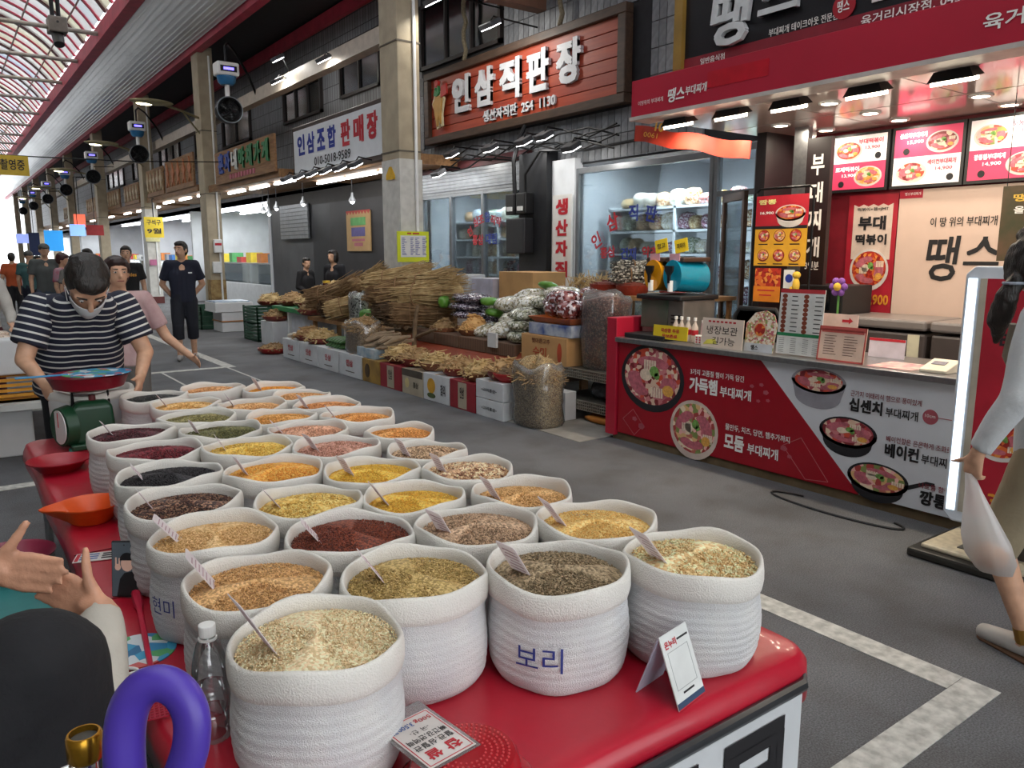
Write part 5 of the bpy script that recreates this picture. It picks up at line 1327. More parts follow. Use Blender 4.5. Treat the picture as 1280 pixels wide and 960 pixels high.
carton('flat blue and white fruit box on the brown carton', 4.9, 5.35, 5.72, 6.4, .785, .9, P('fruit box', '#b9c0c8', .5, col2='#2f4c8c', vs=7))
trim(MB().bx(4.9, 5.5, 6.0, 6.55, .3, .5), P('prop crate', '#5b4636', .8))
t = thing('orange_tray', 'orange plastic tray on the fruit box', 'tray', (5.12, 6.05, .9))
obj('tray', MB().rings([[(4.95, 5.8, .905), (5.3, 5.8, .905), (5.3, 6.35, .905), (4.95, 6.35, .905)], [(4.9, 5.74, .965), (5.36, 5.74, .965), (5.36, 6.42, .965), (4.9, 6.42, .965)], [(4.93, 5.77, .965), (5.33, 5.77, .965), (5.33, 6.39, .965), (4.93, 6.39, .965)], [(4.97, 5.83, .92), (5.27, 5.83, .92), (5.27, 6.32, .92), (4.97, 6.32, .92)]]), P('orange plastic', '#b55a22', .4), t)
# bench deck with orange tarp and cardboard tray fronts
t = thing('stall_bench', 'plain wooden bench behind the cream column under the cartons', 'bench', (6.3, 9.2, 0))
for x in (5.9, 6.17, 6.44): obj('deck_board', MB().bx(x, x + .26, 6.55, 12.6, .5, .56), wood, t)
for yy in (6.7, 8.6, 10.5, 12.4):
    for x in (5.95, 6.6): obj('leg', MB().bx(x - .03, x + .03, yy - .03, yy + .03, 0, .5), wood, t)
t = thing('stall_bench', 'low stall bench draped with an orange red tarpaulin', 'bench', (5.2, 9.2, 0))
for x in (4.95, 5.22): obj('deck_board', MB().bx(x, x + .26, 6.55, 12.6, .5, .56), wood, t)
obj('tarpaulin', MB().rings([[(4.68, 6.5, .3), (4.7, 6.5, .26), (4.95, 6.5, .5), (4.95, 6.5, .55)], [(4.68, 9.1, .3), (4.7, 9.1, .26), (4.95, 9.1, .5), (4.95, 9.1, .55)]]), P('tarp orange', '#8f3a1c', .5, var=.15, vs=4, bump=.2, bs=20), t)
for yy in (6.7, 8.6, 10.5, 12.4):
    for x in (5.0, 5.42): obj('leg', MB().bx(x - .03, x + .03, yy - .03, yy + .03, 0, .5), wood, t)
corr = bands('corrugated edge', ('#6d5240', '#4d382b'), (0, 1, 0), .025, .8, .4)
for i in range(4): carton('corrugated tray front along the edge of the bench', 4.88, 5.2, 6.62 + i * .56, 7.16 + i * .56, .5, .64, corr, 'corrugated trays on the bench edge', lid=False)
plate(4.86, 7.0, .66, .16, .16, cwhite, 'small white price tag leaning on the corrugated trays', None)
# bags heaped on the bench
bg2 = 'filled plastic bags heaped on the bench'
leafbag = speckle('leaf bag', ('#7d806a', '#a2a48c', '#cfd0c6', '#5f6350'), 55, .22, .6, .7)
jubag = speckle('jujube bag', ('#4a1c1e', '#6b2c2a', '#8a5050', '#c8bcc4'), 38, .18, .8, .8)
purbag = speckle('bean bag', ('#4c4250', '#6b6070', '#b5b0bc', '#3a3240'), 60, .2, .6, .7)
palebag = speckle('pale bag', ('#b9b39a', '#d8d4c4', '#8d8870', '#e2e2de'), 45, .2, .7, .7)
greenbag = P('lime plastic', '#5f9436', .3, var=.15, bump=.4, bs=20)
def bags(lst):
    for (x, yy, z, sx, sy, sz, m_, lab, tl) in lst:
        if ' on the bench' in lab or 'orange tray' in lab:
            an = 'beside the jujube tray' if yy < 6.62 else 'by the white price tag' if yy < 7.3 else 'by the orange slices' if yy < 7.95 else 'by the purple bean stack'
            lab = '%s, %s %s one %s' % (lab.replace(' on the bench', '').replace(' stacked', '').replace(' in the orange tray', ''), 'lower' if z < .75 else 'middle' if z < .93 else 'upper', 'front' if x < 5.09 else 'second row' if x < 5.28 else 'back', an)
        solo('filled_bag', pillow(MB(), (x, yy, z + sz / 2), sx, sy, sz, U(-.4, .4), tl, rnd() * 20, 14), m_, lab, 'bag', bg2, smooth='all')
L1 = 'clear bag of dried jujubes in the orange tray'; L2 = 'clear bag of grey green dried leaves on the bench'; L3 = 'flat bag of dark purple beans stacked on the bench'; L4 = 'silvery bag of pale dried slices on the bench'; L5 = 'lime green plastic bag among the dried goods'
bags([(5.05, 5.9, .95, .3, .28, .2, jubag, L1, 0), (5.1, 6.15, .95, .3, .28, .2, jubag, L1, .1), (5.08, 6.05, 1.08, .3, .35, .16, jubag, L1, 0), (5.25, 5.75, .98, .3, .25, .2, jubag, L1, 0), (5.3, 6.4, .98, .3, .3, .22, jubag, L1, 0)])
bags([(5.1, 6.72, .64, .4, .34, .14, leafbag, L2, 0), (5.12, 6.76, .76, .4, .34, .13, leafbag, L2, 0), (5.2, 6.8, .88, .42, .4, .14, leafbag, L2, -.1), (5.15, 7.15, .7, .45, .4, .14, palebag, L4, -.4), (5.35, 6.6, 1.0, .4, .4, .14, leafbag, L2, 0), (5.4, 7.0, .95, .4, .42, .2, palebag, L4, -.2), (5.6, 6.7, 1.08, .4, .4, .16, palebag, L4, 0), (5.6, 7.15, 1.0, .45, .4, .2, palebag, L4, .1), (5.75, 6.3, 1.05, .4, .35, .2, jubag, L1.replace('in the orange tray', 'behind the tray'), 0)])
bags([(5.3, 8.15, .8, .42, .55, .11, purbag, L3, 0), (5.3, 8.17, .9, .42, .55, .11, purbag, L3, 0), (5.32, 8.12, 1.0, .42, .58, .12, purbag, L3, 0), (5.35, 7.78, .98, .22, .18, .1, greenbag, L5, 0), (5.4, 7.74, .84, .22, .2, .1, greenbag, L5, .2), (5.15, 8.5, .92, .15, .14, .15, greenbag, L5, 0), (5.6, 6.95, 1.2, .2, .22, .08, greenbag, L5, .3)])
bags([(5.55, 7.5, .9, .5, .4, .2, palebag, L4, 0), (5.9, 7.6, .9, .5, .5, .24, palebag, L4, 0), (6.1, 6.9, .9, .5, .5, .26, palebag, L4, 0), (5.2, 7.55, .64, .4, .4, .14, palebag, L4, -.2), (5.95, 8.3, .8, .5, .5, .2, leafbag, L2, 0), (5.5, 6.35, .6, .5, .5, .36, palebag, L4, 0), (5.6, 7.2, .56, .8, .8, .4, palebag, L4, 0), (5.6, 8.0, .56, .6, .7, .3, purbag, L3, 0), (6.1, 7.7, .56, .6, 1.0, .36, leafbag, L2, 0), (6.1, 6.8, .56, .6, .7, .36, leafbag, L2, 0)])
basket('root_basket', 'bowl of orange dried slices between the purple and silver bags', 5.12, 7.75, .62, .2, wicker, P('dried orange slices', '#b88a52', .7, col2='#cfa468', vs=10), .1, .016, 130, .2)
basket('root_basket', 'wicker bowl of short brown root pieces at the bench edge', 5.05, 8.35, .6, .17, wicker, rootm[1], .08, .014, 110, .14)
carton('taped brown carton standing behind the heaped bags', 6.15, 6.7, 7.95, 8.7, .56, 1.36, kraft)
carton('lilac white box next to the taped brown carton', 6.1, 6.5, 8.78, 9.3, .56, 1.26, P('lilac board', '#b9b8c8', .5))
carton('small white box behind the root bundles', 6.1, 6.4, 9.4, 9.7, .56, 1.3, cwhite)
carton('open brown carton behind the root bundles', 5.9, 6.3, 9.75, 10.9, .56, 1.1, cardboard)
# big bundles of dried stalks
def bundle(lab, c, d, L, R_, n, mat, group=None, rr=.009, fray=.0):
    t = thing('root_bundle', lab, 'root bundle', (c[0], c[1], c[2] - R_), group=group)
    d = Vector(d).normalized(); u, w = perp(d); mb = MB().caps(Vector(c) - d * L * .38, Vector(c) + d * L * .38, R_ * .8, n=10)
    for i in range(n):
        a = U(0, 2 * PI); k = R_ * math.sqrt(U(.45, 1)); fr = U(0, fray)
        p = Vector(c) + (u * math.cos(a) + w * math.sin(a)) * k
        dd_ = (d + (u * math.cos(a) + w * math.sin(a)) * fr + Vector((U(-.08, .08), U(-.08, .08), U(-.08, .08))))
        stick(mb, p + d * U(-.08, .08), dd_, L * U(.85, 1.1), rr * U(.6, 1.3), .05)
    obj('stalks', mb, mat, t, kind='stuff')
    for s_ in (-.22, .25):
        obj('tie', MB().tube([Vector(c) + d * L * s_ + (u * math.cos(2 * PI * j / 16) + w * math.sin(2 * PI * j / 16)) * R_ * 1.05 for j in range(17)], .008, 5), P('twine', '#8c6a4a', .8), t)
bg3 = 'root bundles heaped round the first column'
nb1 = nb2 = 0
stalkm = [P('stalk %d' % i, c, .85, col2=c2, vs=14) for i, (c, c2) in enumerate((('#86694a', '#a88a60'), ('#705539', '#917350'), ('#4e3c2b', '#6e573f'), ('#a08458', '#c4aa7c')))]
for (c, d, L, R_, m_) in (((5.15, 8.85, 1.08), (.5, -.7, .08), .9, .16, 3), ((5.1, 9.25, 1.12), (.75, -.6, .1), .85, .17, 0), ((5.1, 9.65, 1.1), (.9, -.35, .05), .8, .18, 1), ((5.15, 9.3, .86), (.9, -.4, 0), .8, .18, 2), ((5.1, 8.95, .82), (.8, -.5, 0), .75, .16, 1), ((5.15, 9.7, .8), (1, -.2, 0), .7, .17, 2), ((5.05, 9.5, 1.26), (.7, -.7, .12), .9, .13, 3), ((5.2, 8.9, 1.24), (.4, -.9, .06), .8, .12, 3)):
    nb1 += 1
    bundle(('pale bundle of stalks resting beside the purple bean bags', 'tan bundle of stalks in the middle of the upper heap', 'brown bundle of stalks pressed against the cream column', 'dark bundle of stalks under the middle of the heap', 'brown bundle of stalks low beside the root bowl', 'dark bundle of stalks low by the column foot', 'slim pale bundle of stalks lying on top of the heap', 'slim pale bundle of stalks jutting out towards the green bag')[nb1 - 1], c, d, L, R_, 190, stalkm[m_], bg3, fray=.22)
LB2 = 'sloping bundle of tan stalks behind the seed bag'
for (c, d, L, R_, m_) in (((5.05, 11.4, 1.02), (.2, -.9, .25), 1.0, .16, 0), ((5.05, 11.7, .95), (.6, -.7, .15), .9, .17, 1), ((5.15, 11.3, .8), (.9, -.2, 0), .7, .17, 1), ((5.0, 10.95, .84), (.8, -.5, .2), .7, .14, 3), ((5.2, 11.9, .78), (.9, .2, 0), .7, .17, 2), ((5.3, 11.0, 1.2), (.1, -.95, .3), .9, .1, 3)):
    nb2 += 1
    bundle(('long tan bundle sloping up behind the striped seed bag', 'brown bundle at the far end of the sloping heap', 'brown bundle lying under the long sloping one', 'pale bundle showing its cut ends beside the seed bag', 'dark bundle low at the far end of the sloping heap', 'slim pale bundle sloping up to the cream column')[nb2 - 1], c, d, L, R_, 170, stalkm[m_], 'sloping bundles left of the first column', fray=.16)
for i in range(14):
    q = MB(); yy = 9.0 + i * .075
    q.tube([(4.86, yy, .64), (4.88 + U(-.03, .03), yy + U(-.06, .06), .56 + U(.08, .2))], [.03, .024], 8)
    solo('root_piece', q, rootm[2], 'short cut root piece at the foot of the stalk bundles', 'root', 'cut roots under the bundles')
solo('crooked_branch', MB().tube([(4.82, 8.72, .3), (4.8, 8.66, .5), (4.83, 8.68, .75), (4.86, 8.66, .95)], [.035, .03, .028, .02], 8).tube([(4.83, 8.66, .55), (4.8, 8.4, .62), (4.8, 8.1, .7)], [.026, .024, .018], 7), rootm[2], 'crooked grey brown branch leaning on the bench front', 'branch', smooth=True)
sackbag('clear bag of black and white striped seeds among the bundles', 4.93, 10.55, .56, .12, .2, .42, speckle('striped seed', ('#d0d0c8', '#2f332e', '#8b8f84', '#c2c6ba'), 45, .3, .5, .4), 0, None, .06, nm='seed_bag')
solo('greens_bag', pillow(MB(), (4.93, 10.2, .72), .25, .3, .2, .2, 0, 3, 12), P('leaf green', '#5c9a34', .4, col2='#3c6a24', vs=14, bump=.6, bs=30), 'bag of fresh green leaves below the striped seed bag', 'bag', smooth='all')
# yams, cucumbers, stem bag on the near carton row
carton('blue printed open box holding long brown yams', 4.28, 4.6, 8.75, 9.25, .292, .42, P('blue print board', '#7f97a8', .6, col2='#b9bfc0', vs=8))
yamm = P('yam skin', '#7d6a54', .85, col2='#98836a', vs=12, bump=.4, bs=60)
for i in range(16):
    yy = 8.55 + (i % 8) * .09; zz = .43 + (i // 8) * .07
    solo('yam', MB().tube([(4.3 + U(0, .06), yy + U(0, .16), zz + U(-.02, .02)), (4.46, yy + U(-.02, .06), zz + .05), (4.62 + U(0, .08), yy - U(.02, .2), zz + U(.04, .12))], [.018, U(.026, .036), .02], 9), yamm, 'long brown yam lying in the pile beside the stem bag', 'yam', 'yam pile on the cartons', smooth=True)
cuc = P('cucumber green', '#3c6a2c', .4, col2='#284c1e', vs=20, bump=.3, bs=80)
for i in range(12):
    yy = 9.85 + (i % 6) * .09; zz = .33 + (i // 6) * .065
    solo('cucumber', MB().tube([(4.3, yy, zz), (4.36, yy + .005, zz + .012), (4.5, yy + .02, zz + .02), (4.62, yy + .01, zz + .012), (4.68, yy, zz)], [.012, .03, .034, .03, .01], 10), cuc, 'dark green cucumber in the pile on the white cartons', 'cucumber', 'cucumbers on the cartons', smooth=True)
sackbag('brown fibre bundle wrapped in clear film on the white cartons', 4.47, 9.45, .3, .21, .3, .34, speckle('fibre mass', ('#8a6c46', '#a58458', '#6e5434', '#b89a70'), 130, .6, .6), 260, rootm[0], .16)
basket('root_basket', 'red bowl of pale root pieces beside the cucumbers', 4.45, 10.8, .3, .24, rbowl, rootm[3], .14, .012, 190, .17)
basket('root_basket', 'second red bowl of root pieces at the end of the white cartons', 4.47, 11.35, .3, .22, rbowl, rootm[0], .14, .012, 170, .15)
solo('radish', MB().tube([(4.3, 11.75, .34), (4.34, 11.6, .36), (4.4, 11.35, .35)], [.03, .05, .02], 10), P('radish', '#b9b0a0', .6), 'pale radish lying on the last white carton', 'radish', smooth=True)
# cluster beyond: tables, crates, small heaps
green = P('crate green', '#1f4a34', .5, var=.1)
def crate(lab, x0, x1, y0, y1, z0, h, mat, group=None):
    t = thing('plastic_crate', lab, 'crate', ((x0 + x1) / 2, (y0 + y1) / 2, z0), group=group)
    obj('bottom', MB().bx(x0, x1, y0, y1, z0, z0 + .02), mat, t)
    for k in range(5):
        zz = z0 + h * k / 5
        q = MB().bx(x0, x0 + .015, y0, y1, zz, zz + h / 5 - .018).bx(x1 - .015, x1, y0, y1, zz, zz + h / 5 - .018).bx(x0, x1, y0, y0 + .015, zz, zz + h / 5 - .018).bx(x0, x1, y1 - .015, y1, zz, zz + h / 5 - .018)
        obj('slat', q, mat, t)
    q = MB()
    for x in (x0, x1 - .03):
        for yy in (y0, y1 - .03): q.bx(x, x + .03, yy, yy + .03, z0, z0 + h)
    obj('corner_post', q, mat, t)
    return t
crate('lower dark green crate of the pair near the foam boxes', 4.6, 5.1, 14.15, 14.95, 0, .32, green)
crate('upper dark green crate of the pair near the foam boxes', 4.6, 5.1, 14.15, 14.95, .322, .32, green)
foam = P('white foam', '#cfd0d0', .7, var=.03, bump=.1)
for k, (z0, h, e, lab) in enumerate(((0, .2, 0, 'lowest'), (.205, .2, .0, 'middle'), (.41, .2, .12, 'topmost'))):
    t = thing('foam_box', 'white foam fish box, %s of its stack by the stained column' % lab, 'foam box', (4.95, 16.7, z0))
    obj('box', MB().bx(4.6 - e, 5.25, 16.35, 17.0 + e, z0, z0 + h), foam, t, bevel=.015)
    if k: obj('rim', MB().bx(4.59 - e, 5.26, 16.34, 17.01 + e, z0 + .005, z0 + .03), P('tape orange', '#b07a4a', .6) if k == 1 else foam, t)
    if k == 2: obj('blue_film', MB().bx(4.5, 5.2, 16.4, 17.05, z0 + h, z0 + h + .02), P('film blue', '#5f82a8', .3, col2='#b9c2c8', vs=8), t)
crate('dark green crate standing behind the foam boxes', 4.4, 4.85, 17.2, 18.2, 0, .5, green)
carton('grey white carton under a heap of brown slices', 4.6, 5.0, 13.35, 13.95, 0, .42, cwhite)
basket('root_basket', 'tray of brown sliced roots on the grey carton', 4.78, 13.65, .42, .24, rbowl, rootm[1], .1, .015, 150, .14)
t = thing('stall_table', 'white panelled stall table with a green edge', 'table', (5.2, 12.95, 0))
obj('panel', MB().bx(4.9, 5.6, 12.6, 13.2, 0, .6), P('panel pale', '#b9bcc2', .5), t)
obj('green_top', MB().bx(4.8, 5.7, 12.5, 13.9, .6, .68), P('edge green', '#1f7a44', .5), t, bevel=.01)
for yy in (13.3, 13.8):
    for x in (4.9, 5.6): obj('leg', MB().bx(x - .03, x + .03, yy - .03, yy + .03, 0, .6), white, t)
for i, (x, yy, zz, r, mt) in enumerate(((5.1, 13.6, .68, .28, 0), (5.15, 12.95, .68, .28, 3), (5.45, 13.3, .8, .24, 0), (5.5, 12.6, .9, .25, 3), (4.85, 12.1, .62, .25, 1), (5.0, 14.5, .64, .26, 3))):
    basket('root_basket', 'bowl heaped with mixed roots on the green edged table', x, yy, zz, r, rbowl, rootm[mt], .12, .014, 130, .18, group='root bowls round the green edged table')
trim(MB().bx(5.25, 5.75, 12.4, 13.5, .68, .86), P('prop crate', '#5b4636', .8))
basket('root_basket', 'low heap of brown chips on the ground before the cartons', 4.3, 12.45, 0, .26, P('red dish', '#a3302c', .4), rootm[1], .09, .015, 150, .1)
bags([(5.2, 12.1, .56, .6, .7, .3, palebag, L4.replace('on the bench', 'left of the bundles'), 0), (5.3, 12.15, .8, .5, .6, .2, leafbag, L2.replace('on the bench', 'left of the bundles'), 0), (5.6, 11.7, .56, .5, .9, .4, palebag, L4.replace('on the bench', 'left of the bundles'), 0)])
bags([(5.7, 11.7, .96, .5, .7, .16, leafbag, L2.replace('on the bench', 'behind the sloping bundles'), 0), (5.6, 11.2, 1.15, .4, .6, .14, purbag, L3.replace('on the bench', 'behind the sloping bundles'), 0)])
t = thing('honey_jar', 'dark honey jar with a yellow lid on the root table', 'jar', (5.55, 13.05, .86))
obj('glass', MB().lathe([(.06, 0), (.075, .02), (.075, .2), (.06, .23)], 16, (5.5, 13.05, .862)), P('honey', '#3a1a14', .15), t, smooth=True)
obj('lid', MB().cyl((5.5, 13.05, 1.09), (5.5, 13.05, 1.13), .065), P('lid yellow', '#c9a83a', .4), t)
carton('small yellow box with green leaves behind the bundles', 5.9, 6.2, 12.1, 12.6, .56, 1.0, P('box yellow', '#b99a4c', .6))
# rack of baskets behind the tall bag
t = thing('back_rack', 'wooden rack behind the tall pepper bag', 'rack', (5.9, 5.6, 0))
obj('top', MB().bx(5.55, 6.4, 4.95, 6.4, 1.14, 1.18), wood, t)
for x in (5.6, 6.35):
    for yy in (5.0, 6.35): obj('leg', MB().bx(x - .02, x + .02, yy - .02, yy + .02, 0, 1.14), wood, t)
obj('lower_shelf', MB().bx(5.55, 6.4, 4.95, 6.4, .6, .63), wood, t)
redbask = P('red basket', '#8f3426', .5, var=.15, vs=30)
for i, (x, yy) in enumerate(((5.75, 6.15), (5.75, 5.75))):
    t = thing('red_basket', 'red brown basket of dried strips on the wooden rack', 'basket', (x, yy, 1.18), group='red baskets on the rack')
    obj('bowl', MB().lathe([(.13, 0), (.17, .05), (.18, .1), (.17, .1), (.14, .04)], 20, (x, yy, 1.181)), redbask, t, smooth=True)
    obj('strips', heap(MB().lathe([(.16, .07), (.1, .12), (.01, .13)], 12, (x, yy, 1.181)), x, yy, 1.24, .14, .14, .07, 70, .14, .006), P('dried strip', '#7a3a2c', .7), t, kind='stuff')
for i in range(3):
    bundle('bundle of dark twigs with white cut ends on the wooden rack', (5.85 + .1 * i, 5.75 + .05 * i, 1.38 + .07 * (i % 2)), (.85, -.5, 0), .5, .08, 110, speckle('twig', ('#2c2a28', '#d0ccc0', '#4a4640', '#7d786c'), 60, .7, 0), 'twig bundles on the rack', .008)
solo('net_bag', pillow(MB(), (5.7, 5.15, 1.28), .26, .24, .22, 0, 0, 6, 14), P('red net mesh', '#a84038', .7, col2='#7a2c28', vs=40), 'red net bag of dried fruit beside the drink machine', 'bag', smooth='all')
solo('filled_bag', pillow(MB(), (5.62, 5.02, .95), .3, .25, .4, 0, 0, 8, 14), palebag, 'pale bag of chips hanging beside the red counter end', 'bag', smooth='all')
for yy in (6.4, 6.75): solo('root_tuft', heap(MB(), 5.95, yy, 1.16, .2, .2, .2, 120, .2, .006, .9), rootm[3], 'loose tuft of pale fine roots behind the silver bags', 'roots', 'tufts of fine roots', smooth=False)
trim(MB().bx(5.75, 6.2, 6.5, 6.95, 1.1, 1.16), wood)

# ---- stall at the far left edge of the view (fish and side dishes)
t = thing('fish_stall', 'low white stall table with trays in the middle of the street', 'table', (.6, 8.2, 0))
obj('top', MB().bx(-1.2, .95, 7.3, 9.6, .72, .78), P('stall white', '#bfc0bc', .5, var=.1), t)
obj('lower_shelf', MB().bx(-1.2, .98, 6.9, 7.5, .42, .47), P('stall white', '#bfc0bc', .5), t)
for x in (-1.1, .85):
    for yy in (7.0, 7.4, 9.5): obj('leg', MB().bx(x - .04, x + .04, yy - .04, yy + .04, 0, .72 if yy > 7.2 else .42), steel, t)
crate('yellow crate on the lower shelf of the fish stall', .2, .85, 7.0, 7.3, .472, .2, P('crate yellow', '#c98a1c', .5))
solo('foam_box', MB().bx(.25, .8, 7.05, 7.28, .675, .95), foam, 'white foam box on the yellow crate of the fish stall', 'foam box', bevel=.015)
solo('foam_box', MB().bx(-.3, .5, 7.2, 7.6, 0, .38), foam, 'white foam box on the ground under the fish stall', 'foam box', bevel=.015)
crate('small yellow crate on the ground under the fish stall', .62, .88, 7.1, 7.4, 0, .2, P('crate yellow', '#c98a1c', .5))
for i in range(12):
    x, yy = .1 + (i % 3) * .3, 7.6 + (i // 3) * .5
    t = thing('fish_tray', 'shallow tray of pale seafood on the stall table', 'tray', (x, yy, .78), group='seafood trays on the fish stall')
    obj('tray', MB().lathe([(.1, 0), (.13, .03), (.12, .03), (.1, .01)], 16, (x, yy, .781)), whiteplastic, t, smooth=True)
    obj('seafood', pillow(MB(), (x, yy, .82), .22, .22, .07, 0, 0, i, 12), speckle('seafood', ('#b9a08c', '#d0bfae', '#98806c', '#c9ae98'), 60, .35, .4), t, smooth='all')
solo('blue_bag', pillow(MB(), (.75, 7.5, .86), .3, .25, .16, 0, 0, 12, 12), P('bag blue', '#4a7aa8', .35, col2='#c2c88a', vs=7), 'blue and yellow plastic bag at the stall corner', 'bag', smooth='all')
# ================================================================ GRAIN TABLE
TT = .69
clothred = P('red oilcloth', '#b0142c', .34, var=.06, vs=5, bump=.12, bs=14, coat=.15)
t = thing('grain_table', 'long market table covered with red oilcloth', 'table', (.9, 2.6, 0))
def outline_rr(x0, x1, y0, y1, r, n=8):
    o = []
    for cx, cy, a0 in ((x1 - r, y1 - r, 0), (x0 + r, y1 - r, PI / 2), (x0 + r, y0 + r, PI), (x1 - r, y0 + r, 1.5 * PI)):
        for i in range(n + 1): a = a0 + PI / 2 * i / n; o.append((cx + r * math.cos(a), cy + r * math.sin(a)))
    res = []
    for i, p in enumerate(o):
        q = o[(i + 1) % len(o)]; L = math.hypot(q[0] - p[0], q[1] - p[1]); k = max(1, int(L / .12))
        for j in range(k): res.append((p[0] + (q[0] - p[0]) * j / k, p[1] + (q[1] - p[1]) * j / k))
    return res
ol = outline_rr(.26, 1.57, .95, 4.42, .07)
def ring(off, z, wav=0., corner=0.):
    c = (.915, 2.685); o = []
    for i, (x, y) in enumerate(ol):
        dx = off * math.copysign(1, x - c[0]) if abs(x - c[0]) > .5 else off * (x - c[0]) / .66
        dy = off * math.copysign(1, y - c[1]) if abs(y - c[1]) > 1.55 else 0
        w = wav * math.sin(i * .9) ; near = corner * max(0, (x - 1.2) / .37)
        o.append((x + dx + w * .5, y + dy + w * .5, z - near + (.006 * math.sin(i * .7) if wav else 0)))
    return o
obj('oilcloth', MB().rings([ring(-.05, TT), ring(-.012, TT), ring(.0, TT - .008), ring(.012, TT - .035, .003), ring(.016, TT - .075, .006, .04), ring(.014, TT - .075, .006, .04), ring(.0, TT - .04), ring(-.05, TT - .02)], True, False), clothred, t, smooth='all')
for q_ in ((.25, .34, 2.2, 2.206), (.25, .4, 2.6, 2.604)): obj('seam_fold', MB().bx(*q_, TT, TT + .003), P('fold dark', '#7a0f1e', .4), t)
obj('edge_rail', MB().tube([(.27, .925, .63), (1.5, .925, .63), (1.53, .945, .63), (1.53, 4.4, .63)], .014, 8), P('rail grey', '#5c5f63', .35, .8), t, smooth=True)
obj('table_board', MB().bx(.28, 1.54, .97, 4.4, .62, .665), P('ply', '#7a6a52', .7), t)
for x in (.32, 1.5):
    for yy in (1.0, 2.7, 4.36): obj('leg', MB().cyl((x, yy, 0), (x, yy, .62), .018, n=10), steel, t)
bn = thing('table_banner', 'white banner with heavy black letters hung under the table rail', 'banner', (1.2, .925, .1))
fs = fr_south(1.02, .925, .38)
obj('sheet', MB().rect(-.6, .47, -.28, .235, fs, .006), P('banner white', '#c5c9cc', .5, var=.03), bn)
for i, (ch, x) in enumerate((('시', -.02), ('문', .3))): text(ch, ink, bn, fs @ Matrix.Translation((x, .04, .007)), w=.27, h=.34, bold=.06, name='letter')
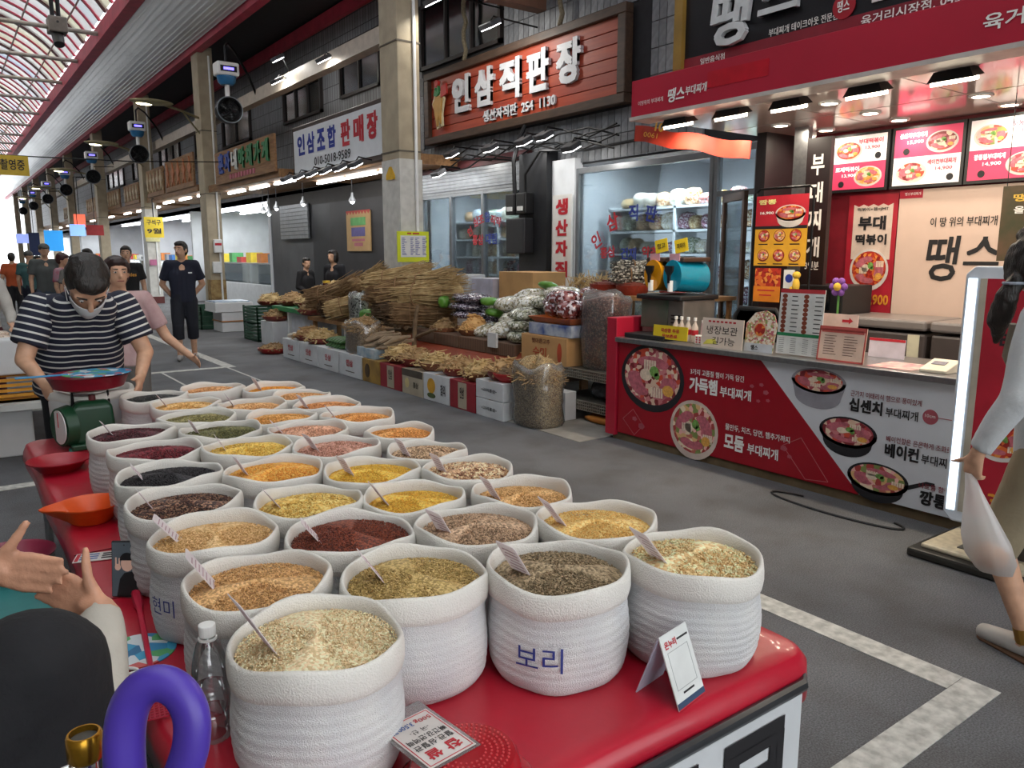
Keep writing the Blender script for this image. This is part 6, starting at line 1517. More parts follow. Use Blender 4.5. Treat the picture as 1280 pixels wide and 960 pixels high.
# ---- sacks of grain
cloth = P('woven sack cloth', '#cfd0d2', .85, col2='#dcdcda', vs=10, bump=.55, bs=420)
hemm = P('sack hem', '#dcd9d2', .85, var=.04, bump=.4, bs=300)
SK = [('adzuki', 0.654, 3.894, .19, ('#3d161d', '#54202a', '#2e1016'), .006, 'dark purple beans beside the green scale'),
 ('redbean', .667, 3.465, .19, ('#5a1420', '#6d1c28', '#42101a'), .006, 'deep red beans next to the purple beans'),
 ('black', .633, 3.049, .19, ('#17161a', '#232228', '#0e0d10'), .006, 'black beans between red beans and dark mixed grain'),
 ('dkbrown', .592, 2.677, .19, ('#33201c', '#54372c', '#8a6e58', '#241614'), .005, 'dark brown mixed grain in front of the black beans'),
 ('sesame', .588, 2.302, .19, ('#b89a68', '#cbb285', '#a3844f'), .0045, 'light tan grain with the phone leaning on its side'),
 ('rice2', .581, 1.895, .19, ('#b08f5c', '#c6a674', '#94744a'), .0045, 'warm tan rice behind the clear bottle'),
 ('rice1', .588, 1.521, .19, ('#c9bb98', '#d8ccae', '#b3a47e'), .0045, 'pale glutinous rice beside the red sieve'),
 ('tanfar', 1.302, 4.91, .19, ('#b98a58', '#cda272', '#a07446'), .007, 'tan beans at the far edge of the table'),
 ('cornfar', 1.614, 4.703, .19, ('#cf8622', '#dd9d3a', '#b5701a'), .007, 'bright orange corn at the far corner'),
 ('blackbeanfar', .945, 4.825, .183, ('#26282a', '#3a3d3c', '#181a1a'), .007, 'black beans by the hand of the striped man'),
 ('soy', 1.032, 4.468, .19, ('#c39c5c', '#d4b178', '#a88448'), .007, 'round yellow soybeans behind the green lentils'),
 ('tanmid', 1.322, 4.232, .19, ('#ba9260', '#cca878', '#a07a4a'), .006, 'tan beans right of the soybeans'),
 ('tanfar2', 1.653, 4.354, .168, ('#b58a58', '#c8a070', '#9c7444'), .006, 'tan grain in front of the orange corn'),
 ('orangetan', 1.663, 4.002, .19, ('#ba8450', '#cc9a66', '#a06c3c'), .006, 'orange tan lentils third from the far corner'),
 ('mung1', .987, 4.065, .19, ('#6d6c40', '#8a885a', '#53522e'), .005, 'olive green beans behind the darker green lentils'),
 ('mung2', 1.001, 3.69, .19, ('#4f5230', '#686a40', '#3d4024'), .005, 'dark green mung beans between purple beans and yellow peas'),
 ('orangebean', 1.342, 3.825, .182, ('#bc8a44', '#cf9f5c', '#a07434'), .006, 'golden brown beans right of the green mung beans'),
 ('orange2', 1.669, 3.627, .19, ('#bc8440', '#cd9858', '#a06e30'), .006, 'golden orange lentils along the street edge'),
 ('pinktan', 1.336, 3.458, .19, ('#b38a70', '#c8a288', '#96705a'), .006, 'pinkish tan beans behind the pink kidney beans'),
 ('orangetan3', 1.662, 3.16, .168, ('#ba8444', '#cc9a5a', '#9e6e34'), .006, 'orange brown grain next to the speckled beans'),
 ('ysplit', 1.0, 3.294, .19, ('#c6a544', '#d6ba64', '#a88a34'), .005, 'yellow split peas right of the deep red beans'),
 ('pink', 1.318, 3.084, .19, ('#a8806e', '#bd978a', '#8f6858'), .006, 'rosy pink beans right of the yellow peas'),
 ('speck', 1.596, 2.79, .168, ('#9a8468', '#c2ae90', '#6d5844'), .006, 'brown speckled beans on the street side'),
 ('orange', .967, 2.87, .19, ('#cf9238', '#deaa58', '#b87a28'), .005, 'bright orange lentils right of the black beans'),
 ('ymillet', 1.272, 2.649, .19, ('#cca234', '#dab650', '#b08a28'), .004, 'golden yellow millet right of the orange lentils'),
 ('spotted', 1.577, 2.446, .182, ('#c2aa88', '#d6c4a6', '#7d5c48', '#a88c6c'), .009, 'large spotted cream beans on the street side'),
 ('ymix', .93, 2.428, .18, ('#c2a554', '#d6be78', '#a88c40'), .006, 'mixed yellow grain in front of the orange lentils'),
 ('ybright', 1.242, 2.264, .179, ('#cca036', '#dab654', '#b08a2a'), .004, 'bright yellow millet in front of the golden millet'),
 ('tanR', 1.571, 2.089, .181, ('#b8945e', '#ccac7a', '#9c7a48'), .005, 'tan barley in front of the spotted beans'),
 ('brownred', .915, 2.064, .19, ('#632c1c', '#7d4028', '#471c12'), .004, 'red brown sorghum in the middle of the table'),
 ('greytan', 1.256, 1.901, .19, ('#97826a', '#b49e84', '#766450'), .005, 'greyish tan grain right of the red brown sorghum'),
 ('quinoa', .923, 1.69, .19, ('#a08e56', '#b8a670', '#857444'), .0045, 'greenish yellow grain right of the warm tan rice'),
 ('ypale', 1.586, 1.723, .19, ('#c8a760', '#d8bc80', '#b08e4a'), .004, 'pale yellow millet behind the oat flakes'),
 ('greyseed', 1.254, 1.508, .19, ('#7d7158', '#988b70', '#605640'), .005, 'grey barley with blue handwriting on its side'),
 ('oats', 1.608, 1.35, .19, ('#d0ba8c', '#e0d0ac', '#b59c6c'), .007, 'cream oat flakes at the street corner of the table')]
octv = np.array([(1, 0, 0), (-1, 0, 0), (0, 1, 0), (0, -1, 0), (0, 0, 1), (0, 0, -1)], float)
octf = np.array([(0, 2, 4), (2, 1, 4), (1, 3, 4), (3, 0, 4), (2, 0, 5), (1, 2, 5), (3, 1, 5), (0, 3, 5)])
def grains(name, r, z0, g, n, flat, seed):
    rg = np.random.default_rng(seed)
    a = rg.uniform(0, 2 * PI, n); k = np.sqrt(rg.uniform(0, 1, n)) * r
    P0 = np.stack([k * np.cos(a), k * np.sin(a), z0 + .0015 + .019 * (1 - (k / r) ** 2) + rg.uniform(-.2, .3, n) * g], 1)
    q = rg.normal(size=(n, 4)); q /= np.linalg.norm(q, axis=1)[:, None]
    w, x, y, z = q.T
    R = np.stack([1 - 2 * (y * y + z * z), 2 * (x * y - z * w), 2 * (x * z + y * w), 2 * (x * y + z * w), 1 - 2 * (x * x + z * z), 2 * (y * z - x * w), 2 * (x * z - y * w), 2 * (y * z + x * w), 1 - 2 * (x * x + y * y)], 1).reshape(n, 3, 3)
    sc = np.array([g * .62, g * .5, g * (.2 if flat else .45)])
    V = np.einsum('nij,vj->nvi', R, octv * sc) + P0[:, None, :]
    Fc = octf[None] + (np.arange(n) * 6)[:, None, None]
    me = bpy.data.meshes.new(name)
    me.vertices.add(n * 6); me.vertices.foreach_set('co', V.ravel())
    me.loops.add(n * 24); me.loops.foreach_set('vertex_index', Fc.ravel().astype(np.int32))
    me.polygons.add(n * 8); me.polygons.foreach_set('loop_start', np.arange(0, n * 24, 3, dtype=np.int32)); me.polygons.foreach_set('loop_total', np.full(n * 8, 3, np.int32))
    me.update(); me.validate()
    return me
S_ = .83
SACK = {}; SKO = {}
card_m = glass('laminated card', (.9, .88, .9), .3, .1, .88, (.9, .85, .87))
cardp = P('card print', '#b598a2', .5, var=.05)
HT = .235
for i, (nm, x, y, r, cols, g, lab) in enumerate(SK):
    random.seed(100 + i)
    x *= S_; y *= S_; R = r * S_
    SACK[nm] = (x, y, R)
    t = thing('grain_sack', 'white woven sack of ' + lab, 'sack', (x, y, TT), rz=0, group=None)
    p1, p2, p3 = U(0, 6), U(0, 6), U(0, 6)
    def wob(rr, z, a, p1=p1, p2=p2, p3=p3, R=R):
        k = 1 + .018 * math.sin(2 * a + p1) + .012 * math.sin(3 * a + p2) + .007 * math.sin(7 * a + p3 + z * 20)
        h = z / HT
        dz = (.007 * math.sin(2 * a + p2) + .004 * math.sin(5 * a + p3)) * max(0, min(1, h))
        if h < .12: k *= 1 + .05 * max(0, math.cos(4 * a + p1)) * (1 - h / .12)
        return rr * R * k, z + dz
    prof = [(.02, .0), (.8, .0), (.88, .004), (.935, .02)]
    nrib = 8 + i % 3
    amp = U(.006, .014)
    for k in range(nrib * 4):
        s_ = k / (nrib * 4); z = .025 + s_ * .15
        prof.append((.945 + .035 * math.sin(PI * min(1, s_ * 1.2)) + amp * abs(math.sin(s_ * nrib * PI)), z))
    prof += [(.965, .18)]
    SKO[nm] = obj('sack_cloth', MB().lathe(prof, 44, (0, 0, 0), fn=wob, cap=False), cloth, t, world=False, smooth='all')
    roll = [(.955, .176), (.985, .18), (1.0, .195), (.998, .215), (.985, .23), (.96, .237), (.93, .233), (.915, .22), (.9, .19)]
    obj('rolled_hem', MB().lathe(roll, 44, (0, 0, 0), fn=wob, cap=False), hemm, t, world=False, smooth='all')
    cols = [tuple(min(.88, q * k_) for q, k_ in zip(srgb(c), (1.5, 1.36, 1.3))) for c in cols]
    gm = speckle('grain ' + nm, cols, .9 / g, .6, .7, dist=g * .5)
    zg = U(.2, .212)
    def gw(rr, z, a): return rr * R * 1.0, z
    obj('grain_fill', MB().lathe([(.93, zg - .012), (.88, zg - .003), (.7, zg + .007), (.4, zg + .014), (.1, zg + .018), (.01, zg + .018)], 32, (0, 0, 0), fn=wob), gm, t, world=False, smooth='all', kind='stuff')
    depth = math.hypot(x, y)
    n = int(min(4200, 2.0 * (.9 * R) ** 2 * PI / (g * g))) if depth < 2.7 else int(min(1800, 1.4 * (.9 * R) ** 2 * PI / (g * g)))
    me = grains('loose_grain', .9 * R, zg, g, n, nm == 'oats', i)
    obj('loose_grain', me, gm, t, world=False, kind='stuff')
# writing on two sacks
def sack_text(nm, body, a0, zc, h, bold=-.005):
    x, y, R = SACK[nm]
    me = text_mesh(body, None, h, 0, bold)
    for v in me.vertices:
        a = a0 + v.co.x / (R * 1.0); rr = R * 1.012
        v.co = (x + rr * math.cos(a), y + rr * math.sin(a), TT + zc + v.co.y)
    obj('handwriting', me, P('pen blue', '#2c3a86', .6, var=0), SKO[nm])
sack_text('greyseed', '보리', -2.5, .09, .055)
sack_text('sesame', '현미', -2.72, .1, .042)
# price cards stuck in the grain
def card(nm, k, L=.1, w=.05, dx=-.075, fwd=0., lean=1., turn=0.):
    x, y, R = SACK[nm]
    b = Vector((x, y, TT + .2)) + Rv * dx * (R / .158) + Vector((Fv.x, Fv.y, 0)) * fwd
    up = (-Rv * .7 * lean + Vector((0, .0, .72)) + Vector((Fv.x, Fv.y, 0)) * .1).normalized()
    wd = Vector((math.sin(.25 + turn), math.cos(.25 + turn), 0))
    Fm = fr_axes(b - up * .02, wd, up)
    t = thing('price_card', 'price card stuck in sack of ' + dict((s[0], s[6]) for s in SK)[nm], 'card', tuple(b))
    cd_ = obj('card', MB().poly([(-w / 2, 0), (w / 2, 0), (w / 2, L - .006), (w / 2 - .006, L), (-w / 2 + .006, L), (-w / 2, L - .006)], Fm, .0014, -.0007), card_m, t)
    q = MB()
    for s_ in (.0008, -.0016):
        for r_ in range(7): q.rect(-w * .38, w * U(.1, .38), L * .3 + r_ * L * .09, L * .3 + r_ * L * .09 + .003, Fm, .0006, s_)
    obj('print', q, cardp, cd_)
random.seed(5)
for nm, L, w in (('oats', .13, .055), ('greyseed', .115, .05), ('ypale', .12, .05), ('greytan', .1, .05), ('quinoa', .11, .045), ('rice1', .15, .05), ('rice2', .12, .045), ('brownred', .1, .04), ('sesame', .11, .04), ('ybright', .1, .045), ('ymix', .09, .04), ('tanR', .1, .045), ('spotted', .1, .045), ('ymillet', .1, .045), ('orange', .1, .04), ('dkbrown', .09, .04), ('pink', .1, .045), ('ysplit', .1, .04), ('black', .09, .04), ('pinktan', .1, .045), ('speck', .1, .045), ('orange2', .1, .045), ('mung2', .09, .04), ('adzuki', .1, .04), ('soy', .1, .045), ('orangetan', .1, .045), ('tanmid', .1, .045), ('cornfar', .1, .045)):
    card(nm, 0, L * 1.12, w * 1.35, U(-.085, -.06), U(-.03, .01), U(.75, 1.0), U(-.35, -.05) if nm not in ('sesame', 'rice2', 'quinoa', 'brownred') else U(-.1, .1))
# ---- empty folded sack, scale, box at the far end
t = thing('grain_sack', 'white sack with a rolled top standing behind the green scale', 'sack', (.56, 4.3, TT))
obj('sack_cloth', MB().lathe([(.16, 0), (.185, .03), (.19, .2), (.18, .23)], 32, (.56, 4.3, TT), cap=False, fn=lambda r, z, a: (r * (1 + .03 * math.sin(3 * a)), z + .008 * math.sin(4 * a))), cloth, t, smooth='all')
obj('rolled_hem', MB().lathe([(.185, .2), (.195, .22), (.19, .245), (.17, .25), (.165, .2)], 32, (.56, 4.3, TT), cap=False, fn=lambda r, z, a: (r * (1 + .03 * math.sin(3 * a)), z + .008 * math.sin(4 * a))), hemm, t, smooth='all')
t = thing('market_scale', 'dark green dial scale with a red pan on top', 'scale', (.5, 4.1, TT))
sg = P('scale green', '#1d4a30', .4, var=.08)
obj('base', MB().bx(.42, .62, 4.03, 4.2, TT, TT + .03), sg, t, bevel=.008)
obj('body', MB().rings([[(.42, 4.05, TT + .03), (.62, 4.05, TT + .03), (.62, 4.18, TT + .03), (.42, 4.18, TT + .03)], [(.44, 4.06, TT + .2), (.61, 4.06, TT + .2), (.61, 4.17, TT + .2), (.44, 4.17, TT + .2)], [(.47, 4.08, TT + .225), (.59, 4.08, TT + .225), (.59, 4.16, TT + .225), (.47, 4.16, TT + .225)]]), sg, t, bevel=.012)
obj('dial_case', MB().cyl((.43, 4.115, TT + .11), (.385, 4.1, TT + .11), .1, .09, 28), sg, t, smooth=True)
obj('dial', MB().cyl((.386, 4.1, TT + .11), (.382, 4.099, TT + .11), .08, n=28), whiteplastic, t)
obj('needle', MB().bx(.379, .382, 4.095, 4.1, TT + .11, TT + .18), redink, t)
obj('foot', MB().cyl((.43, 4.06, TT), (.43, 4.06, TT + .012), .02).cyl((.6, 4.06, TT), (.6, 4.06, TT + .012), .02), P('scale teal', '#3f8f80', .5), t)
obj('pan_post', MB().tube([(.45, 4.115, TT + .2), (.45, 4.115, TT + .27), (.6, 4.115, TT + .27), (.6, 4.115, TT + .2)], .01, 6), blackm, t)
obj('knob', MB().cyl((.53, 4.1, TT + .225), (.53, 4.1, TT + .25), .015), P('knob maroon', '#5c1a20', .5), t)
obj('pan', MB().lathe([(.1, .275), (.15, .29), (.175, .345), (.18, .348), (.172, .345), (.14, .3), (.02, .29)], 32, (.525, 4.115, TT)), P('pan maroon', '#7d1626', .35), t, smooth=True)
bluem = speckle('leaflet print', ('#2f86b5', '#3f9cc4', '#d2dbe0', '#c85a5a', '#2a6f9c', '#58a86a'), 26, .4, 0)
t = thing('hand_fan', 'blue printed plastic hand fan lying across the scale pan', 'fan', (.5, 4.1, TT + .35))
obj('blade', MB().disc(0, 0, .15, fr_up(.56, 4.1, TT + .352, .1), .004, 0, 30, .14), bluem, t)
obj('handle', MB().bx(.23, .44, 4.085, 4.105, TT + .352, TT + .36), P('fan blue', '#2f86b5', .4), t, bevel=.003)
carton('shallow wooden box beside the green scale', .68, .82, 3.86, 3.98, TT, TT + .02, wood, nm='wooden_box', lid=False)
# ---- bowls and small things on the table's left edge
def bowl(nm, lab, c, r, h, mat, spout=False):
    t = thing(nm, lab, 'bowl', c)
    def wb(rr, z, a):
        if spout and z > h * .5:
            k = max(0, math.cos(a - PI * .95)) ** 14
            return rr + .05 * k, z - .005 * k
        return rr, z
    obj('bowl', MB().lathe([(r * .6, 0), (r * .66, .004), (r * .95, h * .9), (r * 1.05, h), (r * 1.05, h + .004), (r * .97, h * .97), (r * .62, .012), (.01, .01)], 36, c, fn=wb), mat, t, smooth=True)
    q = MB()
    for k in range(2): q.lathe([(r * (.75 + .1 * k), h * (.35 + .25 * k)), (r * (.77 + .1 * k), h * (.37 + .25 * k))], 36, c, cap=False)
    obj('ridges', q, mat, t)
bowl('mixing_bowl', 'shallow dark red plastic bowl on the table edge', (.335, 3.72, TT), .115, .045, P('bowl red', '#a01c2a', .35))
bowl('mixing_bowl', 'orange plastic bowl with a pouring lip', (.345, 2.93, TT), .1, .062, P('bowl orange', '#e0571a', .35), True)
crate_t = carton('teal storage box on the ground left of the table', -.35, .2, 2.3, 3.35, 0, .5, P('box teal', '#2a7a7a', .5), nm='storage_box', lid=False)
bowl('mixing_bowl', 'maroon plastic basin on the teal box', (.1, 3.12, .5), .14, .06, P('basin maroon', '#7d1c38', .35))
t = thing('price_strip', 'white price strip with red and black print lying on the table', 'label', (.31, 2.54, TT))
fu = fr_up(.318, 2.545, TT + .004, 2.83)
obj('strip', MB().rect(-.075, .075, -.035, .035, fu, .002, -.002), P('strip white', '#d2cdca', .4), t)
q = MB(); q2 = MB()
for k in range(3): q.rect(-.062, .0, -.024 + k * .018, -.014 + k * .018, fu, .0005); q2.rect(.01, .06, -.024 + k * .018, -.016 + k * .018, fu, .0005)
obj('print_line', q, ink, t); obj('print_line', q2, P('print blue', '#3a5a9c', .5), t)
obj('price', MB().rect(.062, .072, -.03, .03, fu, .0005), redink, t)
t = thing('phone', 'black phone showing a video call leaning on the sack', 'phone', (.35, 2.09, TT))
Fp = fr_axes((.318, 2.19, TT + .002), (.8, -.6, 0), (.1, .1, 1))
obj('body', MB().rect(-.036, .036, 0, .152, Fp, .008, -.008), black, t, bevel=.004)
sc_ = obj('screen', MB().rect(-.033, .033, .004, .148, Fp, .0008), glow('phone screen', (.06, .075, .09), .2), t)
obj('camera_dot', MB().disc(0, .141, .002, Fp, .0004, .001, 10), ink, sc_)
obj('caller_shirt', MB().poly([(-.02, .004), (.033, .004), (.033, .06), (.02, .07), (.0, .066), (-.012, .05)], Fp, .0004, .001), ink, sc_)
obj('caller_face', MB().disc(.008, .092, .017, Fp, .0004, .0012, 18, .022), glow('screen skin', (.45, .28, .22), .25), sc_)
obj('caller_hair', MB().poly([(.008 + .02 * math.cos(a), .1 + .021 * math.sin(a)) for a in [PI * i / 10 for i in range(11)]], Fp, .0004, .0016), ink, sc_)
obj('caller_hand', MB().disc(-.017, .082, .008, Fp, .0004, .0016, 10, .009).rect(-.024, -.02, .086, .108, Fp, .0004, .0016).rect(-.015, -.011, .086, .106, Fp, .0004, .0016), glow('screen skin', (.45, .28, .22), .25), sc_)
t = thing('fly_swatter', 'pink red fly swatter lying on the red table', 'swatter', (.3, 1.85, TT))
sw = P('swatter pink', '#c41f40', .4)
obj('handle', MB().tube([(.345, 2.19, TT + .012), (.335, 2.1, TT + .012), (.333, 2.08, TT + .01), (.285, 1.68, TT + .009)], [.012, .012, .007, .006], 8), sw, t, smooth=True)
Fw_ = fr_axes((.272, 1.6, TT + .006), (1, -.15, 0), (.15, 1, 0))
q = MB()
for k in range(12): q.rect(-.05 + k * .0088, -.05 + k * .0088 + .003, -.06, .07, Fw_, .002)
for k in range(14): q.rect(-.05, .05, -.06 + k * .0098, -.06 + k * .0098 + .003, Fw_, .002)
obj('net', q, sw, t)
t = thing('hand_fan', 'round blue printed hand fan lying under the fly swatter', 'fan', (.285, 1.86, TT))
obj('blade', MB().disc(.285, 1.86, .085, fr_up(0, 0, TT + .0005), .003, 0, 34), bluem, t)
obj('ring', MB().tube([(.235 + .035 * math.cos(2 * PI * k / 20), 1.76 + .03 * math.sin(2 * PI * k / 20), TT + .004) for k in range(21)], .004, 6).cyl((.2, 1.76, TT + .004), (.27, 1.76, TT + .004), .003, n=6).cyl((.235, 1.73, TT + .004), (.235, 1.79, TT + .004), .003, n=6), whiteplastic, t)
t = thing('water_bottle', 'empty clear plastic bottle with a white cap before the tan rice', 'bottle', (.34, 1.43, TT))
pet = glass('pet plastic', (.93, .95, .96), .5, .05, .06)
obj('bottle', MB().lathe([(.022, .004), (.031, .0), (.033, .012), (.033, .05), (.031, .055), (.033, .06), (.033, .1), (.031, .105), (.033, .11), (.032, .15), (.022, .19), (.0135, .2), (.0135, .22)], 28, (.34, 1.43, TT), cap=False), pet, t, smooth=True)
obj('cap', MB().cyl((.34, 1.43, TT + .205), (.34, 1.43, TT + .228), .0155, n=20), whiteplastic, t, bevel=.002)
obj('neck_ring', MB().cyl((.34, 1.43, TT + .198), (.34, 1.43, TT + .202), .017, n=20), whiteplastic, t)
# ---- upturned sieve with its label
t = thing('sieve', 'upturned red plastic sieve at the table corner', 'sieve', (.648, 1.02, TT))
sv = P('sieve red', '#a3121f', .25, var=.05, coat=.3)
obj('bowl', MB().lathe([(.122, .002), (.125, .006), (.118, .012), (.105, .014), (.1, .03), (.092, .06), (.085, .068), (.03, .071), (.005, .071)], 44, (.648, 1.02, TT)), sv, t, smooth=True)
q = MB()
for rr in (.035, .045, .055, .065, .075):
    for k in range(int(rr * 700)):
        a = 2 * PI * k / int(rr * 700); q.bx(.648 + rr * math.cos(a) - .0016, .648 + rr * math.cos(a) + .0016, 1.02 + rr * math.sin(a) - .0016, 1.02 + rr * math.sin(a) + .0016, TT + .0695, TT + .0722)
obj('holes', q, P('sieve hole', '#d0484c', .4), t)
t = thing('price_label', 'white rice price label in a clear sleeve on the upturned sieve', 'label', (.61, 1.09, TT + .072))
fu = fr_up(.612, 1.085, TT + .076, PI + .12)
obj('sleeve', MB().rect(-.056, .056, -.105, .077, fu, .0015, -.003), glass('sleeve film', (.95, .95, .96), .4, .05, .12), t)
obj('sheet', MB().rect(-.049, .049, -.072, .072, fu, .001, -.001), P('label white', '#d6d6d2', .4), t)
q = MB()
for a in ((-.046, .046, .067, .0685), (-.046, .046, -.0685, -.067), (-.046, -.0445, -.067, .067), (.0445, .046, -.067, .067)): q.rect(*a, fu, .0004, .0002)
obj('border', q, redink, t)
text('찹 쌀', redink, t, fu @ Matrix.Translation((0, .045, 0)), w=.07, h=.026, bold=.03, off=.0006)
text('혈관,심혈관', ink, t, fu @ Matrix.Translation((0, .017, 0)), w=.08, h=.016, bold=.01, off=.0006)
text('뼈건강,면역력', ink, t, fu @ Matrix.Translation((0, -.004, 0)), w=.08, h=.016, bold=.01, off=.0006)
text('-국 산-', ink, t, fu @ Matrix.Translation((0, -.024, 0)), w=.04, h=.013, off=.0006)
text('500g', redink, t, fu @ Matrix.Translation((-.024, -.05, 0)), w=.034, h=.014, bold=.01, off=.0006)
text('3,500원', P('print blue', '#3a5a9c', .5), t, fu @ Matrix.Translation((.02, -.048, 0)), w=.045, h=.016, bold=.015, off=.0006)
# ---- payment stand (its code is left out)
t = thing('payment_stand', 'small white folded payment card standing before the oat sack', 'card stand', (1.17, 1.0, TT))
Fq = fr_axes((1.165, .965, TT), (.985, .17, 0), (-.05, .36, .93))
obj('front_card', MB().rect(-.05, .05, 0, .15, Fq, .0025), P('stand white', '#d5d8d6', .4), t)
obj('back_card', MB().rect(-.05, .05, 0, .15, fr_axes(Fq @ Vector((0, .15, 0)) + Vector((0, 0, -.001)), (.985, .17, 0), (.02, .35, -.95)), .0025, -.0025), P('stand lilac', '#b9bdd0', .4), t)
text('온누리', redink, t, Fq @ Matrix.Translation((-.02, .128, .0026)), w=.042, h=.016, bold=.05, off=.0005)
obj('caption', MB().rect(.005, .045, .127, .131, Fq, .0004, .0026).rect(-.02, .02, .025, .029, Fq, .0004, .0026), ink, t)
q = MB()
for a in ((-.037, .037, .036, .0372), (-.037, .037, .112, .1132), (-.037, -.0358, .036, .113), (.0358, .037, .036, .113)): q.rect(*a, Fq, .0004, .0026)
obj('frame_line', q, P('grey line', '#a0a4a4', .5), t)
obj('foot_band', MB().rect(-.05, .05, .002, .014, Fq, .0004, .0026), P('band navy', '#2f4460', .5), t)
obj('foot_line', MB().rect(-.05, .05, .0, .0022, Fq, .0005, .0026), redink, t)
# ---- chair frame and purple handle nearest the camera
t = thing('folding_chair', 'chromed folding chair whose upright ends in a gold collar', 'chair', (-.1, .95, 0))
gold = P('gold collar', '#b8892c', .25, .9)
obj('upright', MB().tube([(.072, .9, 0), (.074, .9, .6), (.079, .902, 1.06)], .012, 12), chrome, t, smooth=True)
obj('upright', MB().tube([(-.35, .9, 0), (-.35, .9, .6), (-.35, .9, 1.06)], .012, 12), chrome, t, smooth=True)
for x in (.079, -.35):
    obj('collar', MB().lathe([(.0165, 0), (.0185, .003), (.0185, .028), (.0165, .031), (.0145, .031), (.0145, .022)], 24, (x, .902, 1.052), cap=False), gold, t, smooth=True)
    obj('end_cap', MB().cyl((x, .902, 1.05), (x, .902, 1.076), .0145, n=20), P('cap dark', '#4a4a48', .6), t)
obj('back_bar', MB().cyl((.075, .905, 1.045), (-.35, .905, .99), .006, n=10).cyl((.072, .905, 1.0), (-.35, .905, .93), .006, n=10), chrome, t, smooth=True)
obj('front_leg', MB().cyl((.06, 1.3, 0), (.06, .95, .55), .012, n=10).cyl((-.35, 1.3, 0), (-.35, .95, .55), .012, n=10), chrome, t, smooth=True)
obj('seat', MB().bx(-.36, .06, .93, 1.3, .52, .56), P('seat vinyl', '#2b2b30', .5), t, bevel=.015)
t = thing('push_cart', 'purple moulded loop handle on a cart post beside the chair', 'cart', (.15, .82, 0))
pur = P('purple plastic', '#4a35a0', .38, var=.06)
def spline(pts, k=5):
    P_ = [Vector(p) for p in pts]; o = []
    for i in range(len(P_) - 1):
        a, b, c, d = P_[max(i - 1, 0)], P_[i], P_[i + 1], P_[min(i + 2, len(P_) - 1)]
        for j in range(k):
            u = j / k; o.append(.5 * ((2 * b) + (c - a) * u + (2 * a - 5 * b + 4 * c - d) * u * u + (3 * b - a - 3 * c + d) * u ** 3))
    return o + [P_[-1]]
lp = spline([(.104, .82, .95), (.106, .823, 1.03), (.107, .827, 1.09), (.113, .828, 1.13), (.126, .822, 1.155), (.144, .812, 1.162), (.159, .799, 1.152), (.166, .788, 1.13), (.163, .784, 1.1), (.153, .786, 1.07), (.141, .79, 1.04), (.13, .8, 1.0), (.12, .81, .95)])
obj('loop_handle', MB().tube(lp, .0172, 20, flat=1.2), pur, t, smooth='all')
obj('post', MB().cyl((.11, .815, .1), (.11, .815, .97), .014, n=12), chrome, t, smooth=True)
obj('axle', MB().cyl((-.02, .82, .09), (.24, .81, .09), .01, n=10), steel, t)
for x in (-.02, .24): obj('wheel', MB().cyl((x - .012, .815, .08), (x + .012, .815, .08), .08, n=24), black, t)
# ================================================================ PEOPLE
def V3(*a): return Vector(a)
def hand(mb, wrist, d, nrm, thumb, s=.18, curl=.35, spread=.1, thumb_out=.9):
    """palm, four unequal bent fingers and a thumb leaving the side of the palm; nrm = the way the palm faces"""
    d = Vector(d).normalized(); th = Vector(thumb); th = (th - d * th.dot(d)).normalized(); nrm = Vector(nrm); nrm = (nrm - d * nrm.dot(d) - th * nrm.dot(th)).normalized()
    w = Vector(wrist); k = s / .18; pl = .085 * k
    for i in range(4):
        off = (1.5 - i) * .0205 * k
        b0 = w + th * off * .55 + d * .012 * k; b1 = w + d * (pl - abs(i - 1) * .003 * k) + th * off
        mb.caps(b0, b1, .0145 * k, .0115 * k, 10)
        L = (.068, .077, .071, .055)[i] * k
        fd = (d + th * off / k * spread * 40 * .1).normalized(); p = b1; ang = 0
        for sgm, (fl, rr) in enumerate(((.45, .0098), (.32, .0088), (.23, .0078))):
            ang += curl * (.55, .8, .6)[sgm]
            dr = fd * math.cos(ang) + nrm * math.sin(ang)
            q = p + dr * L * fl; mb.caps(p, q, rr * k, (rr - .001) * k, 9); p = q
    b0 = w + d * .018 * k + th * .018 * k; p1 = b0 + (d * .62 + th * thumb_out * .75 + nrm * .25).normalized() * .042 * k
    p2 = p1 + (d * .55 + th * thumb_out + nrm * .05).normalized() * .034 * k; p3 = p2 + (d * .45 + th * thumb_out).normalized() * .026 * k
    mb.caps(b0, p1, .0155 * k, .012 * k, 10); mb.caps(p1, p2, .0115 * k, .0105 * k, 10); mb.caps(p2, p3, .0102 * k, .0082 * k, 10)
    mb.caps(w - d * .02 * k, w + d * .03 * k, .0255 * k * .9, .024 * k, 12)
FIGMAT = {}
def cloth_m(name, c, c2=None, rough=.85): return P('cloth ' + name, c, rough, col2=c2, var=.08, vs=7, bump=.25, bs=60)
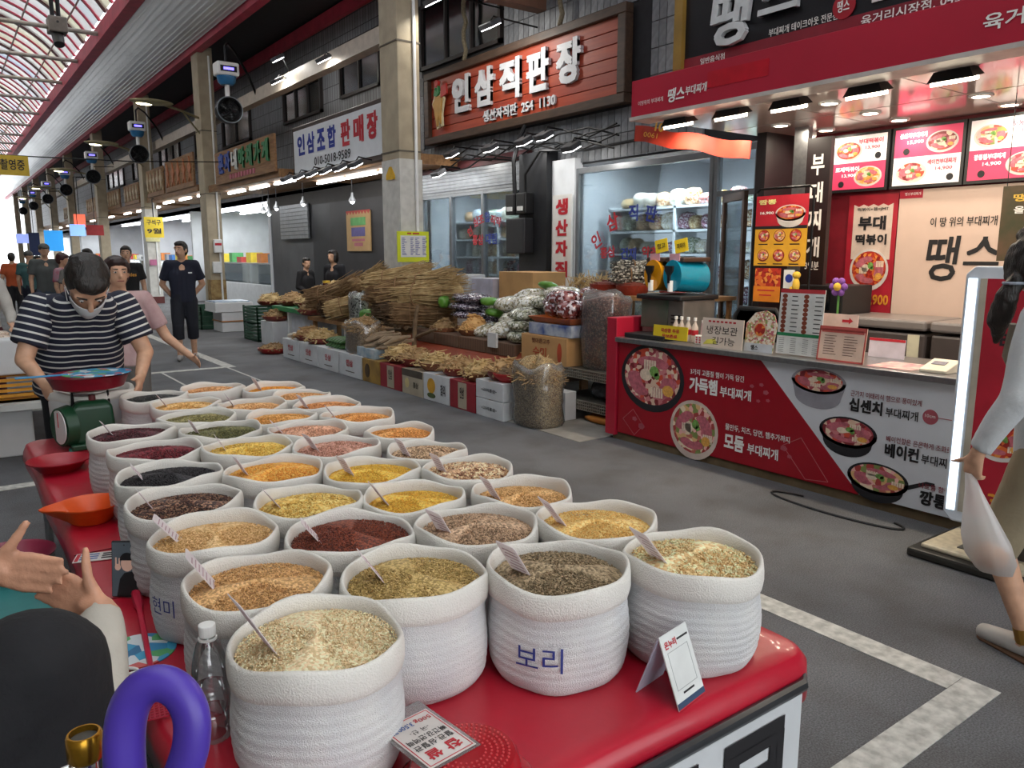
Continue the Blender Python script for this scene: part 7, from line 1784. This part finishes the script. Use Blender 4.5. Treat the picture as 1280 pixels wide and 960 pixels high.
def figure(lab, base, H, face, J, top, bottom, hair=hairm, hk=1., lk=1., sk=1., vox=.012, style='short', sleeve='short', legs='long', shoes=None, hat=None, hands=True, look=None, fat=1., skinm=skin, tilt=0., stripes=None, group=None, neckl=1., bare=None):
    """a person: J holds joint positions in the person's own frame (front = -y), in shares of the height"""
    t = thing('person', lab, 'person', base, face, group=group)
    h = H
    D = dict(hip=(0, 0, .52), waist=(0, 0, .6), chest=(0, .005, .72), neck=(0, .01, .835), head=(0, -.01, .93))
    for s_, n in ((-1, 'a'), (1, 'b')):
        D.update({'sh' + n: (s_ * .105, .01, .805), 'el' + n: (s_ * .14, .02, .635), 'wr' + n: (s_ * .145, -.02, .49), 'hp' + n: (s_ * .05, 0, .5), 'kn' + n: (s_ * .055, -.01, .28), 'an' + n: (s_ * .055, .015, .045), 'to' + n: (s_ * .06, -.09, .02)})
    D.update(J)
    Q = {k: Vector(v) * h for k, v in D.items() if k != 'hcurl'}
    b = MB()
    # head
    HM = Matrix.Rotation(tilt, 3, 'X')
    if look is not None: HM = Matrix.Rotation(look, 3, 'Z') @ HM
    hc = Q['head']
    def hp(x, y, z): return hc + HM @ (Vector((x, y, z)) * h * hk)
    def hell(x, y, z, rx, ry, rz): b.ell(hp(x, y, z), (rx * h * hk, ry * h * hk, rz * h * hk), 16, 12, HM)
    sx = (Q['shb'] - Q['sha']).normalized()
    hell(0, .006, .012, .046, .056, .056); hell(0, -.008, -.022, .037, .043, .046); hell(0, -.022, -.05, .022, .022, .016)
    b.caps(hp(0, -.05, .008), hp(0, -.062, -.016), .006 * h, .0095 * h, 8)
    b.caps(hp(-.013, -.047, -.036), hp(.013, -.047, -.036), .005 * h, .005 * h, 8)
    b.caps(hp(-.03, -.04, .016), hp(.03, -.04, .016), .008 * h, .008 * h, 8)
    for s_ in (-1, 1): b.ell(hp(s_ * .047, .008, -.005), (.007 * h, .013 * h, .02 * h), 10, 8, HM)
    b.caps(Q['neck'] - V3(0, 0, .02) * h, hp(0, .008, -.03), .034 * h * fat ** .5, .031 * h, 12)
    # trunk
    for s_ in (-1, 1):
        o1, o2 = sx * s_ * .034 * h * fat, sx * s_ * .038 * h
        b.caps(Q['hip'] + o1, Q['waist'] + o1, .058 * h * fat, .052 * h * fat, 16); b.caps(Q['waist'] + o1, Q['chest'] + o2, .052 * h * fat, .06 * h, 16)
    b.caps(Q['sha'] + sx * .01 * h, Q['shb'] - sx * .01 * h, .036 * h, .036 * h, 14); b.caps(Q['chest'], Q['neck'], .06 * h, .034 * h, 14)
    for n in 'ab':
        b.chain([Q['sh' + n], Q['el' + n], Q['wr' + n]], [.034 * h, .025 * h, .0165 * h], 12)
        dr = (Q['wr' + n] - Q['el' + n]).normalized()
        if hands: hand(b, Q['wr' + n], J.get('hd' + n, dr), J.get('hn' + n, (1 if n == 'a' else -1, 0, 0)), J.get('ht' + n, (0, -1, .2)), .103 * h, J.get('hcurl', .5))
        b.chain([Q['hp' + n], Q['kn' + n], Q['an' + n]], [.053 * h * fat ** .5, .034 * h, .022 * h], 12)
        b.caps(Q['an' + n] - V3(0, 0, .02) * h, Q['to' + n], .022 * h, .018 * h, 10)
    bd = obj('body', remesh(b, vox, 3), skinm, t, world=False)
    # eyes, brows, mouth
    if vox < .014:
        for s_ in (-1, 1):
            obj('eye', MB().ell(hp(s_ * .019, -.0455, .004), (.0075 * h, .004 * h, .0042 * h), 10, 6, HM), P('eye white', '#c9c3bd', .3), bd, world=False, smooth='all')
            obj('iris', MB().ell(hp(s_ * .019, -.0485, .004), (.0036 * h, .002 * h, .0038 * h), 8, 6, HM), P('iris', '#1c1411', .2), bd, world=False, smooth='all')
            obj('eyebrow', MB().caps(hp(s_ * .01, -.0495, .018), hp(s_ * .029, -.043, .0195), .0028 * h, .0022 * h, 6), hair, bd, world=False, smooth='all')
        obj('lips', MB().caps(hp(-.012, -.0515, -.036), hp(.012, -.0515, -.036), .003 * h, .003 * h, 6), P('lips', '#8f5048', .5), bd, world=False, smooth='all')
    # clothes
    g = .011 * h
    s1 = MB()
    hem = Q['hip'] - (Q['waist'] - Q['hip']) * .35
    for s_ in (-1, 0, 1):
        o1, o2 = sx * s_ * .037 * h * fat, sx * s_ * .042 * h
        s1.tube([hem + o1, Q['hip'] + o1, Q['waist'] + o1], [.066 * h * fat, .066 * h * fat, .062 * h * fat], 18); s1.caps(Q['waist'] + o1, Q['chest'] + o2, .062 * h * fat, .068 * h, 18)
        s1.caps(Q['chest'] + o2, Q['neck'] + sx * s_ * .05 * h - V3(0, 0, .035) * h, .066 * h, .04 * h, 14)
    s1.caps(Q['sha'] + sx * .008 * h, Q['shb'] - sx * .008 * h, .042 * h, .042 * h, 14)
    end = {'none': 0, 'short': .62, 'long': 1.9}[sleeve]
    sl = {}
    for n in 'ab':
        if not end: continue
        a_, e_, w_ = Q['sh' + n], Q['el' + n], Q['wr' + n]
        m_ = MB() if stripes else s1
        if end < 1:
            m_.caps(a_, a_ + (e_ - a_) * .12, .042 * h * sk, .042 * h * sk, 14); m_.tube([a_, a_ + (e_ - a_) * .4, a_ + (e_ - a_) * (end + .1)], [.041 * h * sk, .042 * h * sk, .044 * h * sk], 18)
        else: m_.caps(a_, e_, .044 * h, .035 * h, 14); m_.tube([e_ - (w_ - e_) * .05, e_ + (w_ - e_) * .95], [.034 * h, .024 * h], 16)
        sl[n] = m_
    obj('shirt', remesh(s1, max(vox, .012), 3, .006 * h, 9 / h, hash(lab) % 50), stripes[0] if stripes else top, t, world=False)
    if stripes:
        for n, m_ in sl.items(): obj('sleeve', remesh(m_, .01, 2, .004 * h, 10, 3), stripes[1 if n == 'a' else 2], t, world=False)
    p1 = MB(); [p1.caps(Q['hip'] + V3(0, 0, .03) * h + sx * s_ * .035 * h * fat, Q['hip'] - V3(0, 0, .015) * h + sx * s_ * .035 * h * fat, .062 * h * fat, .064 * h * fat, 16) for s_ in (-1, 0, 1)]
    for n in 'ab':
        a_, k_, f_ = Q['hp' + n], Q['kn' + n], Q['an' + n]
        p1.caps(a_, k_, .062 * h * fat ** .5 * lk, .047 * h * lk, 14)
        if legs == 'long': p1.tube([k_ - (f_ - k_) * .08, k_, f_], [.046 * h * lk, .046 * h * lk, .038 * h * lk], 16)
        elif legs == 'capri': p1.tube([k_ - (f_ - k_) * .08, k_, k_ + (f_ - k_) * .42], [.047 * h, .048 * h, .046 * h], 16)
    obj('trousers', remesh(p1, max(vox, .012), 2, (.004 if lk < 1.2 else .011) * h, 9 / h, 2), bottom, t, world=False)
    for n in 'ab':
        sm = shoes or P('shoe grey', '#5b5855', .6)
        f_, o_ = Q['an' + n], Q['to' + n]
        q = MB().caps(V3(f_.x, f_.y + .012 * h, max(.024 * h, f_.z - .02 * h)), V3(o_.x, o_.y, max(.018 * h, o_.z)), .026 * h, .021 * h, 12)
        obj('shoe', q, sm, t, world=False, smooth='all')
    # hair
    q = MB()
    def hh(x, y, z, rx, ry, rz): q.ell(hp(x, y, z), (rx * h * hk, ry * h * hk, rz * h * hk), 18, 12, HM)
    hh(0, .014, .026, .05, .056, .051)
    if style != 'thin': hh(0, .03, .0, .048, .042, .056)
    for s_ in (-1, 1): hh(s_ * .036, .012, .014, .014, .034, .034)
    hh(0, -.022, .05, .038, .03, .022)
    if style == 'bob':
        hh(0, .024, -.016, .056, .046, .066)
        for s_ in (-1, 1): hh(s_ * .044, .006, -.02, .015, .034, .052)
    if style == 'long':
        hh(0, .035, -.05, .056, .034, .09)
        for s_ in (-1, 1): hh(s_ * .047, .0, -.05, .016, .032, .08)
    if style == 'curly':
        hh(0, .02, .024, .06, .062, .058); hh(0, .03, -.01, .058, .045, .05)
    if style == 'pigtails':
        hh(0, .02, -.004, .054, .052, .058)
        for s_ in (-1, 1):
            hh(s_ * .043, -.012, -.01, .014, .034, .05)
            q.chain([hp(s_ * .05, .0, -.04), hp(s_ * .058, -.012, -.075), hp(s_ * .06, -.022, -.12), hp(s_ * .056, -.03, -.165)], [.017 * h, .024 * h, .026 * h, .008 * h], 12)
    if style == 'tail':
        q.chain([hp(0, .06, -.005), hp(0, .09, -.03), hp(0, .098, -.085), hp(0, .09, -.13)], [.017 * h, .024 * h, .026 * h, .008 * h], 12)
    if hat is None or style in ('long', 'bob', 'tail'):
        obj('hair', remesh(q, .009 if vox < .014 else .014, 2, .003 * h, 60 / h, 5), hair, t, world=False)
    if hat:
        q = MB(); q.ell(hp(0, .008, .03), (.053 * h, .061 * h, .046 * h), 18, 10, HM)
        q.ell(hp(0, -.055, .03), (.04 * h, .042 * h, .006 * h), 16, 6, HM)
        obj('cap', q, hat, t, world=False, smooth='all')
    t['_h'] = 0; del t['_h']
    return t, Q, hp, HM

# ---- man weighing goods (striped polo), bent over the scale
nv, wh = '#1b1e30', '#c9c9c4'
st0 = bands('polo stripes', (nv, wh), (0, -.32, .95), .036, .85, .26)
st1 = bands('sleeve stripes near', (nv, wh), (.35, .1, 1), .036, .85, .26)
st2 = bands('sleeve stripes far', (nv, wh), (-.35, .1, 1), .036, .85, .26)
MH = 1.7
def ml(x, y, z): return ((x - .58) / MH, (y - 4.75) / MH, z / MH)
J = dict(hip=ml(.57, 4.8, .93), waist=ml(.57, 4.73, 1.07), chest=ml(.575, 4.6, 1.24), neck=ml(.58, 4.47, 1.395), head=ml(.585, 4.33, 1.45),
         sha=ml(.39, 4.55, 1.33), shb=ml(.765, 4.55, 1.33), ela=ml(.3, 4.5, 1.08), elb=ml(.855, 4.5, 1.08), wra=ml(.355, 4.33, .99), wrb=ml(.79, 4.32, .985),
         hpa=ml(.49, 4.8, .88), hpb=ml(.66, 4.8, .88), kna=ml(.47, 4.78, .48), knb=ml(.68, 4.78, .48), ana=ml(.47, 4.82, .08), anb=ml(.68, 4.82, .08), toa=ml(.46, 4.66, .04), tob=ml(.7, 4.66, .04),
         hda=(.25, -.45, -.8), hdb=(-.25, -.45, -.8), hna=(.8, .3, 0), hnb=(-.8, .3, 0), hta=(.4, -.9, .2), htb=(-.4, -.9, .2), hcurl=.75)
t, Q, hp, HM = figure('man in a navy and white striped polo bending over the scale', (.58, 4.75, 0), MH, 0, J, None, cloth_m('black', '#14151b'), vox=.0085, style='short', stripes=(st0, st1, st2), tilt=1.08, fat=1.3, hk=1.18, sk=1.15)
q = MB()
for a in range(13):
    pass
mk = MB(); R = []
for i in range(7):
    zf = -.002 - .05 * i / 6; wd = .042 * (1 - .35 * (i / 6) ** 2)
    R.append([hp(wd * math.sin(a), -.012 - .052 * math.cos(a) * (1 + .1 * math.sin(PI * i / 6)), zf - .012) for a in [-1.35 + 2.7 * j / 12 for j in range(13)]] + [hp(wd * .96 * math.sin(a), -.011 - .05 * math.cos(a), zf - .012) for a in [1.35 - 2.7 * j / 12 for j in range(13)]])
obj('face_mask', mk.rings(R), P('mask white', '#c6c8ca', .8), t, world=False, smooth=True)
obj('mask_loop', MB().tube([hp(-.042, -.02, -.01), hp(-.049, .0, .0), hp(-.05, .015, -.005), hp(-.043, -.02, -.045)], .002, 5).tube([hp(.042, -.02, -.01), hp(.049, .0, .0), hp(.05, .015, -.005), hp(.043, -.02, -.045)], .002, 5), white, t, world=False)
obj('collar', MB().tube([Q['neck'] + V3(.085 * math.cos(a), .075 * math.sin(a), .0 - .02 * math.sin(a) * 0 - (.03 if math.sin(a) < 0 else 0) * -math.sin(a)) for a in [2 * PI * k / 20 for k in range(21)]], .017, 8), cloth_m('navy', '#171a2c'), t, world=False, smooth='all')

# ---- navy polo man walking up the street side
t, Q, hp, HM = figure('man in a navy polo and dark cropped trousers walking with hands behind his back', (2.97, 12.5, 0), 1.78, -.2, dict(wra=(-.06, .09, .5), wrb=(.06, .09, .52), ela=(-.16, .06, .64), elb=(.16, .06, .64), ana=(-.06, -.05, .045), toa=(-.07, -.14, .02), kna=(-.06, -.06, .28), anb=(.06, .06, .045), tob=(.07, -.02, .02)), cloth_m('navy', '#141a2a'), cloth_m('denim dark', '#151822'), vox=.012, legs='capri', look=-.6, shoes=P('shoe pale', '#8d8a88', .6))
obj('shirt_badge', MB().bx(.045 * 1.78, .075 * 1.78, -.098 * 1.78, -.09 * 1.78, .735 * 1.78, .745 * 1.78), whiteink, t, world=False)
# ---- others in the aisle
figure('woman with dark curly hair and glasses in a pink blouse behind the striped man', (1.06, 6.35, 0), 1.57, -.1, dict(wrb=(.28, -.13, .53), elb=(.19, .0, .62), htb=(0, -.5, .8), hnb=(0, -.3, -1)), cloth_m('pink', '#b08f90', '#c2a6a4'), cloth_m('grey', '#6d6a66'), hair=P('brown hair', '#2a1815', .5, var=.2, vs=60), vox=.012, style='curly', look=.15)
t, Q, hp, HM = figure('woman in a black T-shirt with yellow lettering and a long black skirt', (2.5, 14.1, 0), 1.72, -.05, {}, cloth_m('black tee', '#121214'), cloth_m('black skirt', '#141416'), vox=.013, style='tail', look=-.2)
text('Dickies', P('print amber', '#c98a1c', .5, var=0), t, WM[t.name] @ Matrix.Translation((0, -.092 * 1.72 - .03, .735 * 1.72)) @ Matrix.Rotation(PI / 2, 4, 'X'), w=.22, h=.06, bold=.03)
figure('seller in a dark jacket standing behind the root table', (5.75, 14.6, 0), 1.52, .5, dict(wra=(-.1, -.12, .56), wrb=(.1, -.12, .56)), cloth_m('charcoal', '#1c1b1e'), cloth_m('dark grey', '#232326'), vox=.014, sleeve='long', look=-.4)
figure('seller in a dark top turned sideways among the root bundles', (5.95, 13.75, 0), 1.66, -1.2, dict(wra=(-.08, -.15, .58), wrb=(.08, -.15, .58)), cloth_m('dark navy', '#16161c'), cloth_m('dark grey', '#232326'), vox=.014, style='bob', sleeve='long')
figure('man in a dark cap and grey T-shirt with a backpack', (1.63, 17.0, 0), 1.78, .1, {}, cloth_m('grey tee', '#4b4f4e'), cloth_m('jeans', '#3a4656'), vox=.018, hat=P('cap dark', '#1f1f22', .7))
figure('person with reddish brown hair in a pink and grey top', (1.82, 16.2, 0), 1.6, 1.0, {}, cloth_m('rose', '#b04a62', '#8d8a90'), cloth_m('dark grey', '#232326'), hair=P('red brown hair', '#3a1714', .5, var=.2), vox=.018, style='curly', tilt=.3)
figure('woman with long black hair in dark clothes', (2.05, 14.9, 0), 1.68, -.3, {}, cloth_m('black tee', '#121214'), cloth_m('dark grey', '#232326'), vox=.014, style='long', look=-.2)
figure('dark haired person in grey seen from behind between shoppers', (1.93, 15.6, 0), 1.58, 3.0, {}, cloth_m('grey', '#6d6a66'), cloth_m('dark grey', '#232326'), vox=.02, style='bob')
figure('person in a teal shirt and dark cap farther along the street', (1.63, 20.2, 0), 1.66, 2.8, {}, cloth_m('teal', '#3c5f60'), cloth_m('navy', '#171a2c'), vox=.02, hat=P('cap dark', '#1f1f22', .7))
figure('person in an orange shirt far down the street', (1.45, 22.3, 0), 1.62, 2.9, {}, cloth_m('orange', '#b5532c'), cloth_m('dark grey', '#232326'), vox=.022)
figure('person in a pink shirt far down the street', (1.95, 22.0, 0), 1.55, .4, {}, cloth_m('light pink', '#b58f92'), cloth_m('dark grey', '#232326'), vox=.022, style='bob')
figure('fish seller in a white cap and pale shirt leaning over the trays', (.32, 9.75, 0), 1.6, -.3, dict(chest=(.02, -.06, .71), neck=(.03, -.1, .82), head=(.05, -.13, .9), wra=(.0, -.32, .56), wrb=(.24, -.3, .56), ela=(-.08, -.18, .62), elb=(.2, -.15, .62)), cloth_m('pale', '#a8a39c'), cloth_m('maroon', '#4c1c24'), vox=.014, hat=P('cap white', '#b9b4aa', .8), tilt=.4, sleeve='long')

# ---- woman walking past the counter at the right edge
WH = 1.66
wb = V3(3.3, 1.07, 0)
def wl_(x, y, z):     # world to her frame (faces +Y, i.e. turned by pi)
    d = V3(x, y, z) - wb
    return (-d.x / WH, -d.y / WH, d.z / WH)
J = dict(hip=wl_(3.305, 1.075, 0.886), waist=wl_(3.305, 1.085, 1.020), chest=wl_(3.305, 1.105, 1.236), neck=wl_(3.305, 1.145, 1.432), head=wl_(3.295, 1.185, 1.576),
         sha=wl_(3.465, 1.105, 1.370), shb=wl_(3.145, 1.115, 1.370), ela=wl_(3.505, 1.075, 1.102), elb=wl_(3.075, 1.135, 1.092), wra=wl_(3.485, 1.155, 0.875), wrb=wl_(3.065, 1.245, 0.865),
         hpa=wl_(3.385, 1.075, 0.865), hpb=wl_(3.225, 1.075, 0.865), knb=wl_(3.27, 1.22, .46), anb=wl_(3.33, 1.1, .1), tob=wl_(3.4, 1.28, .035), kna=wl_(3.395, 1.025, 0.474), ana=wl_(3.405, 0.755, 0.165), toa=wl_(3.405, 0.875, 0.041),
         hdb=(0, -.15, -1), hnb=(-1, .2, 0), htb=(-.2, -1, 0), hcurl=1.2)
t, Q, hp, HM = figure('woman in a white long sleeved top and beige shorts walking past the counter', tuple(wb), WH, PI, J, cloth_m('white top', '#c3c7c9'), cloth_m('beige', '#94886f'), vox=.009, style='pigtails', hk=1.12, sleeve='long', legs='short', shoes=P('white leather', '#c2beb8', .5), look=-.55)
obj('hair_tie', MB().tube([hp(.052 + .019 * math.cos(2 * PI * k / 12), -.002 + .019 * math.sin(2 * PI * k / 12), -.045) for k in range(13)], .006, 6), P('tie grey', '#8a93a0', .7), t, world=False)
obj('spectacles', MB().tube([hp(.047, .0, .004), hp(.04, -.045, .004)], .0025, 5).tube([hp(.021 + .014 * math.cos(2 * PI * k / 14), -.055, .002 + .011 * math.sin(2 * PI * k / 14)) for k in range(15)], .002, 5).tube([hp(-.021 + .014 * math.cos(2 * PI * k / 14), -.055, .002 + .011 * math.sin(2 * PI * k / 14)) for k in range(15)], .002, 5), black, t, world=False)
obj('sock', MB().cyl(Q['anb'] - V3(0, 0, .01), Q['anb'] + (Q['knb'] - Q['anb']).normalized() * .05, .042, .041, 14), P('sock ochre', '#8a6420', .8), t, world=False)
obj('sole', MB().caps(V3(Q['anb'].x, Q['anb'].y + .03, .016), V3(Q['tob'].x, Q['tob'].y, .016), .036, .03, 14).xf(Matrix.Diagonal((1, 1, .5, 1))), P('gum sole', '#6a4a34', .7), t, world=False)
obj('strap', MB().tube([Q['shb'] + V3(.03, -.075, -.02), Q['chest'] + V3(.06, -.15, -.02), Q['chest'] + V3(-.04, -.155, -.1), Q['waist'] + V3(-.13, -.06, .02)], .012, 6, flat=.4), P('strap sand', '#9c9484', .7), t, world=False)
bagw = WM[t.name] @ (Q['wrb'] + V3(0, -.02, -.1))
bt = thing('carrier_bag', 'thin white plastic carrier bag held by the walking woman', 'bag', tuple(bagw - V3(0, 0, .36)))
film = glass('carrier film', (.9, .9, .9), .3, .2, .5, (.9, .9, .9))
q = MB(); R = []
for k, (r, z) in enumerate(((.01, .0), (.06, .01), (.085, .07), (.082, .15), (.055, .26), (.03, .36), (.015, .44))):
    R.append([(bagw.x + .05 * (1 - z / .44) + r * math.cos(a) * .7 * (1 + .1 * math.sin(5 * a + k)), bagw.y + r * math.sin(a) * (1 + .1 * math.cos(4 * a)) - .1 * (1 - z / .44), bagw.z - .36 + z * .86) for a in [2 * PI * j / 20 for j in range(20)]])
obj('film', q.rings(R), film, bt, smooth='all')
obj('food_inside', MB().ell((bagw.x + .04, bagw.y - .085, bagw.z - .29), (.045, .06, .05), 14, 10), P('food orange', '#c98a4c', .6, var=.25, vs=14), bt, smooth='all')
obj('shoulder_bag', MB().ell(Q['waist'] + V3(-.17, -.08, .05), (.05, .09, .12), 14, 10), P('bag floral', '#2c3540', .7, col2='#7a5a62', vs=22), t, world=False, smooth='all')

# ---- seated vendor at the left edge: knee, two gesturing hands, the rest beyond the frame
VH = 1.62
vb = V3(-.32, 1.35, 0)
def vl(x, y, z):
    d = V3(x, y, z) - vb
    # faces +X : front(-y local) -> +X world ; local x -> world +Y
    return (d.y / VH, -d.x / VH, d.z / VH)
def vd(v): v = Vector(v); return (v.y, -v.x, v.z)
w1 = V3(.02, 1.66, 1.03); w2 = V3(.183, 1.545, .945)
J = dict(hip=vl(-.38, 1.35, .66), waist=vl(-.38, 1.36, .8), chest=vl(-.34, 1.38, 1.02), neck=vl(-.3, 1.4, 1.2), head=vl(-.25, 1.42, 1.33),
         sha=vl(-.28, 1.22, 1.12), shb=vl(-.3, 1.58, 1.12), ela=vl(.13, 1.33, .83), elb=vl(-.18, 1.7, .9), wra=vl(*w2), wrb=vl(*w1),
         hpa=vl(-.36, 1.26, .66), hpb=vl(-.36, 1.46, .66), kna=vl(.06, 1.27, .985), ana=vl(.06, 1.2, .5), toa=vl(.17, 1.2, .46), knb=vl(.05, 1.55, .62), anb=vl(.03, 1.55, .14), tob=vl(.17, 1.55, .04),
         hda=vd(-Rv * .93 + Uv * .42 + Fv * .1), hna=vd(-Fv + Uv * .2), hta=vd(Uv * .95 + Rv * .4), hdb=vd(Rv * .95 - Uv * .1), hnb=vd(-Fv + Uv * .35), htb=vd(Uv), hcurl=.08)
t, Q, hp, HM = figure('seated vendor in black trousers gesturing with both hands', tuple(vb), VH, PI / 2, J, cloth_m('cream sleeve', '#b5b0a6'), cloth_m('black trousers', '#101116'), vox=.0058, sleeve='long', style='curly', hat=None, lk=1.3, skinm=P('skin warm', '#c79478', .5, var=.14, vs=26, bump=.12, bs=150))
t = thing('wooden_stool', 'wooden stool under the seated vendor', 'stool', (-.38, 1.36, 0))
obj('seat', MB().cyl((-.38, 1.36, .54), (-.38, 1.36, .575), .19, n=24), wood, t, bevel=.008)
for s_, u_ in ((-1, -1), (-1, 1), (1, -1), (1, 1)): obj('leg', MB().cyl((-.38 + .15 * s_, 1.36 + .15 * u_, 0), (-.38 + .11 * s_, 1.36 + .11 * u_, .545), .018, n=10), wood, t)
solo('floor_cushion_box', MB().bx(-.12, .12, 1.1, 1.3, 0, .44), P('footrest crate', '#4c4a48', .7), 'dark footrest crate before the stool', 'crate', bevel=.01)
bpy.data.scenes.remove(TMP)
